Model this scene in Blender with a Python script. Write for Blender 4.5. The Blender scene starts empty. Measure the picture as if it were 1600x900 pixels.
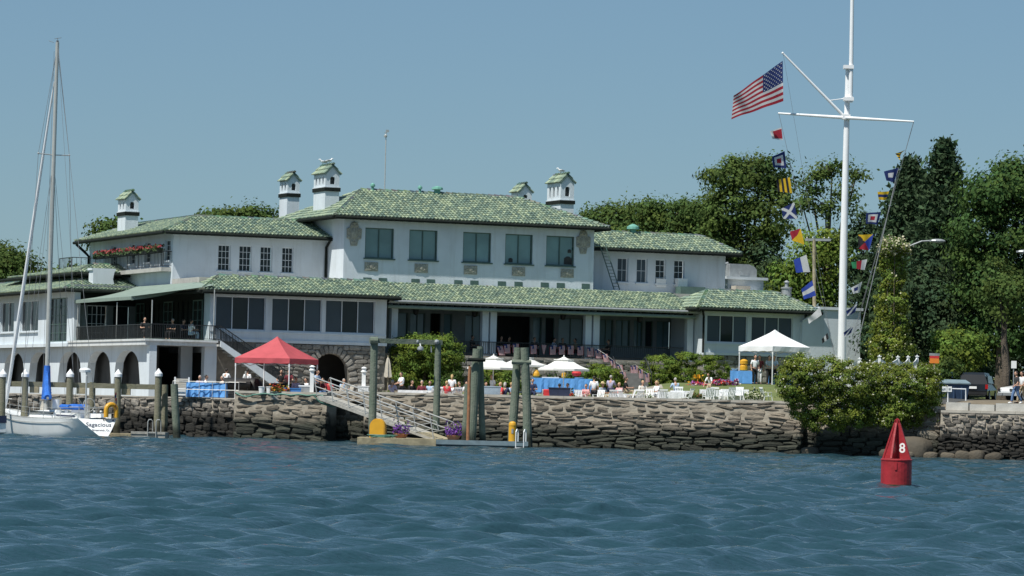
import bpy, math, random
import numpy as np
from mathutils import Vector, Matrix

SC = bpy.context.scene
COL = SC.collection
R = math.radians
random.seed(7)
rng = np.random.default_rng(7)

# ---------------------------------------------------------------- camera
F, HC = 5500.0, 2.2                      # focal length in photo pixels, eye height above the water
CM = Matrix.Rotation(R(90) + math.atan(185 / F), 3, 'X') @ Matrix.Rotation(R(1.35), 3, 'Z')
CP = Vector((0, 0, HC))
cam = bpy.data.cameras.new('camera')
cam.sensor_width = 36
cam.lens = 36 * F / 1600
cam.clip_start = 1
cam.clip_end = 6000
camo = bpy.data.objects.new('camera', cam)
camo.matrix_world = Matrix.Translation(CP) @ CM.to_4x4()
COL.objects.link(camo)
SC.camera = camo

# ---------------------------------------------------------------- light, sky, exposure
LIGHT = Vector((1.45, 1.50, -3.55)).normalized()          # direction the sunlight travels
W = bpy.data.worlds.new('World')
SC.world = W
W.use_nodes = True
nt = W.node_tree
bg = nt.nodes['Background']
sky = nt.nodes.new('ShaderNodeTexSky')
sky.sky_type = 'NISHITA'
sky.sun_disc = False
sky.sun_elevation = math.asin(-LIGHT.z)
sky.sun_rotation = math.atan2(-LIGHT.x, -LIGHT.y)
sky.air_density = 1.0
sky.dust_density = 0.3
sky.ozone_density = 3.0
tint = nt.nodes.new('ShaderNodeMix')
tint.data_type = 'RGBA'
tint.blend_type = 'MULTIPLY'
tint.inputs[0].default_value = 1
tint.inputs[7].default_value = (0.70, 0.845, 0.96, 1)
nt.links.new(sky.outputs[0], tint.inputs[6])
hz = nt.nodes.new('ShaderNodeMix')                        # summer haze evens the sky out
hz.data_type = 'RGBA'
hz.inputs[0].default_value = 0.4
hz.inputs[7].default_value = (2.75, 4.55, 5.95, 1)
nt.links.new(tint.outputs[2], hz.inputs[6])
nt.links.new(hz.outputs[2], bg.inputs[0])
bg.inputs[1].default_value = 0.070
sun = bpy.data.lights.new('sun', 'SUN')
sun.energy = 4.9
sun.angle = R(0.53)
sun.color = (1, 0.965, 0.88)
suno = bpy.data.objects.new('sun', sun)
suno.rotation_euler = LIGHT.to_track_quat('-Z', 'Y').to_euler()
suno.location = (-60, 60, 120)
COL.objects.link(suno)
SC.view_settings.view_transform = 'Standard'
SC.view_settings.look = 'None'
SC.view_settings.gamma = 1
SC.view_settings.use_curve_mapping = False
SC.view_settings.exposure = 0.2

# ---------------------------------------------------------------- helpers: placing
def ray(px, py):
    d = CM @ Vector(((px - 800) / F, (450 - py) / F, -1))
    return d / d.y
def at(px, py, Y):
    return CP + ray(px, py) * Y
def atz(px, Y, z):
    a, b = ray(px, 300).z, ray(px, 700).z
    t = ((z - HC) / Y - a) / (b - a)
    return at(px, 300 + 400 * t, Y)
def ppm(Y): return F / Y                     # photo pixels per metre at distance Y

TH = R(23)
E = Vector((math.cos(TH), math.sin(TH), 0))
I = Vector((-math.sin(TH), math.cos(TH), 0))
B0 = atz(325, 211, 2.5)
B0.z = 0
def bl(px, py, v):                           # point of the plane "depth v" of the club house, in its own (u, z)
    d = ray(px, py)
    t = (v + (B0 - CP).dot(I)) / d.dot(I)
    p = CP + d * t
    return (p - B0).dot(E), p.z
def bs(px, py, u):                           # the same for a plane of constant u: (v, z)
    d = ray(px, py)
    t = (u + (B0 - CP).dot(E)) / d.dot(E)
    p = CP + d * t
    return (p - B0).dot(I), p.z
def bw(u, v, z): return B0 + E * u + I * v + Vector((0, 0, z))

# ---------------------------------------------------------------- helpers: things
def tag(o, label=None, cat=None, group=None, kind=None):
    if label: o['label'] = label
    if cat: o['category'] = cat
    if group: o['group'] = group
    if kind: o['kind'] = kind
    return o
def empty(name, loc, rz=0, label=None, cat=None, group=None):
    o = bpy.data.objects.new(name, None)
    o.empty_display_size = .2
    o.location = loc
    o.rotation_euler = (0, 0, rz)
    COL.objects.link(o)
    return tag(o, label, cat, group)
def dup(root, loc=None, rz=None, label=None, group=None, sc=None):
    c = root.copy(); COL.objects.link(c)
    if loc is not None: c.location = loc
    if rz is not None: c.rotation_euler = (0, 0, rz)
    if sc: c.scale = (sc, sc, sc)
    if label: c['label'] = label
    if group: c['group'] = group
    for ch in KIDS.get(root.name, []):
        k = ch.copy(); COL.objects.link(k); k.parent = c
        KIDS.setdefault(c.name, []).append(k)
        for g in KIDS.get(ch.name, []):
            q = g.copy(); COL.objects.link(q); q.parent = k
    return c
KIDS = {}
ORD = ['first','second','third','fourth','fifth','sixth','seventh','eighth','ninth','tenth','eleventh','twelfth']
def link_mesh(name, me, parent=None, mat=None, loc=None):
    o = bpy.data.objects.new(name, me)
    COL.objects.link(o)
    if parent is not None:
        o.parent = parent
        KIDS.setdefault(parent.name, []).append(o)
    if loc is not None: o.location = loc
    return o

class MB:
    """collects shapes; build() links them as one mesh object"""
    def __init__(s):
        s.v, s.f, s.m, s.c = [], [], [], []
        s.col = None
    def add(s, vs, fs, m=0):
        n = len(s.v)
        s.v += [tuple(p) for p in vs]
        s.f += [tuple(i + n for i in f) for f in fs]
        s.m += [m] * len(fs)
        if s.col is not None: s.c += [s.col] * len(vs)
        return s
    def box(s, x0, x1, y0, y1, z0, z1, m=0):
        return s.add([(x0,y0,z0),(x1,y0,z0),(x1,y1,z0),(x0,y1,z0),(x0,y0,z1),(x1,y0,z1),(x1,y1,z1),(x0,y1,z1)],
                     [(3,2,1,0),(4,5,6,7),(0,1,5,4),(1,2,6,5),(2,3,7,6),(3,0,4,7)], m)
    def cbox(s, c, d, m=0):
        return s.box(c[0]-d[0]/2, c[0]+d[0]/2, c[1]-d[1]/2, c[1]+d[1]/2, c[2]-d[2]/2, c[2]+d[2]/2, m)
    def hexa(s, a, b, m=0):                  # two quads of four points each
        return s.add(list(a) + list(b), [(3,2,1,0),(4,5,6,7),(0,1,5,4),(1,2,6,5),(2,3,7,6),(3,0,4,7)], m)
    def bar(s, a, b, w, h=None, m=0):        # rectangular bar between two points
        a, b = Vector(a), Vector(b); h = h or w
        d = (b - a).normalized()
        up = Vector((0,0,1)) if abs(d.z) < .95 else Vector((0,1,0))
        x = d.cross(up).normalized() * w / 2; y = x.cross(d).normalized() * h / 2
        return s.hexa([a-x-y, a+x-y, a+x+y, a-x+y], [b-x-y, b+x-y, b+x+y, b-x+y], m)
    def tube(s, pts, r, n=8, m=0, cap=True):
        pts = [Vector(p) for p in pts]
        rs = r if isinstance(r, (list, tuple)) else [r] * len(pts)
        vs, fs = [], []
        px = None
        for i, p in enumerate(pts):
            d = (pts[min(i+1, len(pts)-1)] - pts[max(i-1, 0)]).normalized()
            if px is None:
                px = d.cross(Vector((0,0,1)) if abs(d.z) < .9 else Vector((0,1,0))).normalized()
            else:
                px = (px - d * px.dot(d)).normalized()
            py = d.cross(px)
            for k in range(n):
                a = 2 * math.pi * k / n
                vs.append(p + (px * math.cos(a) + py * math.sin(a)) * rs[i])
        for i in range(len(pts) - 1):
            for k in range(n):
                k2 = (k + 1) % n
                fs.append((i*n+k, i*n+k2, (i+1)*n+k2, (i+1)*n+k))
        if cap:
            fs.append(tuple(range(n-1, -1, -1)))
            fs.append(tuple((len(pts)-1)*n + k for k in range(n)))
        return s.add(vs, fs, m)
    def lathe(s, prof, n=16, c=(0,0,0), m=0, sx=1, sy=1):
        vs, fs = [], []
        for r, z in prof:
            for k in range(n):
                a = 2 * math.pi * k / n
                vs.append((c[0] + r*math.cos(a)*sx, c[1] + r*math.sin(a)*sy, c[2] + z))
        for i in range(len(prof) - 1):
            for k in range(n):
                k2 = (k + 1) % n
                fs.append((i*n+k, i*n+k2, (i+1)*n+k2, (i+1)*n+k))
        fs.append(tuple(range(n-1, -1, -1)))
        fs.append(tuple((len(prof)-1)*n + k for k in range(n)))
        return s.add(vs, fs, m)
    def ball(s, c, r, n=10, m=0):
        rx, ry, rz = r if isinstance(r, (tuple, list)) else (r, r, r)
        prof = [(math.sin(math.pi*i/6)+1e-4, -math.cos(math.pi*i/6)) for i in range(7)]
        vs, fs = [], []
        for q, z in prof:
            for k in range(n):
                a = 2*math.pi*k/n
                vs.append((c[0]+q*math.cos(a)*rx, c[1]+q*math.sin(a)*ry, c[2]+z*rz))
        for i in range(6):
            for k in range(n):
                k2 = (k+1) % n
                fs.append((i*n+k, i*n+k2, (i+1)*n+k2, (i+1)*n+k))
        return s.add(vs, fs, m)
    def prism(s, poly, ax, t0, t1, m=0):     # polygon in 2D extruded along axis ax ('x','y','z')
        def P(a, b, t): return (t,a,b) if ax == 'x' else (a,t,b) if ax == 'y' else (a,b,t)
        n = len(poly)
        vs = [P(a,b,t0) for a,b in poly] + [P(a,b,t1) for a,b in poly]
        fs = [tuple(range(n-1,-1,-1)), tuple(range(n,2*n))] + [(i,(i+1)%n,n+(i+1)%n,n+i) for i in range(n)]
        return s.add(vs, fs, m)
    def wall(s, p0, p1, z0, z1, holes=(), t=.25, m=0, back=True):
        """wall sheet from p0 to p1 (plan points) with openings (a, b, zb, zt, rise); reveals go t inwards"""
        p0, p1 = Vector(p0), Vector(p1)
        d = (p1 - p0); L = d.length; d /= L
        n = Vector((d.y, -d.x))
        def P(a, z, k=0): q = p0 + d*a - n*k; return (q.x, q.y, z)
        def Q(a, b, c, e): s.add([a, b, c, e], [(0,1,2,3)], m)
        x = 0
        for (a, b, zb, zt, rise) in sorted(holes):
            if a > x + 1e-4: Q(P(x,z0), P(a,z0), P(a,z1), P(x,z1))
            if zb > z0 + 1e-4:
                Q(P(a,z0), P(b,z0), P(b,zb), P(a,zb))
                Q(P(a,zb), P(b,zb), P(b,zb,t), P(a,zb,t))
            k = 1 if not rise else 14
            pts = []
            for i in range(k + 1):
                w = i / k
                pts.append((a + (b-a)*w, zt if not rise else zt - rise + rise*max(0, 1-abs(2*w-1)**2.5)**.4))
            for i in range(k):
                (a0, y0), (a1, y1) = pts[i], pts[i+1]
                Q(P(a0,y0), P(a1,y1), P(a1,z1), P(a0,z1))
                Q(P(a1,y1), P(a0,y0), P(a0,y0,t), P(a1,y1,t))
            zs = zt - rise if rise else zt
            Q(P(a,zs), P(a,zb), P(a,zb,t), P(a,zs,t))
            Q(P(b,zb), P(b,zs), P(b,zs,t), P(b,zb,t))
            x = b
        if x < L - 1e-4: Q(P(x,z0), P(L,z0), P(L,z1), P(x,z1))
        return s
    def mesh(s, name, mat=None, smooth=False):
        me = bpy.data.meshes.new(name)
        me.from_pydata(s.v, [], s.f)
        mats = mat if isinstance(mat, (list, tuple)) else [mat]
        for q in mats:
            if q: me.materials.append(q)
        if len(mats) > 1: me.polygons.foreach_set('material_index', s.m)
        if s.c:
            ca = me.color_attributes.new('tint', 'FLOAT_COLOR', 'POINT')
            ca.data.foreach_set('color', np.array([(a,b,c,1) for a,b,c in s.c], dtype=np.float32).ravel())
        if smooth: me.polygons.foreach_set('use_smooth', [True]*len(me.polygons))
        me.update()
        return me
    def build(s, name, mat, parent=None, loc=None, smooth=False):
        return link_mesh(name, s.mesh(name, mat, smooth), parent, loc=loc)

# ---------------------------------------------------------------- helpers: materials
MAT = {}
def M(name, col, rough=.7, var=.12, scale=4., bump=0., metal=0., col2=None, scale2=None, rnd=0., attr=False, trans=0., spec=.5, detail=4):
    m = bpy.data.materials.new(name); MAT[name] = m
    m.use_nodes = True
    t = m.node_tree; N = t.nodes; Lk = t.links
    b = N['Principled BSDF']
    b.inputs['Roughness'].default_value = rough
    b.inputs['Metallic'].default_value = metal
    b.inputs['Specular IOR Level'].default_value = spec
    tc = N.new('ShaderNodeTexCoord')
    nz = N.new('ShaderNodeTexNoise'); nz.inputs['Scale'].default_value = scale; nz.inputs['Detail'].default_value = detail
    Lk.new(tc.outputs['Object'], nz.inputs['Vector'])
    ramp = N.new('ShaderNodeMapRange'); ramp.inputs[1].default_value = .3; ramp.inputs[2].default_value = .7
    Lk.new(nz.outputs[0], ramp.inputs[0])
    mix = N.new('ShaderNodeMix'); mix.data_type = 'RGBA'
    c2 = col2 or tuple(min(1, c*(1+var)) for c in col)
    c1 = col if col2 else tuple(c*(1-var) for c in col)
    mix.inputs[6].default_value = (*c1, 1); mix.inputs[7].default_value = (*c2, 1)
    Lk.new(ramp.outputs[0], mix.inputs[0])
    out = mix.outputs[2]
    if rnd:
        oi = N.new('ShaderNodeObjectInfo')
        mr = N.new('ShaderNodeMapRange'); mr.inputs[3].default_value = 1 - rnd; mr.inputs[4].default_value = 1 + rnd
        Lk.new(oi.outputs['Random'], mr.inputs[0])
        hs = N.new('ShaderNodeHueSaturation')
        Lk.new(mr.outputs[0], hs.inputs['Value']); Lk.new(out, hs.inputs['Color'])
        out = hs.outputs[0]
    if attr:
        at_ = N.new('ShaderNodeAttribute'); at_.attribute_name = 'tint'
        mu = N.new('ShaderNodeMix'); mu.data_type = 'RGBA'; mu.blend_type = 'MULTIPLY'; mu.inputs[0].default_value = 1
        Lk.new(out, mu.inputs[6]); Lk.new(at_.outputs['Color'], mu.inputs[7])
        out = mu.outputs[2]
    Lk.new(out, b.inputs['Base Color'])
    if bump:
        nb = N.new('ShaderNodeTexNoise'); nb.inputs['Scale'].default_value = scale2 or scale*4; nb.inputs['Detail'].default_value = 5
        Lk.new(tc.outputs['Object'], nb.inputs['Vector'])
        bp = N.new('ShaderNodeBump'); bp.inputs['Strength'].default_value = bump; bp.inputs['Distance'].default_value = .05
        Lk.new(nb.outputs[0], bp.inputs['Height']); Lk.new(bp.outputs[0], b.inputs['Normal'])
    if trans:
        tr = N.new('ShaderNodeBsdfTranslucent'); Lk.new(out, tr.inputs[0])
        ms = N.new('ShaderNodeMixShader'); ms.inputs[0].default_value = trans
        Lk.new(b.outputs[0], ms.inputs[1]); Lk.new(tr.outputs[0], ms.inputs[2])
        Lk.new(ms.outputs[0], N['Material Output'].inputs[0])
    return m
def tide(m, dark, z0, z1):
    """wet algae band: below the tide line the stone itself is darker"""
    t = m.node_tree; N = t.nodes; Lk = t.links
    b = N['Principled BSDF']
    src = b.inputs['Base Color'].links[0].from_socket
    g = N.new('ShaderNodeNewGeometry'); sx = N.new('ShaderNodeSeparateXYZ'); Lk.new(g.outputs['Position'], sx.inputs[0])
    nz = N.new('ShaderNodeTexNoise'); nz.inputs['Scale'].default_value = .8; nz.inputs['Detail'].default_value = 4
    Lk.new(g.outputs['Position'], nz.inputs['Vector'])
    ma = N.new('ShaderNodeMath'); ma.operation = 'MULTIPLY_ADD'; ma.inputs[1].default_value = 1.3
    Lk.new(nz.outputs[0], ma.inputs[0]); Lk.new(sx.outputs[2], ma.inputs[2])
    mr = N.new('ShaderNodeMapRange'); mr.inputs[1].default_value = z0 + .65; mr.inputs[2].default_value = z1 + .65
    mr.inputs[3].default_value = 1; mr.inputs[4].default_value = 0
    Lk.new(ma.outputs[0], mr.inputs[0])
    mu = N.new('ShaderNodeMix'); mu.data_type = 'RGBA'; mu.blend_type = 'MULTIPLY'
    mu.inputs[7].default_value = (*dark, 1)
    Lk.new(mr.outputs[0], mu.inputs[0]); Lk.new(src, mu.inputs[6]); Lk.new(mu.outputs[2], b.inputs['Base Color'])
    return m

M('stucco', (.605,.665,.715), .9, .075, .6, bump=.15, scale2=9, detail=8)
M('trim', (.63,.68,.72), .6, .03, 3)
M('band', (.62,.64,.64), .7, .05, 2)
M('green_trim', (.075,.13,.115), .5, .15, 3)
M('dark_wood', (.014,.018,.016), .85, .2, 3, spec=.15)
M('dark_iron', (.018,.02,.022), .5, .2, 3)
M('tile', (.268,.318,.27), .32, .12, 3, attr=True)
M('roof_under', (.10,.15,.10), .8, .2, 3)
M('glass', (.018,.026,.03), .06, .1, 1, spec=.3)
M('screen', (.042,.062,.078), .35, .15, .6, rnd=.2)
M('green_glass', (.165,.275,.285), .12, .2, .5, rnd=.14)
M('porch_glass', (.12,.20,.235), .15, .15, .6)  # lighter base colour stands in for blue-teal reflections on the panes
M('relief', (.36,.35,.30), .9, .3, 12, bump=.6)
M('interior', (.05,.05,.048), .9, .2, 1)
M('interior_light', (.24,.25,.24), .9, .1, 1)
M('awning', (.20,.26,.225), .85, .08, 2)
M('concrete', (.42,.41,.38), .9, .15, 2, bump=.2)
M('curb', (.40,.37,.32), .9, .2, 1.2, bump=.2)
tide(M('stone', (.135,.118,.095), .85, .3, 3, bump=1., scale2=9, rnd=.45, col2=(.235,.20,.155)), (.2,.25,.23), .85, 1.55)
tide(M('mortar', (.31,.275,.222), .95, .2, 2.5, bump=.6, scale2=8), (.08,.085,.08), 1.0, 1.5)
tide(M('rubble', (.27,.24,.20), .9, .4, 3, bump=1., scale2=9, rnd=.5, col2=(.13,.12,.11)), (.11,.112,.105), 1.15, 1.8)
M('boulder', (.095,.078,.055), .9, .35, 2.5, bump=1., scale2=7, rnd=.3, col2=(.075,.065,.05))
M('fieldstone', (.25,.235,.21), .9, .3, 5, bump=.6, rnd=.35)
M('fieldmortar', (.24,.225,.20), .95, .2, 4)
tide(M('pile', (.155,.155,.10), .9, .3, 2.5, bump=.6, scale2=12, col2=(.20,.19,.14)), (.20,.20,.19), .5, .95)
tide(M('green_pile', (.105,.14,.105), .9, .3, 2.5, bump=.6, scale2=12, col2=(.17,.19,.15)), (.20,.20,.19), .5, .95)
M('timber', (.30,.26,.17), .9, .25, 3, bump=.4)
M('grey_deck', (.34,.33,.30), .9, .2, 4, bump=.3)
M('blue_deck', (.16,.22,.25), .8, .2, 3)
M('white_paint', (.82,.83,.84), .4, .03, 3)
M('gelcoat', (.86,.87,.86), .22, .03, 1.2)
M('mast_alu', (.50,.50,.47), .4, .06, 3, metal=.3)
M('steel', (.52,.52,.50), .4, .1, 5, metal=.4)
M('wire', (.18,.19,.20), .5, .05, 3)
M('blue_canvas', (.02,.13,.50), .8, .15, 5)
M('blue_cloth', (.10,.30,.66), .85, .1, 4)
M('blue_tarp', (.14,.38,.78), .6, .12, 3, bump=.3, scale2=5)
M('white_cloth', (.82,.83,.85), .9, .04, 3, trans=.1)
M('tent_white', (.85,.86,.88), .8, .03, 2, trans=.15)
M('tent_red', (.50,.085,.10), .75, .08, 2, trans=.12)
M('umbrella_cloth', (.83,.83,.80), .85, .03, 2, trans=.15)
M('taupe_cloth', (.50,.46,.38), .9, .12, 5)
M('buoy_red', (.40,.022,.032), .5, .15, 2.5, bump=.2, col2=(.27,.016,.02))
M('rust', (.30,.14,.07), .9, .3, 6)
M('yellow', (.66,.34,.02), .5, .08, 3)
M('lettering', (.84,.84,.82), .5, .02, 3)
M('navy_letter', (.02,.03,.08), .5, .05, 3)
M('black', (.012,.012,.013), .55, .2, 4)
M('navy', (.02,.03,.07), .6, .2, 4)
M('red', (.55,.03,.035), .7, .1, 4)
M('flag_red', (.40,.02,.04), .8, .06, 4, trans=.2)
M('flag_white', (.66,.66,.66), .8, .04, 4, trans=.2)
M('flag_blue', (.012,.028,.14), .8, .08, 4, trans=.12)
M('flag_yellow', (.80,.50,.02), .8, .05, 4, trans=.2)
M('flag_black', (.015,.015,.018), .8, .1, 4)
M('flag_green', (.03,.24,.10), .8, .06, 4, trans=.2)
M('flag_royal', (.03,.07,.40), .8, .06, 4, trans=.15)
M('skin', (.50,.29,.20), .6, .08, 8)
M('skin_dark', (.16,.085,.055), .6, .08, 8)
M('hair_dark', (.018,.013,.010), .6, .2, 12)
M('hair_blond', (.42,.29,.13), .6, .2, 12)
M('hair_grey', (.36,.34,.32), .6, .2, 12)
M('straw', (.62,.50,.28), .9, .2, 14)
for nm, c in dict(white=(.80,.81,.83), black=(.014,.014,.016), lightblue=(.40,.52,.68), lavender=(.40,.38,.52), red=(.60,.05,.06),
                  pink=(.70,.35,.36), navy=(.02,.03,.08), maroon=(.14,.02,.03), greyblue=(.34,.42,.50), khaki=(.40,.33,.22),
                  jeans=(.10,.18,.34), charcoal=(.03,.032,.035), offwhite=(.70,.66,.60)).items():
    M('cloth_'+nm, c, .9, .1, 9)
M('bark', (.10,.08,.06), .95, .3, 3, bump=.8)
M('leaf', (.080,.128,.036), .85, .25, .5, attr=True, trans=.34, spec=.12)
M('leaf_dark', (.05,.085,.042), .85, .25, .5, attr=True, trans=.26, spec=.12)
M('leaf_lime', (.145,.215,.042), .85, .2, .6, attr=True, trans=.36, spec=.12)
M('leaf_vine', (.165,.22,.042), .85, .2, .6, attr=True, trans=.36, spec=.12)
M('leaf_maple', (.066,.122,.036), .85, .25, .5, attr=True, trans=.34, spec=.12)
M('petal', (1,1,1), .8, .05, 8, attr=True, trans=.25)
M('grass', (.085,.125,.035), .95, .35, .8, bump=.5, scale2=12, col2=(.14,.155,.05))
M('asphalt', (.06,.06,.058), .95, .2, 3, bump=.3)
M('paving', (.30,.27,.23), .95, .2, 1.5, bump=.2)
M('dirt', (.16,.13,.09), .95, .25, 1, bump=.3)
M('terracotta', (.36,.15,.08), .9, .15, 5)
M('step_stone', (.17,.17,.165), .9, .2, 3)
M('weed', (.03,.035,.02), .9, .3, 8)
M('planter', (.36,.35,.32), .9, .15, 5)
M('car_black', (.012,.013,.015), .15, .1, 2)
M('car_blue', (.03,.07,.14), .2, .1, 2)
M('car_white', (.72,.73,.74), .2, .03, 2)
M('tyre', (.015,.015,.015), .9, .1, 5)
M('chrome', (.55,.55,.55), .2, .05, 4, metal=1)
M('tail_red', (.35,.01,.01), .25, .1, 4)
M('dumpster', (.03,.06,.12), .6, .15, 3)
M('sign_orange', (.75,.22,.03), .6, .05, 4)
M('hose', (.07,.2,.15), .6, .15, 6)
M('copper', (.13,.33,.27), .7, .2, 5)
M('galv', (.34,.36,.37), .45, .12, 4, metal=.3)
M('plastic_white', (.80,.81,.81), .45, .03, 4)
M('plastic_beige', (.58,.54,.47), .5, .06, 4)
M('cooler', (.04,.16,.42), .45, .06, 4)
M('brick_red', (.28,.10,.07), .9, .2, 5)

M('shaded_plaster', (.20,.23,.245), .9, .1, 2)  # wall colour darkened to stand for the shade under porch and awning
def streaks(m, amt):
    """rain stains running down a wall"""
    t = m.node_tree; N = t.nodes; Lk = t.links; b = N['Principled BSDF']
    src = b.inputs['Base Color'].links[0].from_socket
    tc = N.new('ShaderNodeTexCoord'); mp = N.new('ShaderNodeMapping'); mp.inputs['Scale'].default_value = (2.2,2.2,.22)
    nz = N.new('ShaderNodeTexNoise'); nz.inputs['Scale'].default_value = 1; nz.inputs['Detail'].default_value = 6; nz.inputs['Roughness'].default_value = .65
    Lk.new(tc.outputs['Object'], mp.inputs[0]); Lk.new(mp.outputs[0], nz.inputs['Vector'])
    mr = N.new('ShaderNodeMapRange'); mr.inputs[1].default_value = .5; mr.inputs[2].default_value = .75; mr.inputs[4].default_value = amt
    Lk.new(nz.outputs[0], mr.inputs[0])
    mu = N.new('ShaderNodeMix'); mu.data_type = 'RGBA'; mu.blend_type = 'MULTIPLY'; mu.inputs[7].default_value = (.62,.60,.55,1)
    Lk.new(mr.outputs[0], mu.inputs[0]); Lk.new(src, mu.inputs[6]); Lk.new(mu.outputs[2], b.inputs['Base Color'])
streaks(MAT['stucco'], .38); streaks(MAT['band'], .8); streaks(MAT['tile'], .6); streaks(MAT['buoy_red'], .8); streaks(MAT['tent_red'], .3); streaks(MAT['gelcoat'], .3); streaks(MAT['awning'], .4)
# ================================================================ CLUB HOUSE
CH = empty('club_house', B0, TH, 'long white stucco waterfront club house with green barrel tile roofs and open porch', 'club house')
TILE = MAT['tile']
SHADES = [(.62,.72,.66), (.74,.83,.74), (.96,1.0,.84), (1.28,1.27,1.0), (.50,.60,.58), (.84,.92,.80)]

def roof_slope(tiles, base, poly, cw=.25, rh=.42):
    """poly: first edge is the eave (left to right seen from outside). fills it with overlapping barrel tiles"""
    P = [Vector(p) for p in poly]
    x = (P[1] - P[0]).normalized()
    n = None
    for q in P[2:]:
        n = x.cross(q - P[0])
        if n.length > 1e-3: n.normalize(); break
    if n.z < 0: n = -n
    y = n.cross(x)
    base.add([p - n*.02 for p in P], [tuple(range(len(P)))])
    Q = [((p-P[0]).dot(x), (p-P[0]).dot(y)) for p in P]
    ymax = max(b for a, b in Q)
    def span(yy):
        xs = []
        for i in range(len(Q)):
            (a0,b0),(a1,b1) = Q[i], Q[(i+1)%len(Q)]
            if (b0-yy)*(b1-yy) <= 0 and abs(b0-b1) > 1e-6:
                xs.append(a0 + (a1-a0)*(yy-b0)/(b1-b0))
        return (min(xs), max(xs)) if len(xs) >= 2 else None
    rows = max(1, round(ymax / rh)); rh = ymax / rows
    ph = random.random()*6
    for r in range(rows):
        sp = span((r+.45)*rh)
        if not sp: continue
        c0, c1 = math.ceil((sp[0]-.02)/cw - .5), math.floor((sp[1]+.02)/cw - .5)
        for c in range(int(c0), int(c1)+1):
            xc = (c+.5)*cw
            dg = (c + r*2) % 7, (c - r*2) % 9
            k = random.random()
            if dg[0] == 0 or dg[1] == 0: sh = SHADES[3] if k < .55 else SHADES[2]
            else: sh = SHADES[int(k*6)]
            g = random.uniform(.86, 1.1)
            tiles.col = tuple(q*g for q in sh)
            y0, y1 = r*rh - .05, (r+1)*rh
            r0, r1 = cw*.50, cw*.42
            vs = []
            for yy, rr, lift in ((y0, r0, .05), (y1, r1, .0)):
                for j in range(5):
                    a = math.pi*j/4
                    vs.append(P[0] + x*(xc - math.cos(a)*rr) + y*yy + n*(math.sin(a)*rr*.8 + lift))
            tiles.add(vs, [(j, j+1, j+6, j+5) for j in range(4)] + [(4,3,2,1,0)])
    tiles.col = (1,1,1)
def ridge(tiles, a, b, r=.13):
    a, b = Vector(a), Vector(b); L = (b-a).length; n = max(1, round(L/.42)); d = (b-a)/n
    s = d.cross(Vector((0,0,1))).normalized(); up = s.cross(d).normalized()
    for i in range(n):
        tiles.col = tuple(q*random.uniform(.6,.95) for q in SHADES[random.choice((0,1,4,5))])
        vs = []
        for t, rr, l in ((-.06, r*1.12, .03), (1, r*.9, 0)):
            for j in range(5):
                q = math.pi*j/4
                vs.append(a + d*(i+t) + s*(math.cos(q)*rr) + up*(math.sin(q)*rr + l))
        tiles.add(vs, [(j+5, j+6, j+1, j) for j in range(4)] + [(0,1,2,3,4)])
    tiles.col = (1,1,1)
def hip_roof(u0, u1, v0, v1, ze, zr, ra, rb, vr=None, left=True, right=True, soffit=.35, backtop=True):
    """eave rectangle, ridge from u=ra to u=rb at v=vr"""
    tiles, base = MB(), MB(); tiles.col = (1,1,1)
    vr = vr if vr is not None else (v0+v1)/2
    A, B_, C_, D = (u0,v0,ze), (u1,v0,ze), (u1,v1,ze), (u0,v1,ze)
    Rl, Rr = (ra,vr,zr), (rb,vr,zr)
    roof_slope(tiles, base, [A, B_, Rr, Rl])
    if left: roof_slope(tiles, base, [D, A, Rl]); ridge(tiles, A, Rl)
    else: base.add([A, Rl, D], [(0,1,2)])
    if right: roof_slope(tiles, base, [B_, C_, Rr]); ridge(tiles, B_, Rr)
    base.add([C_, D, Rl, Rr], [(0,1,2,3)])
    ridge(tiles, Rl, Rr)
    base.add([A, B_, C_, D], [(3,2,1,0)])
    fas = MB()
    for p, q in ((A,B_),(B_,C_),(D,A)):               # dark eave boards
        z = ze - .10
        fas.bar((p[0],p[1],z), (q[0],q[1],z), .10, .20)
    o = base.build('roof', MAT['roof_under'], CH); fas.build('eave_board', MAT['dark_wood'], o)
    t = tiles.build('roof_tiles', TILE, o); tag(t, kind='stuff')
    g = MB()
    for p, q in ((A,B_),(D,A),(B_,C_)):
        if (p is D and not left) or (q is C_ and not right): continue
        d = (Vector(q)-Vector(p)).normalized(); nn = Vector((d.y,-d.x,0))*.09
        g.tube([Vector(p)+nn+Vector((0,0,-.10)), Vector(q)+nn+Vector((0,0,-.10))], .10, 8)
    g.build('gutter', MAT['dark_wood'], o)
    return o

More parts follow.
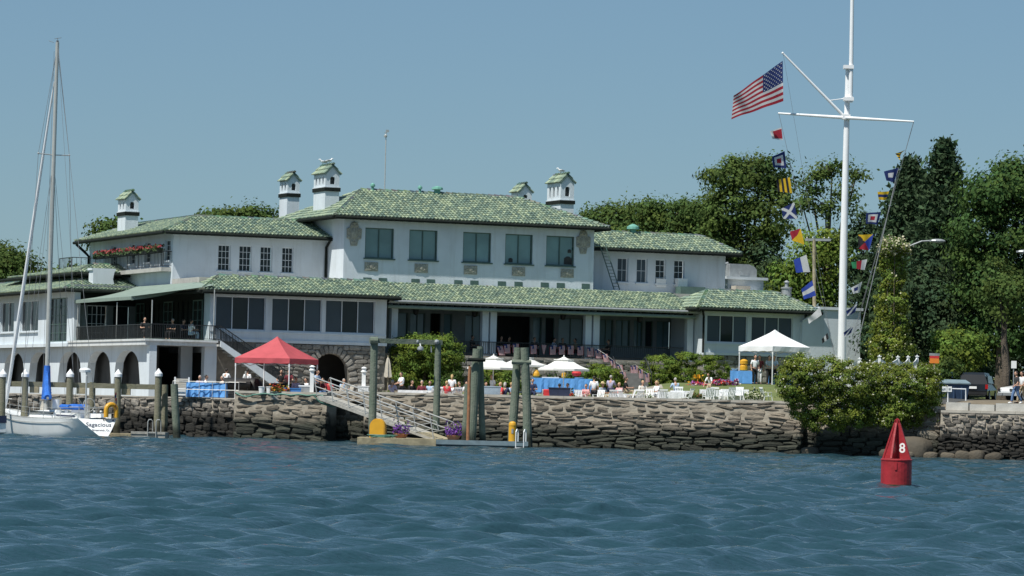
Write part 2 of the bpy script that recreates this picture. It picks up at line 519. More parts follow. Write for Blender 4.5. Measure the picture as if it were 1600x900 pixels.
def window(p0, p1, z0, z1, inset=.13, n=1, frame='trim', panes=None, fr=.07, mull=.06, bars=None, sill=None, parent=None, gap=()):
    """window set in a wall from p0 to p1: frame with uprights, each pane a child; gap: panes that stand open"""
    p0, p1 = Vector(p0), Vector(p1); d = p1-p0; L = d.length; d /= L
    n_ = Vector((d.y,-d.x))
    def P(a, z, k): q = p0 + d*a - n_*(inset+k); return Vector((q.x,q.y,z))
    f = MB()
    f.bar(P(0,z0+fr/2,.03), P(L,z0+fr/2,.03), .06, fr); f.bar(P(0,z1-fr/2,.03), P(L,z1-fr/2,.03), .06, fr)
    f.bar(P(fr/2,z0+fr,.03), P(fr/2,z1-fr,.03), fr, .06); f.bar(P(L-fr/2,z0+fr,.03), P(L-fr/2,z1-fr,.03), fr, .06)
    w = (L-2*fr)/n
    for i in range(1, n): f.bar(P(fr+w*i,z0+fr,.031), P(fr+w*i,z1-fr,.031), mull, .06)
    if bars:                                           # glazing bars of sash windows
        cu, cz = bars
        for i in range(1, cu): f.bar(P(fr+(L-2*fr)*i/cu,z0+fr,.045), P(fr+(L-2*fr)*i/cu,z1-fr,.045), .026, .03)
        for i in range(1, cz): f.bar(P(fr,z0+(z1-z0)*i/cz,.046), P(L-fr,z0+(z1-z0)*i/cz,.046), .03 if i != cz//2 else .06, .03)
    if sill: f.bar(P(-.08,z0-.04,-inset-.03), P(L+.08,z0-.04,-inset-.03), .18, .08)
    o = f.build('window', MAT[frame], parent or CH)
    for i in range(n):
        if i in gap: continue
        a, b = fr+w*i+.02, fr+w*(i+1)-.02
        k = .07 + .012*(i % 2)
        mt = panes[i] if isinstance(panes, (list, tuple)) else (panes or 'glass')
        q = MB(); q.hexa([P(a,z0+fr*.5,k),P(b,z0+fr*.5,k),P(b,z0+fr*.5,k+.012),P(a,z0+fr*.5,k+.012)], [P(a,z1-fr*.5,k),P(b,z1-fr*.5,k),P(b,z1-fr*.5,k+.012),P(a,z1-fr*.5,k+.012)])
        q.build('pane', MAT[mt], o)
    return o
ST = MAT['stucco']

# ---- upper centre block
vU = 5.5
uL, uR = 10.45, 27.63
hl, ze, zw0 = [], 13.75, 9.3
for x0, x1 in ((571,615),(640,683),(724,767),(790,832),(854,897)):
    a, zt = bl(x0, 357 + (x0-571)*.033, vU); b, zb = bl(x1, 406 + (x0-571)*.031, vU)
    hl.append((a-uL, b-uL, zb, zt, 0))
zt = sum(h[3] for h in hl)/5; zb = sum(h[2] for h in hl)/5
hl = [(a, b, zb, zt, 0) for a, b, *_ in hl]
w = MB(); w.wall((uL,vU), (uR,vU), zw0, ze, hl, .22)
w.wall((uL,17), (uL,vU), zw0, ze); w.wall((uR,vU), (uR,17), zw0, ze); w.wall((uR,17), (uL,17), zw0, ze)
uw = w.build('wall', ST, CH)
for i, (a, b, *_r) in enumerate(hl):
    window((uL+a,vU), (uL+b,vU), zb, zt, .12, 2, 'green_trim', 'green_glass', .07, .06, sill=True)
for k,(i,du,dz,sz) in enumerate(((4,.62,.32,.26),(3,-.5,.22,.14),(4,.72,.95,.12))):   # blinds and furniture showing in two panes
    a,b,*_r = hl[i]; u=uL+(a+b)/2+du; q=MB(); q.box(u-sz,u+sz,vU+.165,vU+.18,zb+dz-sz*.8,zb+dz+sz*.8); q.ball((u,vU+.17,zb+dz+sz*.7),(sz*.8,.012,sz*.5),8); q.build('room_furniture', MAT['interior'], uw)
for i, (a, b, *_r) in enumerate(hl):                    # terracotta plaques beneath the windows
    c = [580,658,735,810,886][i]; u, z = bl(c, 416.5 + (c-580)*.034, vU)
    q = MB(); q.box(u-.45,u+.45,vU-.05,vU-.003,z-.28,z+.28); q.box(u-.38,u+.38,vU-.07,vU-.05,z-.22,z+.22)
    for k in range(7): q.ball((u-.3+.1*k, vU-.07, z+.12*math.sin(k*1.05+.2)), (.07,.04,.07), 6)
    q.ball((u,vU-.07,z+.02), (.15,.06,.17), 8); q.build('plaque', MAT['relief'], uw)
for px, py in ((553,366),(911,379)):                    # carved cartouches at the corners
    u, z = bl(px, py, vU)
    q = MB()
    q.prism([(u-.2,z-.72),(u+.2,z-.72),(u+.3,z-.3),(u+.48,z-.25),(u+.5,z+.35),(u+.3,z+.42),(u+.22,z+.7),(u,z+.8),(u-.22,z+.7),(u-.3,z+.42),(u-.5,z+.35),(u-.48,z-.25),(u-.3,z-.3)], 'y', vU-.08, vU-.003)
    q.ball((u,vU-.08,z+.05), (.24,.08,.34), 10)
    for sx in (-1,1):
        for dz in (-.2,.1,.3): q.ball((u+sx*.36,vU-.08,z+dz), (.1,.06,.12), 7)
        q.ball((u+sx*.14,vU-.08,z-.5), (.1,.05,.14), 7); q.ball((u+sx*.12,vU-.08,z+.55), (.1,.06,.1), 7)
    q.ball((u,vU-.09,z+.68), (.1,.06,.1), 7)
    q.build('cartouche', MAT['relief'], uw)
# slots at the foot of the wall, just above the porch roof
for c in (574,598,649,673,716,741,784,810,851,876,915):
    u, z = bl(c, 437.5+(c-598)*.028, vU)
    q = MB(); q.box(u-.28, u+.28, vU-.02, vU+.05, z-.2, z+.13); q.build('wall_vent', MAT['green_trim'], uw)
rz_c = 15.75
hip_roof(uL-.85, uR+.75, vU-.60, 17.9, 13.85, rz_c+.1, uL+2.9, uR-3.3, 10.4)
for c, s in ((682,.3),(655,.12),(581,.13)):
    q = MB(); u, z = bl(c, 311, 10.4); z = rz_c
    q.lathe([(s*.7,0),(s*.7,.3),(s*1.3,.33),(s*1.2,.45),(s*.3,.55)], 10, (u,10.3,z+.05)); q.build('roof_vent', MAT['copper'], CH)
# ---- left wing
vW = 8.5
l0, l1 = .25, uL
hl = []
for x0, x1 in ((341,360),(374,393),(407,425),(441,458)):
    a, zt_ = bl(x0,382,vW); b, zb_ = bl(x1,423.5,vW); hl.append((a-l0,b-l0,zb_,zt_,0))
zt = hl[0][3]; zb = hl[0][2]
hl = [(a,b,zb,zt,0) for a,b,*_ in hl]
hs = []
for px in (262,231,207,178):
    v, z = bs(px, 393, l0); hs.append(v)
VB = 27.0
w = MB(); w.wall((l0,vW),(l1,vW),9.2,12.6,hl,.2)
hside = [(VB-v-.6, VB-v+.6, 10.8, 12.1, 0) for v in hs if v < VB-1]
w.wall((l0,VB),(l0,vW),9.0,12.6,hside,.2); w.wall((l1,VB),(l0,VB),9.,12.6)
w.build('wall', ST, CH)
for a,b,*_ in hl: window((l0+a,vW),(l0+b,vW),zb,zt,.1,1,'trim','glass',.06,.05,(3,4),True)
for a,b,z0,z1,_ in hside: window((l0,VB-a),(l0,VB-b),z0,z1,.1,1,'trim','glass',.06,.05,(2,4),True)
# two crossing roofs of the wing
def gable_like():
    tiles, base = MB(), MB(); tiles.col = (1,1,1)
    ze, zr = 12.58, 13.75
    e0, ev, eb = l0-.8, vW-.8, VB+.8
    rv, ru = 11.9, l0+2.6
    A = (e0,ev,ze); B_ = (l1+.05,ev,ze); Rr = (l1+.05,rv,zr); Rl = (ru,rv,zr)
    roof_slope(tiles, base, [A,B_,Rr,Rl])
    Lb = (e0,eb,ze); Rb = (ru,eb-2.6,zr)
    roof_slope(tiles, base, [Lb,A,Rl,Rb])
    base.add([Lb,Rb,(l0+6,eb,ze)],[(0,1,2)]); base.add([Rl,Rb,(l0+6,eb,ze),(l0+6,rv+3,ze)],[(0,1,2,3)])
    base.add([Rl,Rr,(l1+.05,rv+4,ze),(l0+6,rv+3,ze)],[(3,2,1,0)])
    ridge(tiles,A,Rl); ridge(tiles,Rl,Rr); ridge(tiles,Rl,Rb); ridge(tiles,Lb,Rb)
    for p,q in ((A,B_),(Lb,A)): base.bar((p[0],p[1],ze-.1),(q[0],q[1],ze-.1),.1,.2)
    base.add([A,B_,(l1,rv,ze-.02),(l0+5,rv,ze-.02),(l0+5,eb,ze-.02),Lb],[(5,4,3,2,1,0)])
    o = base.build('roof', MAT['roof_under'], CH); tag(tiles.build('roof_tiles', TILE, o), kind='stuff')
    g = MB(); g.tube([(e0,ev-.09,ze-.1),(l1,ev-.09,ze-.1)],.1,8); g.tube([(e0-.09,eb,ze-.1),(e0-.09,ev,ze-.1)],.1,8)
    g.tube([(l1-.12,ev-.05,ze-.15),(l1-.12,vW-.12,ze-.6),(l1-.12,vW-.12,9.9)],.08,8)
    g.build('gutter', MAT['dark_wood'], o)
    d = MB(); d.tube([(e0,eb-.3,ze-.2),(e0+.5,eb-.6,ze-.7),(l0-.12,eb-1,ze-1.0),(l0-.12,eb-1,9.6)],.09,8); d.build('downpipe', MAT['dark_wood'], o)
gable_like()
# ---- right wing
r0, r1 = uR, 38.6
hl = []
for x0,x1 in ((965,982),(995,1012),(1024.5,1041),(1053.5,1070)):
    a,_ = bl(x0,405,vW); b,_ = bl(x1,405,vW); hl.append((a-r0,b-r0,10.52,12.12,0))
w = MB(); w.wall((r0,vW),(r1,vW),9.2,12.7,hl,.2); w.wall((r1,vW),(r1,17),9.2,12.7); w.wall((r1,17),(r0,17),9.2,12.7)
w.build('wall', ST, CH)
for i,(a,b,*_) in enumerate(hl):
    window((r0+a,vW),(r0+b,vW),10.52,12.12,.1,1,'trim',['screen','screen','glass','glass'][i],.06,.05,(2,4) if i>1 else (2,2),True)
hip_roof(r0+.02, r1+.75, vW-.8, 14.5, 12.68, 13.9, r0+.02, r1-.6, 11.1, left=False)
q = MB(); u,z = bl(989,360,11.1); q.lathe([(.2,0),(.2,.3),(.42,.33),(.40,.5),(.2,.62),(.05,.68)],12,(u,11.1,13.85)); q.build('roof_vent', MAT['copper'], CH)
# air conditioners in two windows of the right wing
for k,(px,py,pr) in enumerate(((1062,442,.45),(1032.5,442,.08))):
    u,z = bl(px,py,vW); q = MB(); q.box(u-.36,u+.36,vW-pr,vW+.09,z-.28,z+.28)
    for i in range(9): q.box(u-.33,u+.33,vW-pr-.012,vW-pr,z-.24+.055*i,z-.215+.055*i)
    q.build('air_conditioner', MAT['plastic_white'], CH)
# ---- annex box and kitchen plant at the right end
u0,_ = bl(1137,440,12.); u1,_ = bl(1193,440,12.)
w = MB(); w.wall((u0,12),(u1,12),9.2,11.15); w.wall((u0,16),(u0,12),9.2,11.15); w.wall((u1,12),(u1,16),9.2,11.15)
w.box(u0-.2,u1+.25,11.8,16.2,11.15,11.33); an = w.build('annex', ST, CH)
q = MB(); u,z = bl(1160,420,13.)
q.prism([(u-1.05,11.34),(u+1.0,11.34),(u+1.0,11.9),(u+.8,12.1),(u+.4,12.24),(u-1.05,12.24)],'y',12.8,14.2); q.box(u-1.08,u-1.051,13.,14.,11.4,12.15)
q.box(u-.3,u+.35,12.75,12.8,11.5,11.75); q.tube([(u-1.3,13.4,11.34),(u-1.3,13.4,12.2),(u-.9,13.4,12.3)],.09)
q.build('ventilation_hood', MAT['galv'], an)
q = MB(); u,z = bl(1155,446,11.6); q.box(u-.45,u+.65,11.2,11.9,9.8,10.7)
q.lathe([(.3,0),(.3,.05)],14,(u-.1,11.19,10.25)); q.build('condenser_unit', MAT['plastic_beige'], CH)
q = MB(); q.box(u+.8,u+1.6,11.3,11.9,9.85,10.35); q.build('equipment_box', MAT['plastic_white'], CH)
q = MB(); u,z = bl(1229,452,5.); q.lathe([(.32,0),(.32,.75),(.38,.78),(.38,.86),(.12,.9),(.12,1.15),(.2,1.2),(.06,1.32)],14,(u,5.,9.6)); q.build('exhaust_fan', MAT['galv'], CH)
q = MB(); u,z = bl(1080,450,7.5); q.box(u-.9,u+.9,7.2,8.0,9.8,10.35); q.build('roof_hatch', MAT['green_trim'], CH)

# ---- left pavilion (sun porch)
zf = 5.72
hl = []
for x0,x1,y0,y1 in ((337,415,461,514),(425,503,464,517),(509,586,467,518)):
    a,_ = bl(x0,490,0); b,_ = bl(x1,490,0); hl.append((a,b,6.42,8.42,0))
w = MB(); w.wall((0,0),(11.32,0),zf,8.72,hl,.2); w.wall((0,9),(0,0),5.0,8.72); w.wall((11.32,0),(11.32,5.4),zf,8.72)
w.box(-.04,11.36,-.08,0,zf-.02,zf+.16)
w.box(-.0,11.32,-.04,-.0,6.28,6.36)
pv = w.build('wall', ST, CH)
for i,(a,b,*_) in enumerate(hl):
    window((a,0),(b,0),6.42,8.42,.1,3,'trim',['screen','glass','screen'],.05,.05)
q = MB()
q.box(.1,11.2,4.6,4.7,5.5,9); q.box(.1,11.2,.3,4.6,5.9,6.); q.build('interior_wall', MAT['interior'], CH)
q = MB()
for a,b,*_ in hl:                                        # curtains drawn back inside the middle pane
    m = a+(b-a)*.36
    q = MB()
    for k in range(4): q.tube([(m+.15+.06*k,.5,6.2),(m+.15+.05*k,.52,8.3)],.04,6)
    q.build('curtain', MAT['interior_light'], CH)
hip_roof(-.75,11.95,-.7,6.6,8.72,9.72,1.5,11.9,3.0,right=False)
# ---- porch roof, middle
tiles, base = MB(), MB(); tiles.col=(1,1,1)
pe, pt = 8.55, 9.78
roof_slope(tiles, base, [(11.4,.85,pe),(33.2,.85,pe),(33.2,5.48,pt),(11.4,5.48,pt)])
ridge(tiles,(10.5,5.40,pt-.02),(27.7,5.40,pt-.02),.075)
base.box(11.4,33.2,.85,5.4,pe-.12,pe-.06)
o = base.build('roof', MAT['roof_under'], CH); tag(tiles.build('roof_tiles', TILE, o), kind='stuff')
g = MB(); g.box(11.5,33.1,.66,.84,pe-.17,pe+.0); g.tube([(11.5,.6,pe-.06),(33.1,.6,pe-.06)],.085,8); g.build('gutter', MAT['galv'], o)
g = MB(); g.box(11.6,32.8,1.0,1.35,8.12,8.28); g.tube([(11.7,.8,8.16),(32.7,.8,8.16)],.11,10); g.build('rolled_awning', MAT['awning'], CH)
g = MB()
for k in range(46): g.box(11.8+k*.46,11.9+k*.46,.85,1.6,8.3,8.4)
g.build('rafter_tails', MAT['dark_wood'], CH)
# flat deck behind porch roof and beneath the wings
g = MB(); g.box(l0-.02,l1,3.0,8.48,9.3,9.62); g.build('flat_roof', MAT['concrete'], CH)
g = MB(); g.box(uR+.02,39.8,5.5,8.48,9.3,9.8); g.build('flat_roof', MAT['concrete'], CH)
# ---- porch columns, inner wall, floor
for px in (615,757,769.5,918,930.5,1077):
    u,_ = bl(px,520,1.6)
    q = MB(); q.box(u-.21,u+.21,1.45,1.85,5.32,8.42); q.box(u-.25,u+.25,1.4,1.9,5.3,5.5); q.box(u-.25,u+.25,1.4,1.9,8.25,8.40)
    q.build('column', ST, CH)
q = MB(); q.box(11.4,33,.9,5.4,5.0,5.3); q.build('porch_floor', MAT['paving'], CH)
hl = []
vi = 5.2
spec = [(607,637,'d'),(640,664,'d'),(672,688,'o'),(693,706,'n'),(726,752,'d'),(776,828,'o'),(832,846,'n'),(852,866,'n'),(872,912,'d'),(936,958,'d'),(962,984,'d'),(990,1004,'d'),(1008,1020,'n'),(1026,1048,'d'),(1054,1072,'o')]
for x0,x1,k in spec:
    a,_ = bl(x0,520,vi); b,_ = bl(x1,520,vi)
    hl.append((a-11.4,b-11.4,6.15 if k!='o' else 5.31,7.95,0))
w = MB(); w.wall((11.4,vi),(33,vi),5.3,9.2,hl,.15); w.build('porch_wall', MAT['shaded_plaster'], CH)
for (a,b,z0,z1,_),(x0,x1,k) in zip(hl,spec):
    if k != 'o': window((11.4+a,vi),(11.4+b,vi),z0,z1,.06,2 if k=='d' else 1,'green_trim','porch_glass' if k=='d' or x0 in (693,832) else 'glass',.05,.05)
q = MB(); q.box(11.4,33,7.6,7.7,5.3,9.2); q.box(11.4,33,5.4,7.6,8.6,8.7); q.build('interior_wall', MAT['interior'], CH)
# porch railing with dark pickets
q = MB()
ua,_ = bl(700,545,1.3); ub,_ = bl(1068,545,1.3)
for z in (6.18,5.42): q.bar((ua,1.3,z),(ub,1.3,z),.05)
k = 0
while ua + .14*k < ub: q.bar((ua+.14*k,1.3,5.42),(ua+.14*k,1.3,6.18),.022); k += 1
q.build('railing', MAT['dark_iron'], CH)
# hanging lanterns beneath the porch roof
for px in (650,742,880,1000):
    u,_ = bl(px,487,3.); q = MB(); q.tube([(u,3,8.5),(u,3,8.2)],.02,6); q.lathe([(.05,.0),(.16,.06),(.2,.32),(.24,.34),(.06,.46)],8,(u,3,7.75)); q.build('porch_lantern', MAT['dark_iron'], CH)
# ---- right pavilion
p0u, p1u = 33.0, 40.15
hl = []
for x0,x1 in ((1105,1168),(1174.5,1239)):
    a,_ = bl(x0,510,0); b,_ = bl(x1,510,0); hl.append((a-p0u,b-p0u,6.6,8.33,0))
w = MB(); w.wall((p0u,0),(p1u,0),5.8,8.74,hl,.2); w.wall((p0u,5),(p0u,0),5.0,8.74); w.wall((p1u,0),(p1u,9),5.0,8.74)
w.box(p0u-.05,p1u+.05,-.1,-.0,5.78,5.95); w.box(p0u,p1u,-.04,0,6.44,6.53)
w.build('wall', ST, CH)
window((p0u+hl[0][0],0),(p0u+hl[0][1],0),6.6,8.33,.1,3,'trim',['screen','glass','screen'],.05,.05)
window((p0u+hl[1][0],0),(p0u+hl[1][1],0),6.6,8.33,.1,3,'trim',['screen','screen','screen'],.05,.05)
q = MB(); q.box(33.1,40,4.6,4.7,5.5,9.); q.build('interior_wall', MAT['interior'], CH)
hip_roof(32.2,40.95,-.7,6.6,8.74,9.98,34.6,39.6,3.0)
q = MB(); q.tube([(32.6,-.5,8.55),(32.85,-.12,8.2),(32.85,-.12,5.9)],.07,8); q.tube([(11.55,.3,8.5),(11.55,1.2,8.1),(11.55,1.2,5.3)],.07,8); q.build('downpipe', MAT['dark_wood'], CH)

# ---- stone foundation with the arch
STV = []
for k in range(9):
    import bmesh
    bm = bmesh.new(); bmesh.ops.create_cube(bm, size=1); bmesh.ops.subdivide_edges(bm, edges=bm.edges[:], cuts=1, use_grid_fill=True)
    r_ = random.Random(k)
    for v in bm.verts:
        d = v.co.normalized(); v.co = v.co.lerp(d*.58, .52) + Vector((r_.uniform(-.07,.07), r_.uniform(-.05,.05), r_.uniform(-.08,.08)))
    me = bpy.data.meshes.new('stone'); bm.to_mesh(me); bm.free(); STV.append(me)
def stone(parent, c, dim, mat, rz=0, tilt=0):
    me = random.choice(STV)
    key = me.name + mat
    if key not in STM:
        m2 = me.copy(); m2.name = 'stone'; m2.materials.append(MAT[mat]); STM[key] = m2
    o = bpy.data.objects.new('stone', STM[key]); COL.objects.link(o); o.parent = parent
    o.location = c; o.scale = dim; o.rotation_euler = (0, tilt, rz)
    return o
STM = {}
fa,_ = bl(440,560,.0); fb = 11.3
ar0,_ = bl(485,590,0); ar1,_ = bl(546,590,0); _,art = bl(515,553,0)
w = MB(); w.wall((0,.06),(fb,.06),2.0,zf-.02,[(ar0,ar1,2.0,art,1.7)],.5,0)
w.wall((fb,.06),(fb,4),2.0,zf-.02)
fd = w.build('foundation', MAT['fieldmortar'], CH)
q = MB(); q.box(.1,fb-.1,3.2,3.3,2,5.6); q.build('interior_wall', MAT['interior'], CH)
n = 0
uc, rr = (ar0+ar1)/2, (ar1-ar0)/2
for i in range(17):                                       # arch ring of thin set stones
    a = math.pi*(i+.5)/17
    r1_ = rr+.27
    stone(fd, (uc - math.cos(a)*r1_, .02, art-1.7+math.sin(a)*(1.7+.27)), (.5,.22,.26), 'fieldstone', 0, math.pi-a if False else -(math.pi - a) )
z = 2.55
while z < zf-.2:
    h = random.uniform(.2,.3); u = 2.6 + random.uniform(0,.4)
    while u < fb-.1:
        l = random.uniform(.32,.8)
        cu, cz = u+l/2, z+h/2
        e = ((cu-uc)/(rr+.55))**2 + (max(0,cz-(art-1.7))/(1.7+.55))**2
        if e > 1.05 or cu+l/2 < ar0-.5 or cu-l/2 > ar1+.5:
            if cu+l/2 < fb+.05 and cz < zf-.1 and not (abs(cu-uc) < rr+.25+l/2 and cz < art-1.6): stone(fd, (cu,.03,cz), (l*.97,.2,h*.95), 'fieldstone', 0, random.uniform(-.08,.08)); n += 1
        u += l
    z += h
q = MB(); q.wall((11.4,1.0),(33,1.0),3.0,5.28); pf = q.build('foundation', MAT['fieldmortar'], CH)
q = MB(); q.wall((33.0,.06),(40.1,.06),3.,5.79); q.wall((33,4),(33,.06),3.,5.79); rf = q.build('foundation', MAT['fieldmortar'], CH)
for par,ua,ub,vv,z0,z1 in ((pf,15.,33.0,.97,4.0,5.28),(rf,33.1,40.1,.03,4.1,5.75)):
    z = z0
    while z < z1-.15:
        h = random.uniform(.28,.4); u = ua
        while u < ub-.2:
            l = random.uniform(.45,1.); stone(par,(u+l/2,vv,min(z+h/2,z1-h/2)),(l*.97,.2,h*.95),'fieldstone',0,random.uniform(-.06,.06)); u += l
        z += h

# ---- terrace deck with arcade below, stairs, awning
uD, vD, zD = -4.12, -1.4, 5.68
VT = 15.2
q = MB(); q.box(uD-.3,.0,vD,VT,zD-.34,zD); q.box(uD-.36,.05,vD-.12,VT,zD-.1,zD+.02)
q.build('deck_slab', MAT['band'], CH)
w = MB()
hl = []
for px in (192,148,103,56,16):
    v,_ = bs(px,575,uD); hl.append(v)
print('arches', hl)
LB = 46.0
wid = 2.75
holes = [(LB-v-wid, LB-v+wid, 2.75, 5.04, 1.95) for v in hl]
w.wall((uD+.25,LB),(uD+.25,vD+.55),2.0,zD-.34,holes,.5)
w.box(uD-.02,uD+.42,vD+.02,vD+.55,2.0,zD-.34)
w.build('arcade_wall', ST, CH)
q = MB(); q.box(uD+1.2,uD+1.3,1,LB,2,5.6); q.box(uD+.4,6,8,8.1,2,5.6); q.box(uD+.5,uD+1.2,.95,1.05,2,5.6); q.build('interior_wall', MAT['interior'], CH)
for pxa,pxb,v,m in ((282,300,1.5,'stucco'),(319,338,-1.0,'stucco')):
    a,_ = bl(pxa,580,v); b,_ = bl(pxb,580,v); q = MB(); q.box(a,b,v,v+.6,2.0,zD-.345); q.build('pillar', ST, CH)
# stairs
q = MB(); qs = []
s0,_ = bl(345,535,-1.4)
NS = 16; run = .30; rise = (zD-2.6)/NS
st = MB(); st.prism([(s0,zD-.34),(s0,zD),(s0+.05,zD),(s0+NS*run,2.6+.18),(s0+NS*run,2.6-.2),(s0+NS*run-.4,2.6-.2)],'y',vD-.0,vD+.14)
sr = st.build('staircase', ST, CH)
for k in range(NS):
    q = MB(); q.box(s0+k*run,s0+(k+1)*run+.03,vD-.02 if False else vD+.145,-.02,zD-(k+1)*rise-.12,zD-(k+1)*rise+.0); q.build('step', MAT['band'], sr)
q = MB()
top = .92
def rail(q, pts, pick=.11, h=.9):
    for a,b in zip(pts,pts[1:]):
        a,b = Vector(a),Vector(b); L=(b-a).length; n=max(1,int(L/pick))
        q.bar(a+Vector((0,0,h)),b+Vector((0,0,h)),.05); q.bar(a+Vector((0,0,.1)),b+Vector((0,0,.1)),.035)
        for i in range(n+1):
            p=a.lerp(b,i/n); q.bar(p+Vector((0,0,.1)),p+Vector((0,0,h)),.022 if i%8 else .045)
rail(q,[(s0,vD+.07,zD+.02),(s0+NS*run,vD+.07,2.75)])
rail(q,[(s0,-.1,zD+.02),(s0+NS*run,-.1,2.75)])
q.build('railing', MAT['dark_iron'], sr)
q = MB(); rail(q,[(uD+.1,VT-.5,zD),(uD+.1,vD+.1,zD),(s0,vD+.1,zD)]); q.build('railing', MAT['dark_iron'], CH)
# terrace back wall in a shade-darkened colour, with doors, light curtains and posts
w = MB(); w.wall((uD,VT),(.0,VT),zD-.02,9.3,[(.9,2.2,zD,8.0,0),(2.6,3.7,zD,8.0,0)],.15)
w.build('wall', MAT['shaded_plaster'], CH)
w = MB(); w.box(uD-.1,-.02,vD,VT-.02,zD+.021,zD+.04); w.build('deck_floor', MAT['roof_under'], CH)  # dark deck top: the awning's shade is put into its colour
window((uD+.9,VT),(uD+2.2,VT),zD,8.,.06,2,'trim','glass',.05,.05,(4,4)); window((uD+2.6,VT),(uD+3.7,VT),zD,8.,.06,1,'green_trim','glass',.05)
w = MB(); w.box(-.03,.0-.003,1.2,VT-.02,zD+.02,9.2); w.box(uD+.4,-.05,VT-.02,VT-.003,8.02,9.2); w.build('glazed_front', MAT['dark_wood'], CH)
for k in range(7): # glazed doors on the pavilion's left wall
    v = 1.3+1.98*k
    window((-.03,v+1.85),(-.03,v),zD+.05,8.2,-.06,2,'dark_wood' if k%3 else 'green_trim',['glass','glass'] if k!=2 else ['glass','screen'],.07,.06,(2,4))
for (u,v,z) in ((uD+.12,-1.2,8.0),(uD+.12,6.,8.0),(-.15,-1.2,8.75),(uD+.12,VT-.6,8.)): q = MB(); q.tube([(u,v,zD),(u,v,z)],.035,8); q.build('awning_pole', MAT['steel'], CH)
q = MB(); q.box(uD-.02,uD+.38,VT-.2,VT+.25,zD-.3,9.); q.build('column', ST, CH)
vA,zA = bs(115,472,uD+.0); vB_,zB_ = bs(206,471,uD+.0)
print('awning', vA,zA,vB_,zB_)
zl = 8.28
q = MB()
N_ = 10
for i in range(N_):
    a, b = i/N_, (i+1)/N_
    def PZ(t, w_): # slope profile, slight sag
        return (uD-.05+(4.1)*t, w_, zl+(9.28-zl)*t - .12*math.sin(math.pi*t))
    q.add([PZ(a,vB_),PZ(b,vB_),PZ(b,VT-.3),PZ(a,VT-.3)],[(0,1,2,3)])
    q.add([PZ(a,vB_),PZ(b,vB_),(PZ(b,vB_)[0],vB_,PZ(b,vB_)[2]-.24),(PZ(a,vB_)[0],vB_,PZ(a,vB_)[2]-.24)],[(3,2,1,0)])
# front flap towards the corner of the house
q.add([(uD-.05,vB_,zl),(.05,vB_,9.28),(.05,-.6,9.05),(-.6,-.6,8.9)],[(0,1,2,3)])
q.add([(uD-.05,vB_,zl),(uD-.05,VT-.3,zl),(uD-.05,VT-.3,zl-.2),(uD-.05,vB_,zl-.2)],[(0,1,2,3)])
q.build('awning', MAT['awning'], CH)

# ---- left dining wing
hl=[]
for x0,x1 in ((32,60),(1,22)):
    va,_=bs(x1,490,uD); vb,_=bs(x0,490,uD); hl.append((va,vb))
v1_,_=bs(-14,490,uD); v2_,_=bs(-34,490,uD); hl.append((v1_,v2_))
print('wing windows',hl)
v0_,_=bs(66,490,uD)
vp,_=bs(76,490,uD); vq,_=bs(105,490,uD)
holes=[(LB-b,LB-a,6.4,8.45,0) for a,b in hl]+[(LB-vp,LB-vq,zD,8.5,0)]
w=MB(); w.wall((uD,LB),(uD,VT+.25),zD-.34,8.95,holes,.2); w.box(uD-.3,uD,VT+.3,LB,zD-.335,zD-.12)
w.wall((4,LB),(uD,LB),2,9); 
w.build('wall',ST,CH)
for a,b in hl: window((uD,b),(uD,a),6.4,8.45,.1,2,'trim','glass',.06,.05,sill=True)
window((uD,vp),(uD,vq),zD,8.5,.1,2,'green_trim','glass',.06,.06,(4,5))
hip_roof(uD-.75,2.0,VT-.6,LB+.5,8.98,9.9,uD+2.1,1.8,VT+4.2,right=False)
# long ridge going back over the wing
tiles,base=MB(),MB(); tiles.col=(1,1,1)
roof_slope(tiles,base,[(uD-.75,LB+.5,8.985),(uD-.75,VT-.6,8.985),(uD+2.1,VT+4.2,9.95),(uD+2.1,LB+.5,9.95)])
ridge(tiles,(uD+2.1,VT+4.2,9.95),(uD+2.1,LB+.5,9.95)); base.box(uD+2.1,2.,VT+4.2,LB+.5,9.7,9.9)
o=base.build('roof',MAT['roof_under'],CH); tag(tiles.build('roof_tiles',TILE,o),kind='stuff')
# second, higher tier of roof and the balcony with its flower boxes
ut,_=bl(95,428,20); 
hip_roof(uD+.8,.5,17.6,36,10.15,10.75,uD+2.6,.4,20.0,right=False)
q=MB(); u,z=bl(158,428,17.); q.prism([(u-.75,9.3),(u+.75,9.3),(u+.62,9.75),(u+.72,10.25),(u+.8,10.3),(u+.8,10.42),(u-.8,10.42),(u-.8,10.3),(u-.7,10.25),(u-.7,9.6)],'y',16.4,17.4); q.build('parapet_block',ST,CH)
bo=l0-.55; vb0=vW+.25; vb1=VB-.3; zb0=10.35
q=MB(); q.box(bo-.1,l0,vb0,vb1,zb0-.25,zb0); q.box(bo-1.7,bo-.1,vb1-3,vb1,zb0-.25,zb0); q.build('balcony_floor',MAT['concrete'],CH)
q=MB(); rail(q,[(bo-1.6,vb1,zb0),(bo-1.6,vb1-3,zb0),(bo,vb1-3,zb0),(bo,vb0,zb0),(l0,vb0,zb0)],.3,1.0); q.build('railing',MAT['dark_iron'],CH)

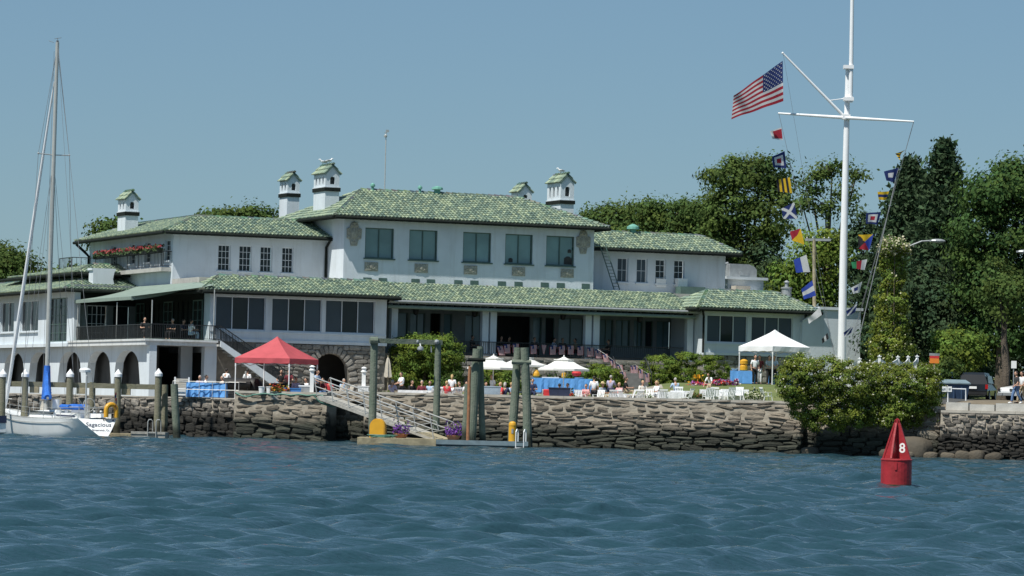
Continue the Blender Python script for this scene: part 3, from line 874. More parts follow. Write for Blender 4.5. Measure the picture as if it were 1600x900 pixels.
# ---- chimneys
def chimney(px0,px1,px2,v,zb,zt,nar,band_px,parent=CH):
    a,_=bl(px1,300,v); b,_=bl(px2,300,v)                  # front face
    ls=[0]
    v2,_=bs(px0,300,a); L=v2-v
    q=MB(); q.box(a,b,v,v2,zb,zt*.0+band_px-.12); q.box(a-.06,b+.06,v-.06,v2+.06,band_px+.12,band_px+.18)
    sh=q.build('chimney',ST,CH)
    q=MB(); q.box(a-.07,b+.07,v-.07,v2+.07,band_px-.12,band_px+.12); q.build('band',MAT['dark_wood'],sh)
    q=MB(); wd=b-a
    z0=band_px+.18; hz=zt-z0
    q.wall((a,v),(b,v),z0,zt,[(wd*.34,wd*.68,z0+hz*.18,z0+hz*.72,wd*.15)],.16)
    hs=[]
    for i in range(nar):
        c=L*(i+.75)/(nar+.5); hs.append((c-.15,c+.15,z0+hz*.15,z0+hz*.75,.1))
    q.wall((a,v2),(a,v),z0,zt,hs,.16); q.wall((b,v),(b,v2),z0,zt,hs,.16); q.wall((b,v2),(a,v2),z0,zt)
    rise=.42*wd+.05
    q.add([(a,v,zt),(b,v,zt),((a+b)/2,v,zt+rise)],[(0,1,2)]); q.add([(a,v2,zt),(b,v2,zt),((a+b)/2,v2,zt+rise)],[(2,1,0)])
    q.build('lantern',ST,sh)
    q=MB(); q.box(a+.18,b-.18,v+.2,v2-.2,z0,zt-.05); q.build('flue',MAT['interior'],sh)
    tiles,base=MB(),MB(); tiles.col=(1,1,1); m=(a+b)/2; o_=.07
    A=(a-o_,v-o_,zt-.1); 
    roof_slope(tiles,base,[(a-o_,v2+o_,zt-.06),(a-o_,v-o_,zt-.06),(m,v-o_,zt+rise+.06),(m,v2+o_,zt+rise+.06)],.21,.33)
    roof_slope(tiles,base,[(b+o_,v-o_,zt-.06),(b+o_,v2+o_,zt-.06),(m,v2+o_,zt+rise+.06),(m,v-o_,zt+rise+.06)],.21,.33)
    ridge(tiles,(m,v-o_-.05,zt+rise+.07),(m,v2+o_,zt+rise+.07),.11)
    for s_ in (a-o_,b+o_): base.bar((s_,v-o_,zt-.12),(m,v-o_,zt+rise+.0),.05,.08)
    rf_=base.build('roof',MAT['green_trim'],sh); tag(tiles.build('roof_tiles',TILE,rf_),kind='stuff')
    return m,v,v2,zt+rise
def zat(px,py,v): return bl(px,py,v)[1]
CHM=[]
v1c=bs(197,340,l0+.35)[0]
CHM.append(chimney(185,197,217,v1c,11.5,zat(205,310,v1c),2,zat(205,334,v1c)))
CHM.append(chimney(437,449,468,20.,12.5,zat(458,281,20.),2,zat(458,305,20.)))
CHM.append(chimney(490,508,530,9.6,13.4,zat(519,270,9.6),3,zat(519,296,9.6)))
CHM.append(chimney(799,811,831,17.0,13.5,zat(821,299,17.),2,zat(821,322,17.)))
CHM.append(chimney(855,876,897,13.5,13.0,zat(886,284,13.5),3,zat(886,316,13.5)))
# antenna mast
q=MB(); u,z=bl(601,300,11); _,zt=bl(601,206,11)
q.tube([(u,11,rz_c-.2),(u,11,zt)],.035,6); q.bar((u-.12,11,zt-.05),(u+.12,11,zt-.05),.03); q.lathe([(.1,0),(.12,.12),(.02,.2)],8,(u-.03,11,zt-.35)); q.box(u-.02,u+.2,10.98,11.02,zt,zt+.14)
q.build('weather_mast',MAT['steel'],CH)
# shed wall at the far right with the raking coping
s0_,zt0=bl(1254,503,-.4); s1_,_=bl(1345,500,-.4)
SH=empty('shed',bw(s0_,-.4,0),TH,'low white shed with raking parapet behind the flagpole foot','shed')
sl=s1_-s0_; zc=zat(1290,484,-.4)
q=MB(); q.prism([(0,3.5),(sl,3.5),(sl,zc),(1.2,zc),(.9,zc-.08),(.45,zc-.5),(0,zt0-.0)],'y',0,5); q.build('wall',ST,SH)
q=MB(); q.prism([(1.15,zc+.003),(sl+.1,zc+.003),(sl+.1,zc+.18),(1.15,zc+.18)],'y',-.13,5.1); q.bar((0,-.02,zt0+.05),(1.2,-.02,zc+.03),.1,.1); q.build('coping',MAT['trim'],SH)
# ladder leaning on the right wing
a=bw(*[bl(964,452,6.9)[0]],6.9,9.95); b=bw(bl(937,370,8.0)[0],7.6,12.95)
q=MB(); o_=E*.2
q.tube([a-o_,b-o_],.035,6); q.tube([a+o_,b+o_],.035,6)
for i in range(1,14): p=a.lerp(b,i/14); q.tube([p-o_,p+o_],.02,6)
tag(q.build('ladder',MAT['green_trim']),'dark green ladder leaning against the right upstairs wing','ladder')
# flower boxes along the balcony
nb=7; vv0=vb0+.2; vb1=vb1-3.2
for i in range(nb):
    va=vv0+(vb1-vv0)*i/nb; vb=va+(vb1-vv0)/nb-.15
    fb_=empty('flower_box',bw(bo-.08,(va+vb)/2,zb0+.92),TH,ORD[i]+' red geranium box from the house corner along the upstairs balcony railing','flower box','flower boxes along the balcony railing')
    h=(vb-va)/2
    q=MB(); q.box(-.2,.1,-h,h,-.02,.2); q.build('box',MAT['dark_wood'],fb_)
    q=MB()
    for k in range(150):
        c=Vector((random.uniform(-.3,.2),random.uniform(-h,h),random.uniform(.1,.5)))
        g=random.random(); q.col=(.05,.09,.03) if c.z<.3 or g<.45 else random.choice([(.34,.04,.05),(.38,.09,.09),(.28,.03,.05)])
        s=random.uniform(.04,.08); a=Vector((random.gauss(0,1),random.gauss(0,1),random.gauss(0,1))).normalized(); b=a.orthogonal().normalized()
        q.add([c-a*s-b*s,c+a*s-b*s,c+a*s+b*s,c-a*s+b*s],[(0,1,2,3)])
    tag(q.build('flowers',MAT['petal'],fb_),kind='stuff')
# gulls on the chimney caps
def gull(loc,rz,label,name='gull'):
    r=empty(name,loc,rz,label,'bird')
    b=MB(); b.tube([(-.26,0,.16),(-.15,0,.2),(0,0,.22),(.1,0,.24),(.15,0,.31),(.19,0,.36),(.24,0,.36),(.30,0,.345)],[.015,.06,.085,.075,.045,.05,.035,.008],10)
    b.build('body',MAT['white_paint'],r,smooth=True)
    for s in (-1,1):
        q=MB(); q.tube([(.08,s*.075,.25),(-.08,s*.085,.24),(-.25,s*.05,.2),(-.33,s*.02,.19)],[.03,.05,.03,.004],8); q.build('wing',MAT['galv'],r,smooth=True)
        q=MB(); q.tube([(.0,s*.03,.16),(.0,s*.03,0)],.008,6); q.tube([(0,s*.03,.005),(.06,s*.03,.005)],.008,6); q.build('leg',MAT['yellow'],r)
    return r
m,v,v2,z=CHM[2]; gull(bw(m,v2-.3,z+.14),R(200),'white gull on the tallest left chimney, nearer its far end'); gull(bw(m,v+.7,z+.14),R(20),'white gull on the tallest left chimney, nearer its front end')
m,v,v2,z=CHM[4]; gull(bw(m,v+1.2,z+.14),R(190),'white gull perched on the chimney at the right roof end')
# ================================================================ WATER
def water():
    ys = [33.0]
    while ys[-1] < 214: ys.append(ys[-1] + max(.13, ys[-1]*.0022))
    ys = np.array(ys); nx = 540
    t = np.linspace(-1, 1, nx)
    X = t[None,:] * (ys[:,None]*.165 + 16); Y = np.repeat(ys[:,None], nx, 1)
    Z = np.zeros_like(X)
    g = np.random.default_rng(3)
    n = 110
    lam = np.exp(g.uniform(np.log(.45), np.log(6.5), n))
    th = R(-68) + g.normal(0, .48, n)
    amp = .0086 * lam**.74 * g.uniform(.3,1.2,n) / (1 + (lam/4.)**4)
    DX = np.zeros_like(X); DY = np.zeros_like(X)
    amp = amp*(1+.55*np.exp(-(np.log(lam/1.3)/.5)**2))
    for l, a, q in zip(lam, amp, th):
        k = 2*math.pi/l; kx, ky = k*math.cos(q), k*math.sin(q)
        # leave out waves the mesh is too coarse for
        w = np.clip((l/ (2.6*np.maximum(.13, Y*.0022)) - 1)/1.0, 0, 1)
        ph = kx*X + ky*Y + g.uniform(0, 6.28)
        Z += w*a*np.cos(ph); DX -= w*a*.8*math.cos(q)*np.sin(ph); DY -= w*a*.8*math.sin(q)*np.sin(ph)
    amp_edge = np.clip((1-np.abs(t[None,:]))/.06,0,1)*np.clip((ys[:,None]-33)/4,0,1)*np.clip((214-ys[:,None])/6,0,1)
    gust = .85 + .3*np.sin(X*.11+Y*.05+1) * np.sin(Y*.07-X*.03)
    gust = gust*amp_edge
    Z *= gust
    co = np.stack([X+DX*gust, Y+DY*gust, Z-.02], -1).reshape(-1,3).astype(np.float32)
    ny = len(ys)
    i = np.arange((ny-1)*(nx-1)); r = i//(nx-1); c = i % (nx-1)
    a = r*nx + c
    f = np.stack([a, a+1, a+nx+1, a+nx], 1).astype(np.int32)
    me = bpy.data.meshes.new('water')
    me.vertices.add(len(co)); me.vertices.foreach_set('co', co.ravel())
    me.loops.add(f.size); me.loops.foreach_set('vertex_index', f.ravel())
    me.polygons.add(len(f)); me.polygons.foreach_set('loop_start', np.arange(len(f), dtype=np.int32)*4)
    me.polygons.foreach_set('use_smooth', np.ones(len(f), dtype=bool))
    me.update(); me.validate()
    return me
def water_mat():
    m = bpy.data.materials.new('water'); m.use_nodes = True
    t = m.node_tree; N = t.nodes; b = N['Principled BSDF']
    b.inputs['Base Color'].default_value = (.019,.052,.070,1); b.inputs['Roughness'].default_value = .07
    b.inputs['IOR'].default_value = 1.33
    tc = N.new('ShaderNodeTexCoord'); mp = N.new('ShaderNodeMapping'); mp.inputs['Scale'].default_value = (.8,2.,1)
    t.links.new(tc.outputs['Object'], mp.inputs[0])
    prev = None
    for s, st, d in ((1.1,.6,.14),(3.2,.8,.07),(7.,.8,.03)):
        nz = N.new('ShaderNodeTexNoise'); nz.inputs['Scale'].default_value = s; nz.inputs['Detail'].default_value = 3
        t.links.new(mp.outputs[0], nz.inputs['Vector'])
        bp = N.new('ShaderNodeBump'); bp.inputs['Strength'].default_value = st; bp.inputs['Distance'].default_value = d
        t.links.new(nz.outputs[0], bp.inputs['Height'])
        if prev: t.links.new(prev.outputs[0], bp.inputs['Normal'])
        prev = bp
    t.links.new(prev.outputs[0], b.inputs['Normal'])
    return m
WM = water_mat()
wm = water(); wm.materials.append(WM)
tag(link_mesh('water', wm), kind='structure')
q = MB(); z = -.02                                       # open water all round the chop, out to the horizon
a_, b_ = 33*.165+16, 214*.165+16; yb_ = 214.2
q.add([(-3000,-3000,z),(3000,-3000,z),(3000,3500,z),(-3000,3500,z),(-a_,33,z),(a_,33,z),(b_,yb_,z),(-b_,yb_,z)],[(0,1,5,4),(1,2,6,5),(2,3,7,6),(3,0,4,7)])
tag(q.build('open_water', WM), kind='structure')

# ================================================================ GROUND
_A, _B = atz(300, 203, 0), atz(1400, 187, 0)              # the seawall runs straight through these two points
_M = (_B.y-_A.y)/(_B.x-_A.x)
def wallY(px):
    rx = atz(px, 190, 0).x/190
    return (_A.y - _M*_A.x)/(1 - _M*rx)
def wallP(px, off=0, z=0):
    p = atz(px, wallY(px), z); return p + Vector((0, off, 0))
WA, WB = wallP(-100), wallP(1700)
WD = (WB-WA).normalized(); WN = Vector((-WD.y, WD.x, 0))       # WN points inland
def inland(x, y): return (Vector((x,y,0))-Vector((WA.x,WA.y,0))).dot(WN)
def ss(a, b, x):
    t = min(1, max(0, (x-a)/(b-a))); return t*t*(3-2*t)
def gz(x, y):
    s = inland(x, y)
    right = ss(6, 10, x)*(1-ss(23,26,x))
    h = 2.27 + .10*ss(3, 8, x)                             # the terrace lies below the top of the seawall
    h += right*1.48*ss(5.5, 17, s)
    h += .75*ss(9.5, 13.5, s)*ss(-7, -4, x)*(1-ss(6, 10, x))
    h += ss(23,26,x)*(.75*ss(1.5,9,s))
    h += 2.0*ss(34, 70, s)
    return h
def ground():
    xs = list(np.linspace(-45, 60, 150)); xs = [-2500,-900,-300,-120,-70]+xs+[90,150,300,900,2500]
    ss_ = [.9,1.5]+list(np.linspace(2.2,75,80))+[90,130,200,400,900,3000]
    v = []
    for s in ss_:
        for x in xs:
            y = WA.y + (x-WA.x)*WD.y/WD.x + s/WD.x*1.0
            xx = x
            if abs(x) > 65: y = WA.y + (max(-65,min(65,x))-WA.x)*WD.y/WD.x + s
            v.append((xx, y, gz(xx, y)))
    n = len(xs)
    f = [(j*n+i, j*n+i+1, (j+1)*n+i+1, (j+1)*n+i) for j in range(len(ss_)-1) for i in range(n-1)]
    q = MB(); q.add(v, f)
    return q.build('ground', MAT['grass'], smooth=True)
tag(ground(), kind='structure')
def strip(name, x0, x1, s0, s1, mat, dz, nx=40, ns=8):
    v = []
    for j in range(ns+1):
        for i in range(nx+1):
            x = x0+(x1-x0)*i/nx; s = s0+(s1-s0)*j/ns
            y = WA.y + (x-WA.x)*WD.y/WD.x + s/WD.x
            v.append((x,y,gz(x,y)+dz))
    q = MB(); n = nx+1
    q.add(v, [(j*n+i, j*n+i+1, (j+1)*n+i+1, (j+1)*n+i) for j in range(ns) for i in range(nx)])
    return tag(q.build(name, MAT[mat]), kind='structure')
strip('terrace', -45, 9, .9, 16, 'paving', .012)
strip('basement_floor', -60, -1, 16.02, 70, 'dirt', .012)
strip('asphalt', 24, 60, 9, 34, 'asphalt', .07)
strip('dirt_verge', 23.5, 60, .9, 8.96, 'dirt', .06)

# ================================================================ SEAWALLS
def seawall(pxa, pxb, off, ztop, label, rows, lmin, lmax, mat, mortar, coping=None, batter=.25, rough=0, cop_h=.14):
    a, b = wallP(pxa, off), wallP(pxb, off); a.z = b.z = 0
    d = (b-a); L = d.length; d.normalize()
    rz = math.atan2(d.y, d.x)
    r = empty('seawall', a, rz, label, 'seawall')
    q = MB(); q.hexa([(0,.12,-1),(L,.12,-1),(L,1.6,-1),(0,1.6,-1)], [(0,.12+batter,ztop),(L,.12+batter,ztop),(L,1.6,ztop),(0,1.6,ztop)])
    q.build('core', MAT[mortar], r)
    z = -.15; n = 0
    rh = (ztop+.15)/rows
    k = 0
    while z < ztop-.06:
        h = rh*random.uniform(.6,1.4)
        if z+h > ztop-.04: h = max(.16, ztop-.02-z)
        x = random.uniform(-.1,.2)
        while x < L-.15:
            l = min(random.uniform(lmin,lmax), L-x+.1)
            cz = z+h/2 + random.uniform(-.07,.07)
            up = ss(1.2, 1.9, cz+.25*math.sin(x*.7))
            dp = random.uniform(.40,.52)
            y = .12 + batter*max(0,cz)/ztop + dp/2 - .12 + random.uniform(-.06,.06)*(1-.6*up) - rough*random.random() + up*.09
            hh = h*random.uniform(.75,1.25)*(1-.12*up)
            o = stone(r, (x+l/2, y, cz), (l*random.uniform(.85,1.02)*(1-.10*up), dp, hh), mat, random.uniform(-.08,.08)*(1+rough*3), random.uniform(-.13,.13)*(1+rough*4))
            n += 1
            x += l*random.uniform(.93,1.0)
        z += h*.97
    if coping:
        q = MB(); x = 0
        while x < L:
            l = min(random.uniform(1.6,2.6), L-x)
            q.box(x+.006, x+l-.006, batter+.08, 1.5, ztop, ztop+cop_h); x += l
        q.build('coping', MAT[coping], r)
    return r, L
seawall(-120, 366, .15, 2.22, 'low rubble seawall of pale angular boulders behind the sailboat', 8, .35, .8, 'rubble', 'mortar', 'curb', .35, .25, .08)
seawall(363, 507, -.9, 2.6, 'bulging section of seawall with long flat dark stones below the red tent', 10, .5, 1.7, 'stone', 'mortar', 'curb', .2, .05)
seawall(505, 566, 1.5, 2.7, 'dark recessed bit of seawall behind the gangway', 9, .45, 1.2, 'stone', 'mortar', 'curb', .2, .03)
seawall(564, 1248, .0, 2.7, 'long fieldstone seawall below the white tables with pale mortared top courses', 13, .6, 1.65, 'stone', 'mortar', 'curb', .3, .03)
seawall(1246, 1466, .7, 2.6, 'shaded seawall section beneath the hanging vines', 10, .5, 1.4, 'stone', 'mortar', 'curb', .3, .05)
seawall(1464, 1648, -.3, 2.42, 'right hand rubble seawall below the car park', 12, .3, .62, 'rubble', 'mortar', 'curb', .35, .12, .12)
for px, w_, h_, dy, lab in ((1422,1.9,1.15,-.5,'large smooth brown boulder behind the buoy'),(1392,1.2,.45,-.9,'low brown boulder left of the buoy at the waterline'),(1408,1.2,.35,-1.2,'flat brown boulder just behind the buoy base'),
        (1478,.7,.35,-1.,'rounded boulder at the left foot of the rubble wall'),(1500,.75,.45,-1.1,'second rounded boulder along the foot of the rubble wall'),(1521,.8,.5,-1.,'third rounded boulder along the foot of the rubble wall'),
        (1548,.8,.4,-1.1,'fourth rounded boulder along the foot of the rubble wall'),(1450,.7,.35,-.9,'small boulder beneath the right end of the vines'),(1264,.8,.45,-.4,'grey boulder at the left end of the vine shadow')):
    p = wallP(px, dy); me = STV[int(px)%9].copy(); me.name='boulder'; me.materials.append(MAT['boulder'])
    bm = bmesh.new(); bm.from_mesh(me); bmesh.ops.subdivide_edges(bm, edges=bm.edges[:], cuts=1, use_grid_fill=True, smooth=.6); bm.to_mesh(me); bm.free()
    me.polygons.foreach_set('use_smooth',[True]*len(me.polygons))
    o = link_mesh('boulder', me, None, loc=(p.x, p.y, h_*.18)); o.scale = (w_, w_*.8, h_*1.3); o.rotation_euler = (0, random.uniform(-.2,.2), random.uniform(-.5,.5)); tag(o, lab, 'boulder')

LEAVES = []
# ================================================================ TREES AND SHRUBS
def quads(cs, size, tint, aspect=1.5, updir=.0, g=rng, guide=None):
    n = len(cs)
    nrm = g.normal(size=(n,3))*(1 if guide is None else .55); nrm[:,2] += updir
    if guide is not None: nrm += guide
    nrm /= np.linalg.norm(nrm,axis=1)[:,None]
    t = g.normal(size=(n,3)); t -= nrm*(t*nrm).sum(1)[:,None]; t /= np.linalg.norm(t,axis=1)[:,None]
    b = np.cross(nrm,t)
    s = size*g.uniform(.5,1.5,n)[:,None]*.5
    # pointed leaf spray: a six sided leaf shape
    V = np.stack([cs-t*s*aspect, cs-b*s*.8, cs+t*s*aspect+nrm*s*.3, cs+b*s*.8],1)
    return V.reshape(-1,3), np.repeat(tint,4,0)
def leaf_mesh(name, V, T, mat):
    n = len(V)//4
    me = bpy.data.meshes.new(name)
    me.vertices.add(len(V)); me.vertices.foreach_set('co', V.astype(np.float32).ravel())
    me.loops.add(len(V)); me.loops.foreach_set('vertex_index', np.arange(len(V),dtype=np.int32))
    me.polygons.add(n); me.polygons.foreach_set('loop_start', np.arange(n,dtype=np.int32)*4)
    ca = me.color_attributes.new('tint','FLOAT_COLOR','POINT')
    ca.data.foreach_set('color', np.concatenate([T,np.ones((len(T),1))],1).astype(np.float32).ravel())
    me.materials.append(mat); me.update(); me.validate()
    return me
def crown_points(lobes, clumps, per, cs, g, shell=.55):
    out, tint, gd = [], [], []
    for (c, r) in lobes:
        vol = (r[0]*r[1]*r[2])**(2/3)
        k = max(5, int(clumps*vol))
        d = g.normal(size=(k,3)); d /= np.linalg.norm(d,axis=1)[:,None]
        rad = shell + (1.0-shell)*g.random(k)**.6
        P = np.array(c)+d*rad[:,None]*np.array(r)
        for p in P:
            m = int(per*g.uniform(.6,1.4))
            s = cs*g.uniform(.6,1.4)
            off = g.normal(size=(m,3))*np.array([s,s,s*.6])
            out.append(p + off)
            w = (p-np.array(c))/np.array(r); w = w/max(1e-6,np.linalg.norm(w)); gd.append(w*.7+off/s*.55)
            base = g.uniform(.72,1.25); yel = g.uniform(-.12,.18)
            t = np.array([base*(1+yel), base, base*(1-yel*.8)])
            tint.append(np.clip(t*g.uniform(.8,1.2,(m,1)),.2,2.2))
    return np.concatenate(out), np.concatenate(tint), np.concatenate(gd)
def tree(label, cat, lobes_px, Y, base_px, mat='leaf', leaf=.30, clumps=7, per=42, cs=.55, group=None, name='broadleaf_tree', zb=3.2, depth=1., seed=0, trunk_r=.3, shell=.5):
    g = np.random.default_rng(seed+11)
    b = atz(base_px, Y, zb)
    r = empty(name, b, 0, label, cat, group)
    lobes = []
    for (px,py,rx,ry) in lobes_px:
        k = Y/F; dy = g.uniform(-1,1)*rx*k*.5*depth
        p = at(px,py,Y+dy)
        lobes.append((np.array(p-b), (rx*k, rx*k*.85*depth, ry*k)))
    P, T, G = crown_points(lobes, clumps*2.0, per*2.2, cs*.85, g, shell)
    V, T = quads(P, leaf*.55, T, 1.3, .45, g, G)
    LEAVES.append((label[:30], len(P)))
    me = leaf_mesh('crown', V, T, MAT[mat]); link_mesh('crown', me, r)
    q = MB()
    top = max(l[0][2] for l in lobes)
    cx = np.mean([l[0][0] for l in lobes])
    q.tube([(0,0,-.3),(.05,0,top*.25),(cx*.4,0,top*.5),(cx*.8,0,top*.8)],[trunk_r*1.25,trunk_r,trunk_r*.75,trunk_r*.25],9)
    for c, rr in lobes:
        s = Vector((cx*.3,0,max(.5,c[2]*.45))); e_ = Vector(c)
        q.tube([s, s.lerp(e_,.5)+Vector((0,0,.3)), e_],[trunk_r*.4,trunk_r*.28,.04],6)
        for j in range(3):
            d = Vector((g.normal(),g.normal(),abs(g.normal()))).normalized()
            q.tube([e_, e_+Vector((d.x*rr[0]*.8,d.y*rr[1]*.8,d.z*rr[2]*.8))],[.06,.015],5)
    q.build('trunk', MAT['bark'], r)
    return r
tree('dark broadleaf trees mass at the far left edge behind the sailboat rigging','tree',[(18,425,42,34),(-10,415,40,34),(45,432,24,18),(-40,440,40,50)],300,15,'leaf',.45,5,36,.7,seed=1,zb=4)
tree('low distant green tree between the mast and the stacked roof','tree',[(92,436,22,16),(118,432,20,12),(70,440,18,14)],330,95,'leaf',.45,6,34,.7,seed=2,zb=4)
tree('tree showing behind the leftmost chimney','tree',[(165,362,18,14),(182,352,14,10),(160,380,16,14)],262,168,'leaf',.4,9,34,.5,seed=3,zb=4)
tree('rounded green tree top rising behind the left upstairs roof','tree',[(340,344,30,18),(370,338,30,14),(400,340,24,14),(425,350,20,18)],285,370,'leaf',.4,7,38,.6,seed=4,zb=4)
tree('broad green tree just right of the tallest right chimney','tree',[(960,350,46,30),(1005,345,40,30),(985,395,60,45),(925,345,16,14)],275,985,'leaf',.36,6,40,.6,seed=5,zb=4.5)
tree('rounded green tree behind the ridge of the right wing','tree',[(1050,340,50,30),(1100,335,46,26),(1075,385,70,45),(1018,325,14,10)],262,1070,'leaf',.36,6,40,.6,seed=6,zb=4.5)
tree('tall spreading tree behind the end of the right wing roof','tree',[(1145,275,44,28),(1190,270,40,26),(1135,330,40,40),(1200,335,46,44),(1165,400,60,50),(1130,380,30,40),(1215,290,22,20)],252,1165,'leaf',.36,6,42,.55,seed=7,zb=4.5,trunk_r=.4)
tree('airy half open tree seen between signal flags and flagpole','tree',[(1265,285,22,22),(1300,270,26,22),(1325,300,18,26),(1255,325,18,18),(1290,320,20,20),(1338,275,10,12)],250,1290,'leaf',.34,4.5,34,.5,seed=8,zb=4.5,shell=.3)
tree('bright green low tree behind the shed and flagpole','tree',[(1270,420,46,52),(1310,400,36,42),(1235,460,40,50),(1290,480,46,44),(1285,378,34,22)],243,1300,'leaf_lime',.34,6,40,.55,seed=9,zb=4.3)
def conifer(label, px, Y, tip, base, half, seed, lean=0):
    g = np.random.default_rng(seed); b = atz(px, Y, 3.6); r = empty('conifer_tree', b, 0, label, 'tree')
    top = at(px,tip,Y).z - b.z; hw = half*Y/F
    out, T = [], []
    n = 900
    for i in range(n):
        t = (i+.5)/n; z = top*(1-.95*t**.9); rad = hw*(.10+.90*min(1,t*2.0)**.75)*g.uniform(.5,1.12)
        a = g.uniform(0,6.28); m = int(16+60*t)
        s = g.random(m)**.6
        droop = -.18*rad*s**2 + .25*rad*s*(1-t)
        P = np.stack([np.cos(a)*rad*s+lean*z, np.sin(a)*rad*s, z+droop],1) + g.normal(size=(m,3))*(.16+.10*s[:,None])
        out.append(P); k = g.uniform(.65,1.3); T.append(np.ones((m,3))*np.array([k*g.uniform(.9,1.1),k,k])*g.uniform(.8,1.2,(m,1)))
    V,T = quads(np.concatenate(out), .24, np.concatenate(T), 1.7, .2, g)
    link_mesh('crown', leaf_mesh('crown',V,T,MAT['leaf_dark']), r)
    q = MB(); q.tube([(0,0,-.2),(lean*top*.5,0,top*.5),(lean*top*.95,0,top*.95)],[.34,.22,.03],9); q.build('trunk',MAT['bark'],r)
conifer('tallest dark spruce right of the flagpole',1468,232,222,560,72,21)
conifer('shorter dark evergreen close left of the tallest spruce',1416,236,252,560,84,22)
tree('huge deep green maple filling the right edge','tree',[(1560,300,60,40),(1600,290,50,40),(1530,360,44,44),(1590,370,60,55),(1535,440,50,50),(1600,460,60,60),(1560,520,60,40),(1650,400,60,120),(1510,400,24,30)],222,1565,'leaf_maple',.34,6.5,44,.55,seed=13,zb=3.4,trunk_r=.42)
tree('dark green tree below the spruces behind the street lamp','tree',[(1440,460,50,50),(1480,500,50,50),(1430,530,44,40),(1475,550,40,30),(1395,480,30,50),(1380,540,30,34)],226,1450,'leaf_dark',.34,7,44,.5,seed=14,zb=3.6)
tree('shrubby bright tree above the parked dark cars','tree',[(1480,545,30,26),(1515,560,26,20),(1460,575,24,18),(1500,535,30,20)],214,1490,'leaf_lime',.3,8,40,.4,seed=15,zb=3.4,trunk_r=.12)
tree('dark narrow tree just right of the flagpole behind the flags','tree',[(1348,400,28,56),(1352,470,34,54),(1335,520,40,34),(1345,350,18,26)],238,1348,'leaf_dark',.34,6.5,44,.5,seed=18,zb=3.8)
tree('dark leafy tree mass behind the annex at the back','tree',[(1200,420,30,40),(1180,470,40,40),(1225,480,40,50),(1250,520,40,50),(1340,530,50,30)],250,1215,'leaf_dark',.36,6,40,.5,seed=16,zb=4.3)
tree('dark tree mass behind the cars at the right edge','tree',[(1545,560,60,40),(1600,570,50,40),(1500,580,40,30),(1660,560,60,60)],240,1560,'leaf_dark',.36,6,40,.5,seed=17,zb=3.4)

def shrub(name, label, cat, lobes_px, Y, base_px, zb, mat, leaf=.14, clumps=40, per=40, cs=.16, seed=0, flowers=None, depth=1., shell=.75, group=None, zmin=-.35):
    g = np.random.default_rng(seed+50); b = atz(base_px, Y, zb); r = empty(name, b, 0, label, cat, group)
    lobes = []
    for (px,py,rx,ry) in lobes_px:
        k = Y/F; p = at(px,py,Y+g.uniform(-.3,.3)); lobes.append((np.array(p-b),(rx*k,min(rx,ry*1.6)*k*.9*depth,ry*k)))
    P,T,G = crown_points(lobes, clumps*2.2, per*1.7, cs*.8, g, shell)
    LEAVES.append((label[:30], len(P)))
    keep = P[:,2] > zmin
    P,T,G = P[keep],T[keep],G[keep]
    if flowers is not None:
        fr, cols, fm = flowers
        m = g.random(len(P)) < fr
        fp = P[m]; ft = np.array(cols)[g.integers(0,len(cols),m.sum())]
        V,FT = quads(fp+np.array([0,-.05,.06]), leaf*fm, ft, 1., .3, g)
        tag(link_mesh('flowers', leaf_mesh('flowers',V,FT,MAT['petal']), r), kind='stuff')
    V,T = quads(P, leaf*.66, T, 1.3, .5, g, G)
    link_mesh('foliage', leaf_mesh('foliage',V,T,MAT[mat]), r)
    q = MB()
    for c,rr in lobes: q.tube([(c[0]*.5,c[1],-.2),(c[0],c[1],max(.1,c[2]))],[.05,.02],6)
    q.build('stem', MAT['bark'], r)
    return r
shrub('round_bush','big clipped yellow green bush behind the timber gallows','bush',[(640,560,34,36),(690,558,34,34),(665,553,44,30),(662,585,52,22),(700,580,24,24)],216,663,2.7,'leaf_lime',.15,26,44,.2,seed=1)
shrub('hedge','long clipped green hedge between the steps and the white tent','hedge',[(1030,580,32,24),(1075,577,38,26),(1112,578,28,24),(1060,592,54,16),(1010,592,16,16)],217,1068,2.9,'leaf_lime',.12,30,50,.13,shell=.88,seed=2)
shrub('vine_mass','tumbling mass of flowering vine hanging over the seawall behind the buoy','vine',
      [(1252,592,36,38),(1290,594,40,36),(1335,598,42,34),(1380,602,46,35),(1425,603,42,37),(1450,610,24,36),(1262,630,26,34),(1310,634,36,30),(1365,632,34,28),(1420,634,38,28),(1236,602,22,32),(1275,652,20,22),(1345,648,26,20),(1448,646,20,24),(1395,650,26,18),(1308,654,22,16),(1425,652,20,16)],
      wallY(1340)-.25,1340,2.6,'leaf_vine',.115,38,60,.16,seed=3,shell=.86,flowers=(.035,[(.62,.60,.42),(.7,.68,.55)],.75),depth=.75,zmin=-1.75)
shrub('vine_flowers','cream flower plume topping the vine covered lamp post','flowers',[(1398,384,18,12),(1386,392,10,14),(1411,389,10,10)],211.4,1396,3.2,'leaf_lime',.16,26,44,.2,seed=44,flowers=(.45,[(.62,.58,.42),(.55,.5,.36)],.9))
shrub('vine_pole_foliage','tall lamp post smothered in pale flowering vine','vine',[(1397,398,17,22),(1395,430,19,36),(1393,470,23,36),(1392,510,29,34),(1393,545,36,26)],212,1394,3.2,'leaf_vine',.16,26,44,.2,seed=4,flowers=(.03,[(.62,.60,.42)],.8),depth=.9)
shrub('garden_grass','clump of tall grass by the foot of the porch steps','plant',[(938,588,20,20),(955,596,14,14)],213,940,2.8,'leaf_lime',.2,40,30,.2,seed=5)
shrub('conical_shrub','small yellow green cone shaped shrub beside the steps','shrub',[(965,598,9,14),(963,586,5,10)],211,965,2.8,'leaf_lime',.12,60,40,.12,seed=6)
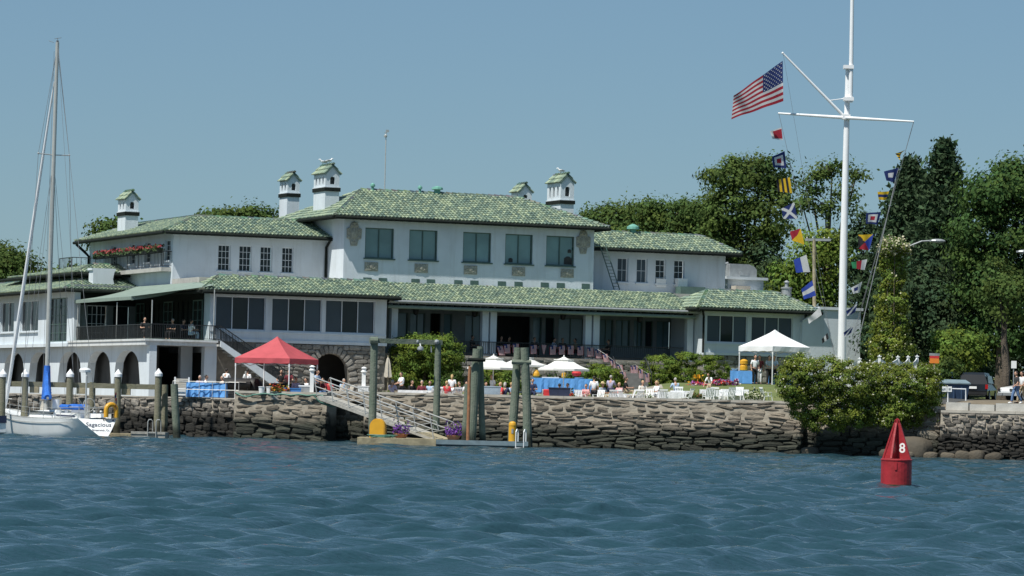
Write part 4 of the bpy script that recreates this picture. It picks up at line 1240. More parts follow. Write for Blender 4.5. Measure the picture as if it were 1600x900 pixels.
shrub('garden_bush','green planting under the left white umbrella','plant',[(762,592,14,18),(785,592,22,18),(800,600,14,14)],214,780,2.8,'leaf_lime',.16,40,36,.18,seed=7)
shrub('garden_bush','dark green planting behind the blue buffet table','plant',[(850,590,24,12),(900,588,30,14)],218,878,2.8,'leaf',.16,40,36,.18,seed=8)
shrub('garden_bush','small bush by the shrub right of the gallows post','plant',[(712,592,9,16),(700,600,8,12)],213,708,2.7,'leaf',.14,50,36,.15,seed=9)
shrub('flower_bed','sloping bed of red, white and purple flowers beside the white tent','flower bed',[(1102,608,16,7),(1125,603,18,7),(1145,599,8,5),(1090,607,10,8)],207,1115,2.95,'leaf',.13,60,30,.12,seed=10,flowers=(.55,[(.6,.04,.06),(.7,.66,.62),(.35,.10,.35),(.6,.05,.05),(.3,.12,.4)],1.1))
shrub('flower_plant','orange yellow flowers in front of the hedge','flower',[(1089,596,8,9)],210,1089,2.95,'leaf',.13,60,36,.13,seed=11,flowers=(.3,[(.75,.38,.02)],1.2))
shrub('garden_bush','leafy greenery at the right end of the vines below the orange sign','plant',[(1478,600,12,14),(1486,580,18,20)],202,1480,2.9,'leaf',.16,40,36,.18,seed=12)
# flowers in planters along the wall edge
def planter(px, Y, w, h, d, label, cols, mat='planter', fr=.45, z=None, round_=False, fh=.3, name='flower_planter'):
    p = atz(px, Y, 0); zb = z if z is not None else gz(p.x,p.y)+.01
    r = empty(name,(p.x,p.y,zb),random.uniform(-.1,.1),label,'planter')
    q = MB()
    if round_: q.lathe([(w*.35,0),(w*.5,h),(w*.54,h),(w*.54,h+.04),(w*.42,h+.04)],14)
    else:
        q.hexa([(-w/2+.04,-d/2+.03,0),(w/2-.04,-d/2+.03,0),(w/2-.04,d/2-.03,0),(-w/2+.04,d/2-.03,0)],[(-w/2,-d/2,h),(w/2,-d/2,h),(w/2,d/2,h),(-w/2,d/2,h)])
        q.box(-w/2-.02,w/2+.02,-d/2-.02,d/2+.02,h,h+.05)
    q.build('pot',MAT[mat],r)
    g = np.random.default_rng(int(px)); n = int(420*w)
    P = np.stack([g.uniform(-w/2-.06,w/2+.06,n),g.uniform(-d/2-.06,d/2+.06,n),h+np.abs(g.normal(0,fh*.5,n))],1)
    T = np.ones((n,3))*g.uniform(.7,1.3,(n,1)); m = g.random(n) < fr
    V,TT = quads(P[~m],.11,T[~m],1.3,.3,g); tag(link_mesh('foliage',leaf_mesh('foliage',V,TT,MAT['leaf']),r),kind='stuff')
    c = np.array(cols)[g.integers(0,len(cols),m.sum())]
    V,TT = quads(P[m]+np.array([0,-.02,.05]),.11,c,1.,.3,g); tag(link_mesh('flowers',leaf_mesh('flowers',V,TT,MAT['petal']),r),kind='stuff')
    return r
planter(890,202,1.7,.32,.5,'wide planter of deep red flowers beside the waiter in black trousers',[(.55,.03,.03),(.5,.06,.03)],fh=.45)
planter(435,200.5,1.0,.42,.45,'grey planter of orange and red flowers under the red tent',[(.65,.18,.02),(.55,.04,.03),(.6,.3,.03)])
planter(1085,200,.9,.3,.5,'planter with sparse brown red flowers before the flower bed',[(.35,.08,.05),(.3,.2,.05)],fr=.25)
planter(1178,199,1.0,.25,.5,'planter of white daisies at the right end of the white tables',[(.75,.74,.55)],fr=.4,fh=.5)
planter(1008,200,.8,.25,.5,'planter of white flowers at the foot of the steps',[(.75,.74,.62)],fr=.3)
planter(600,203,.9,.22,.5,'low planter of cream flowers below the closed umbrella',[(.72,.70,.5)],fr=.35)
planter(812,200,.6,.22,.4,'small planter of pale flowers between the twin pilings and umbrella',[(.7,.7,.5)],fr=.35)

# ================================================================ FLOATING DOCKS, PILINGS
def pile(px, ytop, Y, r, mat, label, lean=0, cap=None, group=None, zb=-1.2, name='piling'):
    z = at(px,ytop,Y).z; b = atz(px,Y,0)
    o = empty(name,(b.x-lean*z,b.y,0),0,label,'piling','dock pilings')
    q = MB(); n=6
    q.tube([(lean*(zb+(z-zb)*i/n)+random.uniform(-.012,.012),0,zb+(z-zb)*i/n) for i in range(n+1)],[r*(1.06-.12*i/n)*random.uniform(.98,1.02) for i in range(n+1)],14)
    q.build('post',MAT[mat],o,smooth=False)
    if cap:
        q = MB(); q.lathe([(r*1.16,-.14),(r*1.16,.02),(.01,.30)],14,(lean*z,0,z)); q.build('cap',MAT['white_paint'],o)
    return o
YL = 194.
for px,yt,lab in ((2,585,'white capped piling at the left picture edge'),(37,585,'white capped piling left of the blue sail cover'),(107,585,'white capped piling right of the blue sail cover'),
                  (182,585,'white capped piling behind the sailboat stern'),(245,584,'white capped piling at the right end of the timber rail')):
    pile(px,yt,YL,.19,'pile',lab,cap=True)
pile(142,597,YL+1.2,.18,'pile','short piling without cap left of the yellow life buoy')
pile(256,601,YL+.8,.18,'pile','second piling of the dock corner, without a cap')
pile(270,600,YL+.2,.21,'green_pile','dark leaning piling right of the dock corner',lean=-.07)
tr = empty('timber_rail',atz(130,YL+.25,0),0,'long horizontal dock timber behind the sailboat with hanging chocks','timber rail')
q = MB(); a=atz(16,YL+.35,0)-tr.location; b_=atz(250,YL+.35,0)-tr.location; zr=at(130,602,YL).z
q.box(a.x,b_.x,-.02,.18,zr-.14,zr+.14); q.build('beam',MAT['pile'],tr)
for px in (52,125,195):
    c=atz(px,YL+.35,0)-tr.location; q=MB(); q.box(c.x-.25,c.x+.25,-.06,.22,zr-.48,zr-.141); q.build('chock',MAT['timber'],tr)
fd_ = empty('floating_dock',atz(215,YL-.9,0),0,'low grey floating dock right of the sailboat stern','dock')
q=MB(); a=atz(150,YL,0).x-fd_.location.x; b_=atz(262,YL,0).x-fd_.location.x
m_=(a+b_)/2+.1
q.box(a,m_,-.6,1.6,.08,.22); q.box(a-.4,m_-.2,-.64,-.605,-.02,.2); q.build('wood_section',MAT['timber'],fd_)
q=MB(); q.box(m_+.004,b_,-.62,1.6,-.15,.34); q.box(m_+.004,b_,-.66,-.622,.22,.36); q.build('deck_section',MAT['grey_deck'],fd_)
q=MB()
for x in (b_-1.0,b_-.72,b_-.55,b_-.27):
    pass
for x in (b_-.95,b_-.5):
    q.tube([(x,-.7,-.6),(x,-.7,.9),(x+.06,-.7,1.02),(x+.18,-.68,1.02),(x+.24,-.5,.95),(x+.24,-.4,.3)],.028,8)
for z in (-.3,0,.3): q.bar((b_-.95,-.7,z),(b_-.5,-.7,z),.04)
q.build('ladder',MAT['steel'],fd_)

YF = 190.5
gal = empty('timber_gallows',atz(630,YF,0),0,'green weathered timber gallows frame over the gangway with a lamp','gallows')
gx=lambda px: atz(px,YF,0).x-gal.location.x
zt_=at(580,532,YF).z
q=MB(); q.tube([(gx(581),0,-1),(gx(581),0,zt_+.05)],[.22,.2],12); q.build('post',MAT['green_pile'],gal)
q=MB(); q.tube([(gx(680),1.2,-1),(gx(680),1.2,zt_)],[.2,.17],12); q.build('post',MAT['green_pile'],gal)
q=MB(); q.bar((gx(574),-.1,zt_),(gx(686),1.25,zt_),.22,.26); q.tube([(gx(575),-.2,zt_),(gx(587),-.2,zt_)],.2,10); q.build('beam',MAT['green_pile'],gal)
q=MB(); q.tube([(gx(652),.6,zt_-.1),(gx(653),.5,zt_-.28)],.04,8); q.lathe([(.03,.1),(.16,.02),(.18,-.1),(.12,-.16)],12,(gx(653),.45,zt_-.32)); q.ball((gx(648),.75,zt_+.0),(.09,.16,.12),8); q.ball((gx(678),1.0,zt_+.02),(.14,.2,.14),8); q.tube([(gx(669),1.0,zt_-.2),(gx(670),1.,zt_-.55)],.035,6); q.build('floodlight',MAT['galv'],gal)
ga=atz(508,192.3,0); 
pile(731,572,YF-.4,.09,'rust','thin rusty steel pile beside the left piling cluster',name='steel_pile')
pile(742,545,YF+.6,.26,'green_pile','thick green piling in the left cluster near the rusty pile',lean=.045)
pile(729,600,YF+1.4,.2,'green_pile','shorter mossy piling behind the rusty steel pile',lean=.03)
pile(746,541,YF+1.2,.17,'green_pile','slender piling leaning right in the left cluster',lean=-.055)
pile(806,543,YF+.2,.23,'green_pile','left post of the lashed twin pilings',lean=.045)
pile(816,543,YF-.2,.24,'green_pile','right post of the lashed twin pilings',lean=-.06)
q=MB(); c=atz(811,YF,0); z=at(811,566,YF).z; q.tube([(c.x-.5,c.y-.3,z),(c.x+.55,c.y-.32,z)],.13,8); q.tube([(c.x-.5,c.y+.4,z),(c.x+.55,c.y+.2,z)],.1,8); tag(q.build('piling_collar',MAT['green_pile']),'timber collar lashing the twin pilings together','collar')
q=MB(); c=atz(741,YF,0); z=at(741,562,YF).z; q.tube([(c.x-.45,c.y+.2,z),(c.x+.5,c.y+.2,z)],.1,8); tag(q.build('piling_collar',MAT['dark_wood']),'dark band round the left piling cluster','collar')
# main float
fl = empty('landing_float',atz(690,YF-2.,0),0,'landing float at the foot of the gangway, wooden left part and blue grey right part','dock')
fx=lambda px: atz(px,YF-2.5,0).x-fl.location.x
q=MB(); q.box(fx(558),fx(681),-.5,3.2,.22,.36); q.box(fx(558),fx(681),-.54,-.5,-.1,.33); q.box(fx(558),fx(558)+.12,-.5,3,-.1,.2); q.build('wood_section',MAT['timber'],fl)
nb_=0
q=MB(); q.box(fx(681)+.004,fx(824),-.5,3.0,.04,.30); q.box(fx(681)+.01,fx(825),-.6,-.502,.10,.34); q.box(fx(690),fx(815),-.3,2.8,-.4,.038); q.build('blue_section',MAT['blue_deck'],fl)
q=MB(); x=fx(818)
for k in (0,.42): q.tube([(x-.42+k,-.58,-.6),(x-.42+k,-.58,.85),(x-.38+k,-.5,.98),(x-.34+k,-.3,.98),(x-.3+k,-.18,.85),(x-.3+k,-.15,.3)],.03,8)
for z in (-.3,0,.3): q.bar((x-.42,-.58,z),(x,-.58,z),.04)
q.build('ladder',MAT['white_paint'],fl)
def on_float(px,dy=.3): return Vector((atz(px,YF-2.5,0).x, fl.location.y+dy, .365))
# rounded yellow guard standing by the post, yellow locker post
g_=empty('yellow_guard',on_float(588,.0),R(-12),'rounded yellow plastic guard box at the foot of the left gallows post','guard box')
prof=[(-.42,0),(.42,0),(.42,.56)]+[(.42*math.cos(a),.56+.46*math.sin(a)) for a in np.linspace(0,math.pi,18)[1:-1]]+[(-.42,.56)]
q=MB(); q.prism(prof,'y',0,.38); q.build('shell',MAT['yellow'],g_)
q=MB(); q.prism([(x*.9,z*.96+.0) for x,z in prof],'y',-.02,0); q.build('face_panel',MAT['yellow'],g_); q=MB(); q.tube([(.38,.02,.2),(.38,.02,.52)],.03,6); q.build('handle',MAT['rust'],g_)
g_=empty('yellow_pedestal',on_float(800,.35)-Vector((0,0,.06)),0,'narrow yellow pedestal beside the twin pilings','pedestal')
q=MB(); q.lathe([(.2,0),(.2,.85),(.21,.86),(.21,.9),(.19,1.0),(.13,1.07),(.03,1.1)],16); q.build('body',MAT['yellow'],g_); q=MB(); q.box(-.05,.05,-.215,-.19,.45,.7); q.build('outlet_cover',MAT['galv'],g_)
for px,lab in ((626,'left pot of purple petunias on the landing float'),(708,'right pot of purple petunias on the landing float')):
    p=on_float(px,1.2 if px<700 else .9); planter(px,p.y,.75,.22,.75,lab,[(.16,.05,.32),(.22,.07,.38),(.12,.04,.25)],'terracotta',.8,z=.34 if px<690 else .31,round_=True,fh=.55)
q=MB(); p=on_float(610,-.2)
for k in range(5): q.tube([(p.x-.5+random.uniform(-.1,.1)+.55*math.cos(a)*(1+.1*k),p.y+.2*math.sin(a),p.z+.03+.03*k) for a in np.linspace(0,6.1,16)],.022,6)
tag(q.build('hose',MAT['hose']),'green hose coiled on the wooden float by the yellow guard box','hose')
# gangway
ga=atz(508,wallY(508)-1.1,2.55); gb=on_float(689,1.2)
gw=empty('gangway',ga,0,'aluminium gangway with railings sloping from the terrace down to the float','gangway')
L_=gb-ga; side=Vector((0,1,0)).cross(L_).normalized(); 
sd=Vector((-L_.y,L_.x,0)).normalized()*.55
q=MB(); q.hexa([-sd-Vector((0,0,.2)),L_-sd-Vector((0,0,.14)),L_+sd-Vector((0,0,.14)),sd-Vector((0,0,.2))],[-sd,L_-sd,L_+sd,sd]); q.build('walkway',MAT['grey_deck'],gw)
q=MB(); q.hexa([L_*.86-sd*.95+Vector((0,0,.004)),L_*1.02-sd*.95+Vector((0,0,.004)),L_*1.02+sd*.95+Vector((0,0,.004)),L_*.86+sd*.95+Vector((0,0,.004))],[L_*.86-sd*.95+Vector((0,0,.03)),L_*1.02-sd*.95+Vector((0,0,.03)),L_*1.02+sd*.95+Vector((0,0,.03)),L_*.86+sd*.95+Vector((0,0,.03))]); q.build('landing_plate',MAT['timber'],gw)
for s in (-1,1):
    q=MB(); n=7; up=Vector((-L_.z*.0,0,1.0))*1.0; perp=Vector((-.18,0,1.02))
    o_=sd*s
    for h in (1.0,.52): q.tube([o_+perp*h-L_*.005,o_+L_+perp*h],.035 if h==1. else .028,8)
    for i in range(n+1):
        p=o_+L_*(i/n); q.tube([p,p+perp],.03,6)
        if i<n: q.tube([p+perp*.04,o_+L_*((i+1)/n)+perp*.52],.02,6)
    p=o_+L_; q.tube([p+perp,p+perp+Vector((.32,0,-.1)),p+perp*.55+Vector((.36,0,-.08)),p+perp*.5],.03,8)
    q.build('handrail',MAT['steel'],gw)
# green hose draped along the seawall edge
q=MB(); pts=[]
for i,px in enumerate(np.linspace(368,505,26)):
    p=wallP(px,-.9); pts.append((p.x,p.y+.16-.1,2.62 - (.22*math.sin(math.pi*min(1,i/6)) if i<6 else .05+.03*math.sin(i*1.3))))
q.tube(pts,.05,6)
pts=[(ga+Vector((x,-.75,z))) for x,z in ((-.6,.0),(-.25,-.35),(.3,-.5),(.9,-.4),(1.4,-.6),(2.1,-.85),(2.9,-1.05))]
q.tube(pts,.035,6); q.tube([p+Vector((.1,.05,-.1)) for p in pts[:-1]],.03,6)
tag(q.build('hose',MAT['hose']),'long green hose draped along the seawall edge to the gangway head','hose')
# the shore goes on beyond the picture on both sides
for x0, x1 in ((1648, 2300), (-700, -121)):
    a, b = wallP(x0, .1), wallP(x1, .1); a.z = b.z = 0; L = (b-a).length; dd = (b-a).normalized()
    q = MB(); q.hexa([(0,.0,-1),(L,.0,-1),(L,2.,-1),(0,2.,-1)], [(0,.35,2.4),(L,.35,2.4),(L,2.,2.4),(0,2.,2.4)])
    o = tag(q.build('shore_bank', MAT['rubble']), kind='structure'); o.location = a; o.rotation_euler = (0, 0, math.atan2(dd.y, dd.x))
# ================================================================ SAILBOAT
def sailboat():
    Yb=189.; st=atz(151,Yb,0)
    ax=Vector((-.555,.832,0)); rz=math.atan2(ax.y,ax.x)      # local +x points to the bow
    sb=empty('sailboat',st,rz,'white sloop with blue sail cover moored at the left, stern towards us','sailboat')
    L=11.6; n=22
    def sec(t):
        b=1.75*math.sin(math.pi*min(1,(t*.80+.20))*.5/.5*.5)**.9 if t<.38 else 1.75*(1-((t-.38)/.62)**2.3)
        b=max(b,.02)
        if t<.38: b=1.15+ (1.75-1.15)*math.sin(t/.38*math.pi/2)
        zs=1.02-.16*math.sin(math.pi*t*.9)+.42*t**2.0          # sheer
        zk=-.02-.55*math.sin(math.pi*min(1,t*.92+.04))+.25*max(0,t-.85)/.15*.9
        return b,zs,zk
    vs=[];fs=[];m=9
    for i in range(n+1):
        t=i/n; b,zs,zk=sec(t); x=t*L
        for j in range(m):
            w=j/(m-1); a=(w*2-1)
            pw=.30+.65*max(0,1-t/.12); pz=2.6-1.45*max(0,1-t/.12); y=b*math.copysign(abs(a)**pw,a); z=zs-(zs-zk)*(1-abs(a)**pz)
            rake=(-1.5*max(0,1.02-z) if i==0 else 0)
            bowr=(z-zs)*.55*max(0,(t-.8)/.2)
            vs.append((x+rake*.6+bowr,y,z))
    for i in range(n):
        for j in range(m-1): fs.append((i*m+j,(i+1)*m+j,(i+1)*m+j+1,i*m+j+1))
    q=MB(); q.add(vs,fs); q.add([vs[j] for j in range(m)],[tuple(range(m-1,-1,-1))]); h=q.build('hull',MAT['gelcoat'],sb,smooth=False)
    for p in h.data.polygons: p.use_smooth=len(p.vertices)==4
    q=MB()
    for s in (-1,1):                                             # sheer stripe and toe rail
        for i in range(1,n):
            t0,t1=i/n,(i+1)/n; (b0,z0,_),(b1,z1,_)=sec(t0),sec(t1)
            if i<n-1: q.bar((t0*L,s*(b0+.004),z0-.2),(t1*L,s*(b1+.004),z1-.2),.02,.035)
            q.bar((t0*L,s*(b0-.03),z0+.04),(t1*L,s*(b1-.03),z1+.04),.04,.06)
    q.build('stripe',MAT['steel'],h)
    q=MB()
    for i in range(n):
        t0,t1=i/n,(i+1)/n;(b0,z0,_),(b1,z1,_)=sec(t0),sec(t1)
        q.add([(t0*L,-b0,z0),(t1*L,-b1,z1),(t1*L,0,z1+.06),(t0*L,0,z0+.06)],[(0,1,2,3)]); q.add([(t0*L,b0,z0),(t1*L,b1,z1),(t1*L,0,z1+.06),(t0*L,0,z0+.06)],[(3,2,1,0)])
    q.build('deck',MAT['gelcoat'],sb)
    # coachroof with dark window band
    def cab(x0,x1,w0,w1,h0,h1,z): return ([(x0,-w0,z),(x1,-w1,z+.1),(x1,w1,z+.1),(x0,w0,z)],[(x0,-w0*.85,z+h0),(x1+-.3,-w1*.75,z+h1),(x1-.3,w1*.75,z+h1),(x0,w0*.85,z+h0)])
    q=MB(); a,b=cab(2.9,8.6,1.15,.7,.5,.34,.95); q.hexa(a,b); q.box(.4,2.9,-1.05,-.8,.98,1.28); q.box(.4,2.9,.8,1.05,.98,1.28); q.build('coachroof',MAT['gelcoat'],sb)
    q=MB()
    for s in (-1,1): q.hexa([(3.2,s*1.13,1.2),(7.8,s*.80,1.25),(7.8,s*.70,1.25),(3.2,s*1.,1.2)],[(3.2,s*1.07,1.33),(7.6,s*.75,1.36),(7.6,s*.65,1.36),(3.2,s*.95,1.33)])
    q.build('window_band',MAT['glass'],sb)
    q=MB()
    for s in (-1,1): q.bar((.5,s*1.07,1.12),(2.8,s*1.07,1.16),.03,.07)
    q.build('coaming_stripe',MAT['navy'],sb)
    # mast, boom with furled sail
    mx=6.2; zt=at(90,66,Yb+5.).z
    q=MB(); q.tube([(mx,0,1.2),(mx-.05,0,zt*.5),(mx-.16,0,zt)],[.13,.125,.10],12); mo=q.build('mast',MAT['mast_alu'],sb)
    q=MB(); q.tube([(mx-.17,0,zt),(mx-.17,0,zt+.25)],.015,6); q.tube([(mx-.6,0,zt+.22),(mx+.2,0,zt+.22)],.014,6); q.tube([(mx+.1,.1,zt),(mx+.5,.2,zt+.12)],.014,6); q.box(mx-.2,mx-.12,-.06,.06,zt,zt+.1); q.build('wind_vane',MAT['wire'],mo)
    q=MB(); zs_=at(85,242,Yb+5).z; q.tube([(mx-.1,-.95,zs_+.03),(mx-.08,0,zs_),(mx-.1,.95,zs_+.03)],.03,8); q.ball((mx-.1,-.95,zs_+.04),.055,8); q.ball((mx-.1,.95,zs_+.04),.055,8); q.build('spreader',MAT['steel'],mo)
    sw=R(25); bsw=lambda x,y,z: (mx+(x-mx)*math.cos(sw)+0*y-y*-math.sin(sw)*0 - y*0, -(x-mx)*math.sin(sw)+y, z)
    q=MB(); q.tube([bsw(mx-.15,0,2.2),bsw(2.4,0,2.05)],.07,10); q.build('boom',MAT['mast_alu'],sb)
    q=MB()                                                        # sail cover, tall at the mast
    pr=[]
    for i in range(15):
        t=i/14; x=mx+.08-t*3.6; hh=1.45*(1-t)**1.2+.28; z0=2.08
        pr.append((x,hh,z0))
    vs=[];fs=[]
    for i,(x,hh,z0) in enumerate(pr):
        for k in range(10):
            a=2*math.pi*k/10; ww=.19+.12*(1-math.sin(a))*.5
            vs.append(bsw(x+.03*math.sin(k*2+i),ww*math.cos(a)*(1+.08*math.sin(i*1.7)),z0-.12+(hh*.5)*(1+math.sin(a))))
    for i in range(14):
        for k in range(10): fs.append((i*10+k,i*10+(k+1)%10,(i+1)*10+(k+1)%10,(i+1)*10+k))
    fs+= [tuple(range(9,-1,-1)),tuple(14*10+k for k in range(10))]
    q.add(vs,fs); q.tube([(mx+.0,0,2.0),(mx-.02,0,3.85)],[.27,.17],10); q.build('sail_cover',MAT['blue_canvas'],sb)
    q=MB(); q.tube([(3.3,-.6,1.62),(2.3,-.55,1.62)],.15,8); q.tube([(3.3,.5,1.62),(2.2,.55,1.6)],.13,8); q.ball((2.9,-.1,1.62),(.5,.5,.16),10); q.build('dodger',MAT['blue_canvas'],sb)
    q=MB(); q.box(5.2,5.6,-.45,.0,1.45,2.1); q.build('deck_bag',MAT['taupe_cloth'],sb); q=MB(); q.box(6.3,6.8,-.5,.1,1.4,1.9); q.build('deck_box',MAT['plastic_beige'],sb); q=MB(); q.tube([(4.6,.2,1.5),(4.6,.2,2.0)],.2,8); q.build('ventilator',MAT['white_paint'],sb)
    for wx in (1.4,2.2):
        for s in (-1,1): q=MB(); q.lathe([(.11,0),(.09,.06),(.09,.12),(.11,.16),(.05,.17)],12,(wx,s*.95,1.28)); q.build('winch',MAT['chrome'],sb)
    # furled jib on the forestay
    bow=(11.35,0,1.4)
    q=MB(); top=(mx-.05,0,zt-1.6)
    P0,P1=Vector(bow),Vector(top)
    q.tube([P0+(P1-P0)*t for t in (0,.03,.3,.7,.93,.97)],[.04,.10,.11,.085,.05,.02],8); q.build('furled_jib',MAT['white_cloth'],sb)
    q=MB()
    def wire(a,b,r=.011): q.tube([a,b],r,5,cap=False)
    wire(bow,(mx-.15,0,zt-.1)); wire((.1,0,1.1),(mx-.2,0,zt-.05),.012)
    for s in (-1,1):
        wire((mx-.2,s*1.62,1.0),(mx-.1,s*.95,zs_),.013); wire((mx-.1,s*.95,zs_),(mx-.16,0,zt-.2),.012); wire((mx+.5,s*1.5,1.05),(mx-.06,0,zs_-.2)); wire((mx-.7,s*1.6,1.),(mx-.06,0,zs_-.2))
    wire((.6,.5,1.6),(2.3,0,2.1)); wire((mx+.3,.1,1.4),(mx-.02,.12,zt-.5)); wire((2.1,0,2.1),(mx-.2,0,zt-.1),.009)
    q.build('rigging',MAT['wire'],sb)
    q=MB()
    pst=[]
    for s in (-1,1):
        prev=None
        for i in (0,3,6,9,12,15,18,20):
            t=i/n; b,zs,_=sec(t); p=Vector((t*L+.05,s*(b-.08),zs)); q.tube([p,p+Vector((0,0,.62))],.016,6)
            if prev is not None:
                for hh in (.6,.32): q.tube([prev+Vector((0,0,hh)),p+Vector((0,0,hh))],.009,5)
            prev=p
    q.tube([(11.2,-.35,1.95),(11.75,0,2.0),(11.2,.35,1.95)],.022,6); q.tube([(11.75,0,2.0),(11.5,0,1.4)],.02,6)
    for z in (1.62,1.3): q.tube([(1.,-1.15,z),(.1,-1.05,z),(-.05,-.6,z),(-.05,.6,z),(.1,1.05,z),(1.,1.15,z)],.02,6)
    q.build('guard_rail',MAT['steel'],sb)
    # stern pole with radar dome, life buoy horseshoe, flagstaff with ensign, outboard bracket
    q=MB(); q.tube([(.3,.55,1.0),(.3,.55,3.3),(.42,.5,3.55)],.05,8); q.build('radar_pole',MAT['steel'],sb)
    q=MB(); q.lathe([(.1,-.02),(.3,.0),(.32,.12),(.26,.2),(.05,.24)],14,(.55,.52,3.5)); q.build('radar_dome',MAT['white_paint'],sb)
    q=MB(); pts=[(-.1,-.78-.30,1.1)]+[(-.1,-.78+.30*math.cos(a)*-1.0,1.5+.30*math.sin(a)) for a in np.linspace(0,math.pi,12)]+[(-.1,-.48,1.1)]; q.tube(pts,.13,10); q.build('horseshoe_buoy',MAT['yellow'],sb)
    q=MB(); q.tube([(0,-.85,1.3),(-.35,-.95,2.6)],.018,6); q.build('flagstaff',MAT['timber'],sb)
    q=MB(); 
    for k in range(6):
        y0=-.97+.02*math.sin(k*2); q.add([(-.30-.01*k,y0,2.5-.16*k),(-.33-.01*k,y0+.09+.03*math.sin(k),2.45-.17*k),(-.33-.01*k,y0+.09+.03*math.sin(k+1),2.28-.17*k),(-.30-.01*k,y0,2.34-.16*k)],[(0,1,2,3)],k%2)
    q.build('ensign',[MAT['flag_red'],MAT['flag_blue']],sb)
    q=MB(); q.tube([(-.02,-.35,.95),(-.1,-.35,1.0),(-.1,-.35,.75)],.025,6); q.tube([(-.02,-.9,.9),(-.16,-.9,.95)],.05,6); q.build('stern_cleat',MAT['navy'],sb)
    q=MB(); q.box(1.0,1.3,-.06,.06,.95,1.75); q.tube([(1.0,.35*math.cos(a),1.75+.35*math.sin(a)) for a in np.linspace(0,6.2832,18)],.02,6); q.build('steering_wheel',MAT['steel'],sb)
    # name on the transom
    def text(body,size,y,z,name,fontshear=.35,ext=.004):
        cu=bpy.data.curves.new('t','FONT'); cu.body=body; cu.size=size; cu.align_x='CENTER'; cu.shear=fontshear; cu.extrude=ext; cu.resolution_u=3
        o=bpy.data.objects.new('t',cu); COL.objects.link(o); bpy.context.view_layer.update()
        me=bpy.data.meshes.new_from_object(o.evaluated_get(bpy.context.evaluated_depsgraph_get())); bpy.data.objects.remove(o)
        me.name=name; me.materials.append(MAT['navy_letter'])
        t=link_mesh(name,me,sb); 
        # transom plane: faces -x, leaning
        up=Vector((.9,0,1.0)).normalized(); xx=Vector((0,-1,0)); nn=xx.cross(up)
        t.rotation_euler=Matrix((xx,up,nn)).transposed().to_euler()
        t.location=Vector((-.9*(1.02-z),y,z))+nn*.012
        return t
    text('Sagacious',.40,.10,.60,'name_lettering'); text('Greenwich, Ct.',.17,.05,.36,'port_lettering',0.)
    return sb
SB=sailboat()
# dinghy bow at the left picture edge
dg=empty('dinghy',atz(-33,191,0),R(0),'blue and white dinghy just poking in at the left edge','dinghy')
q=MB(); n=10; vs=[];fs=[]
for i in range(n+1):
    t=i/n; b=.75*(1-t**2.5)+.02; x=-1.6+3.05*t
    for j,(yy,zz) in enumerate(((-b,.62+.12*t),(-b*.85,.15),(0,-.15+.3*t*t),(b*.85,.15),(b,.62+.12*t))): vs.append((x,yy,zz))
for i in range(n):
    for j in range(4): fs.append((i*5+j,(i+1)*5+j,(i+1)*5+j+1,i*5+j+1))
q.add(vs,fs); q.add([vs[j] for j in range(5)],[(4,3,2,1,0)]); q.build('hull',MAT['gelcoat'],dg)
q=MB()
for i in range(n):
    a=Vector(vs[i*5]);b=Vector(vs[(i+1)*5]); q.bar(a+Vector((0,0,.12)),b+Vector((0,0,.12)),.1,.4); a=Vector(vs[i*5+4]);b=Vector(vs[(i+1)*5+4]); q.bar(a+Vector((0,0,.12)),b+Vector((0,0,.12)),.1,.4)
q.build('rubbing_strake',MAT['navy'],dg)

# ================================================================ BUOY
def buoy():
    Yb=109.; p=atz(1400,Yb,0); k=Yb/F
    bu=empty('channel_buoy',p,R(-28),'red nun buoy with a white number eight floating in the channel','buoy')
    zs=at(1400,717,Yb).z; zt=at(1401,656,Yb).z; rb=24*k
    q=MB(); q.lathe([(rb*.96,-.6),(rb,-.3),(rb,zs-.06),(rb*1.03,zs-.055),(rb*1.03,zs-.02),(rb*.98,zs),(.02,zs+.005)],28); q.build('body',MAT['buoy_red'],bu,smooth=False)
    q=MB(); q.lathe([(rb*1.004,-.5),(rb*1.012,-.02),(rb*1.004,.07)],28); q.build('weed_band',MAT['weed'],bu)
    q=MB()
    for a0 in (0,math.pi/2):
        c,s=math.cos(a0),math.sin(a0); t=.014
        hw0,hw1=rb*.93,rb*.16; zz=zs+.006
        A=[(-hw0,zz),(hw0,zz),(hw1,zt-.1),(-hw1,zt-.1)]
        vs=[]
        for sgn in (-1,1):
            for x,z in A: vs.append((x*c-sgn*t*s,x*s+sgn*t*c,z))
        q.add(vs,[(3,2,1,0),(4,5,6,7),(0,1,5,4),(1,2,6,5),(2,3,7,6),(3,0,4,7)])
        for sx in (-1,1):                     # edge flanges
            q.bar((sx*hw0*c,sx*hw0*s,zz),(sx*hw1*c,sx*hw1*s,zt-.1),.06,.05)
    q.tube([(0,0,zt-.25),(0,0,zt)],.035,8); q.tube([(-.07,0,zt-.12),(-.07,0,zt-.02),(0,0,zt+.03),(.07,0,zt-.02),(.07,0,zt-.12)],.02,6)
    q.build('radar_reflector',MAT['buoy_red'],bu)
    for a in (R(40),R(220)):
        q=MB(); q.box(rb*.985,rb*1.05,-.03,.03,zs-.34,zs-.1); o=q.build('lifting_lug',MAT['buoy_red'],bu); o.rotation_euler=(0,0,a+R(-110))
    cu=bpy.data.curves.new('t','FONT'); cu.body='8'; cu.size=.41; cu.align_x='CENTER'; cu.extrude=.003; cu.offset=.008
    o=bpy.data.objects.new('t',cu); COL.objects.link(o); bpy.context.view_layer.update()
    me=bpy.data.meshes.new_from_object(o.evaluated_get(bpy.context.evaluated_depsgraph_get())); bpy.data.objects.remove(o); me.name='number'
    me.materials.append(MAT['lettering']); t=link_mesh('number',me,bu)
    t.rotation_euler=(R(90),0,0); t.location=(.19,-.020,zs+.2)
    return bu
buoy()

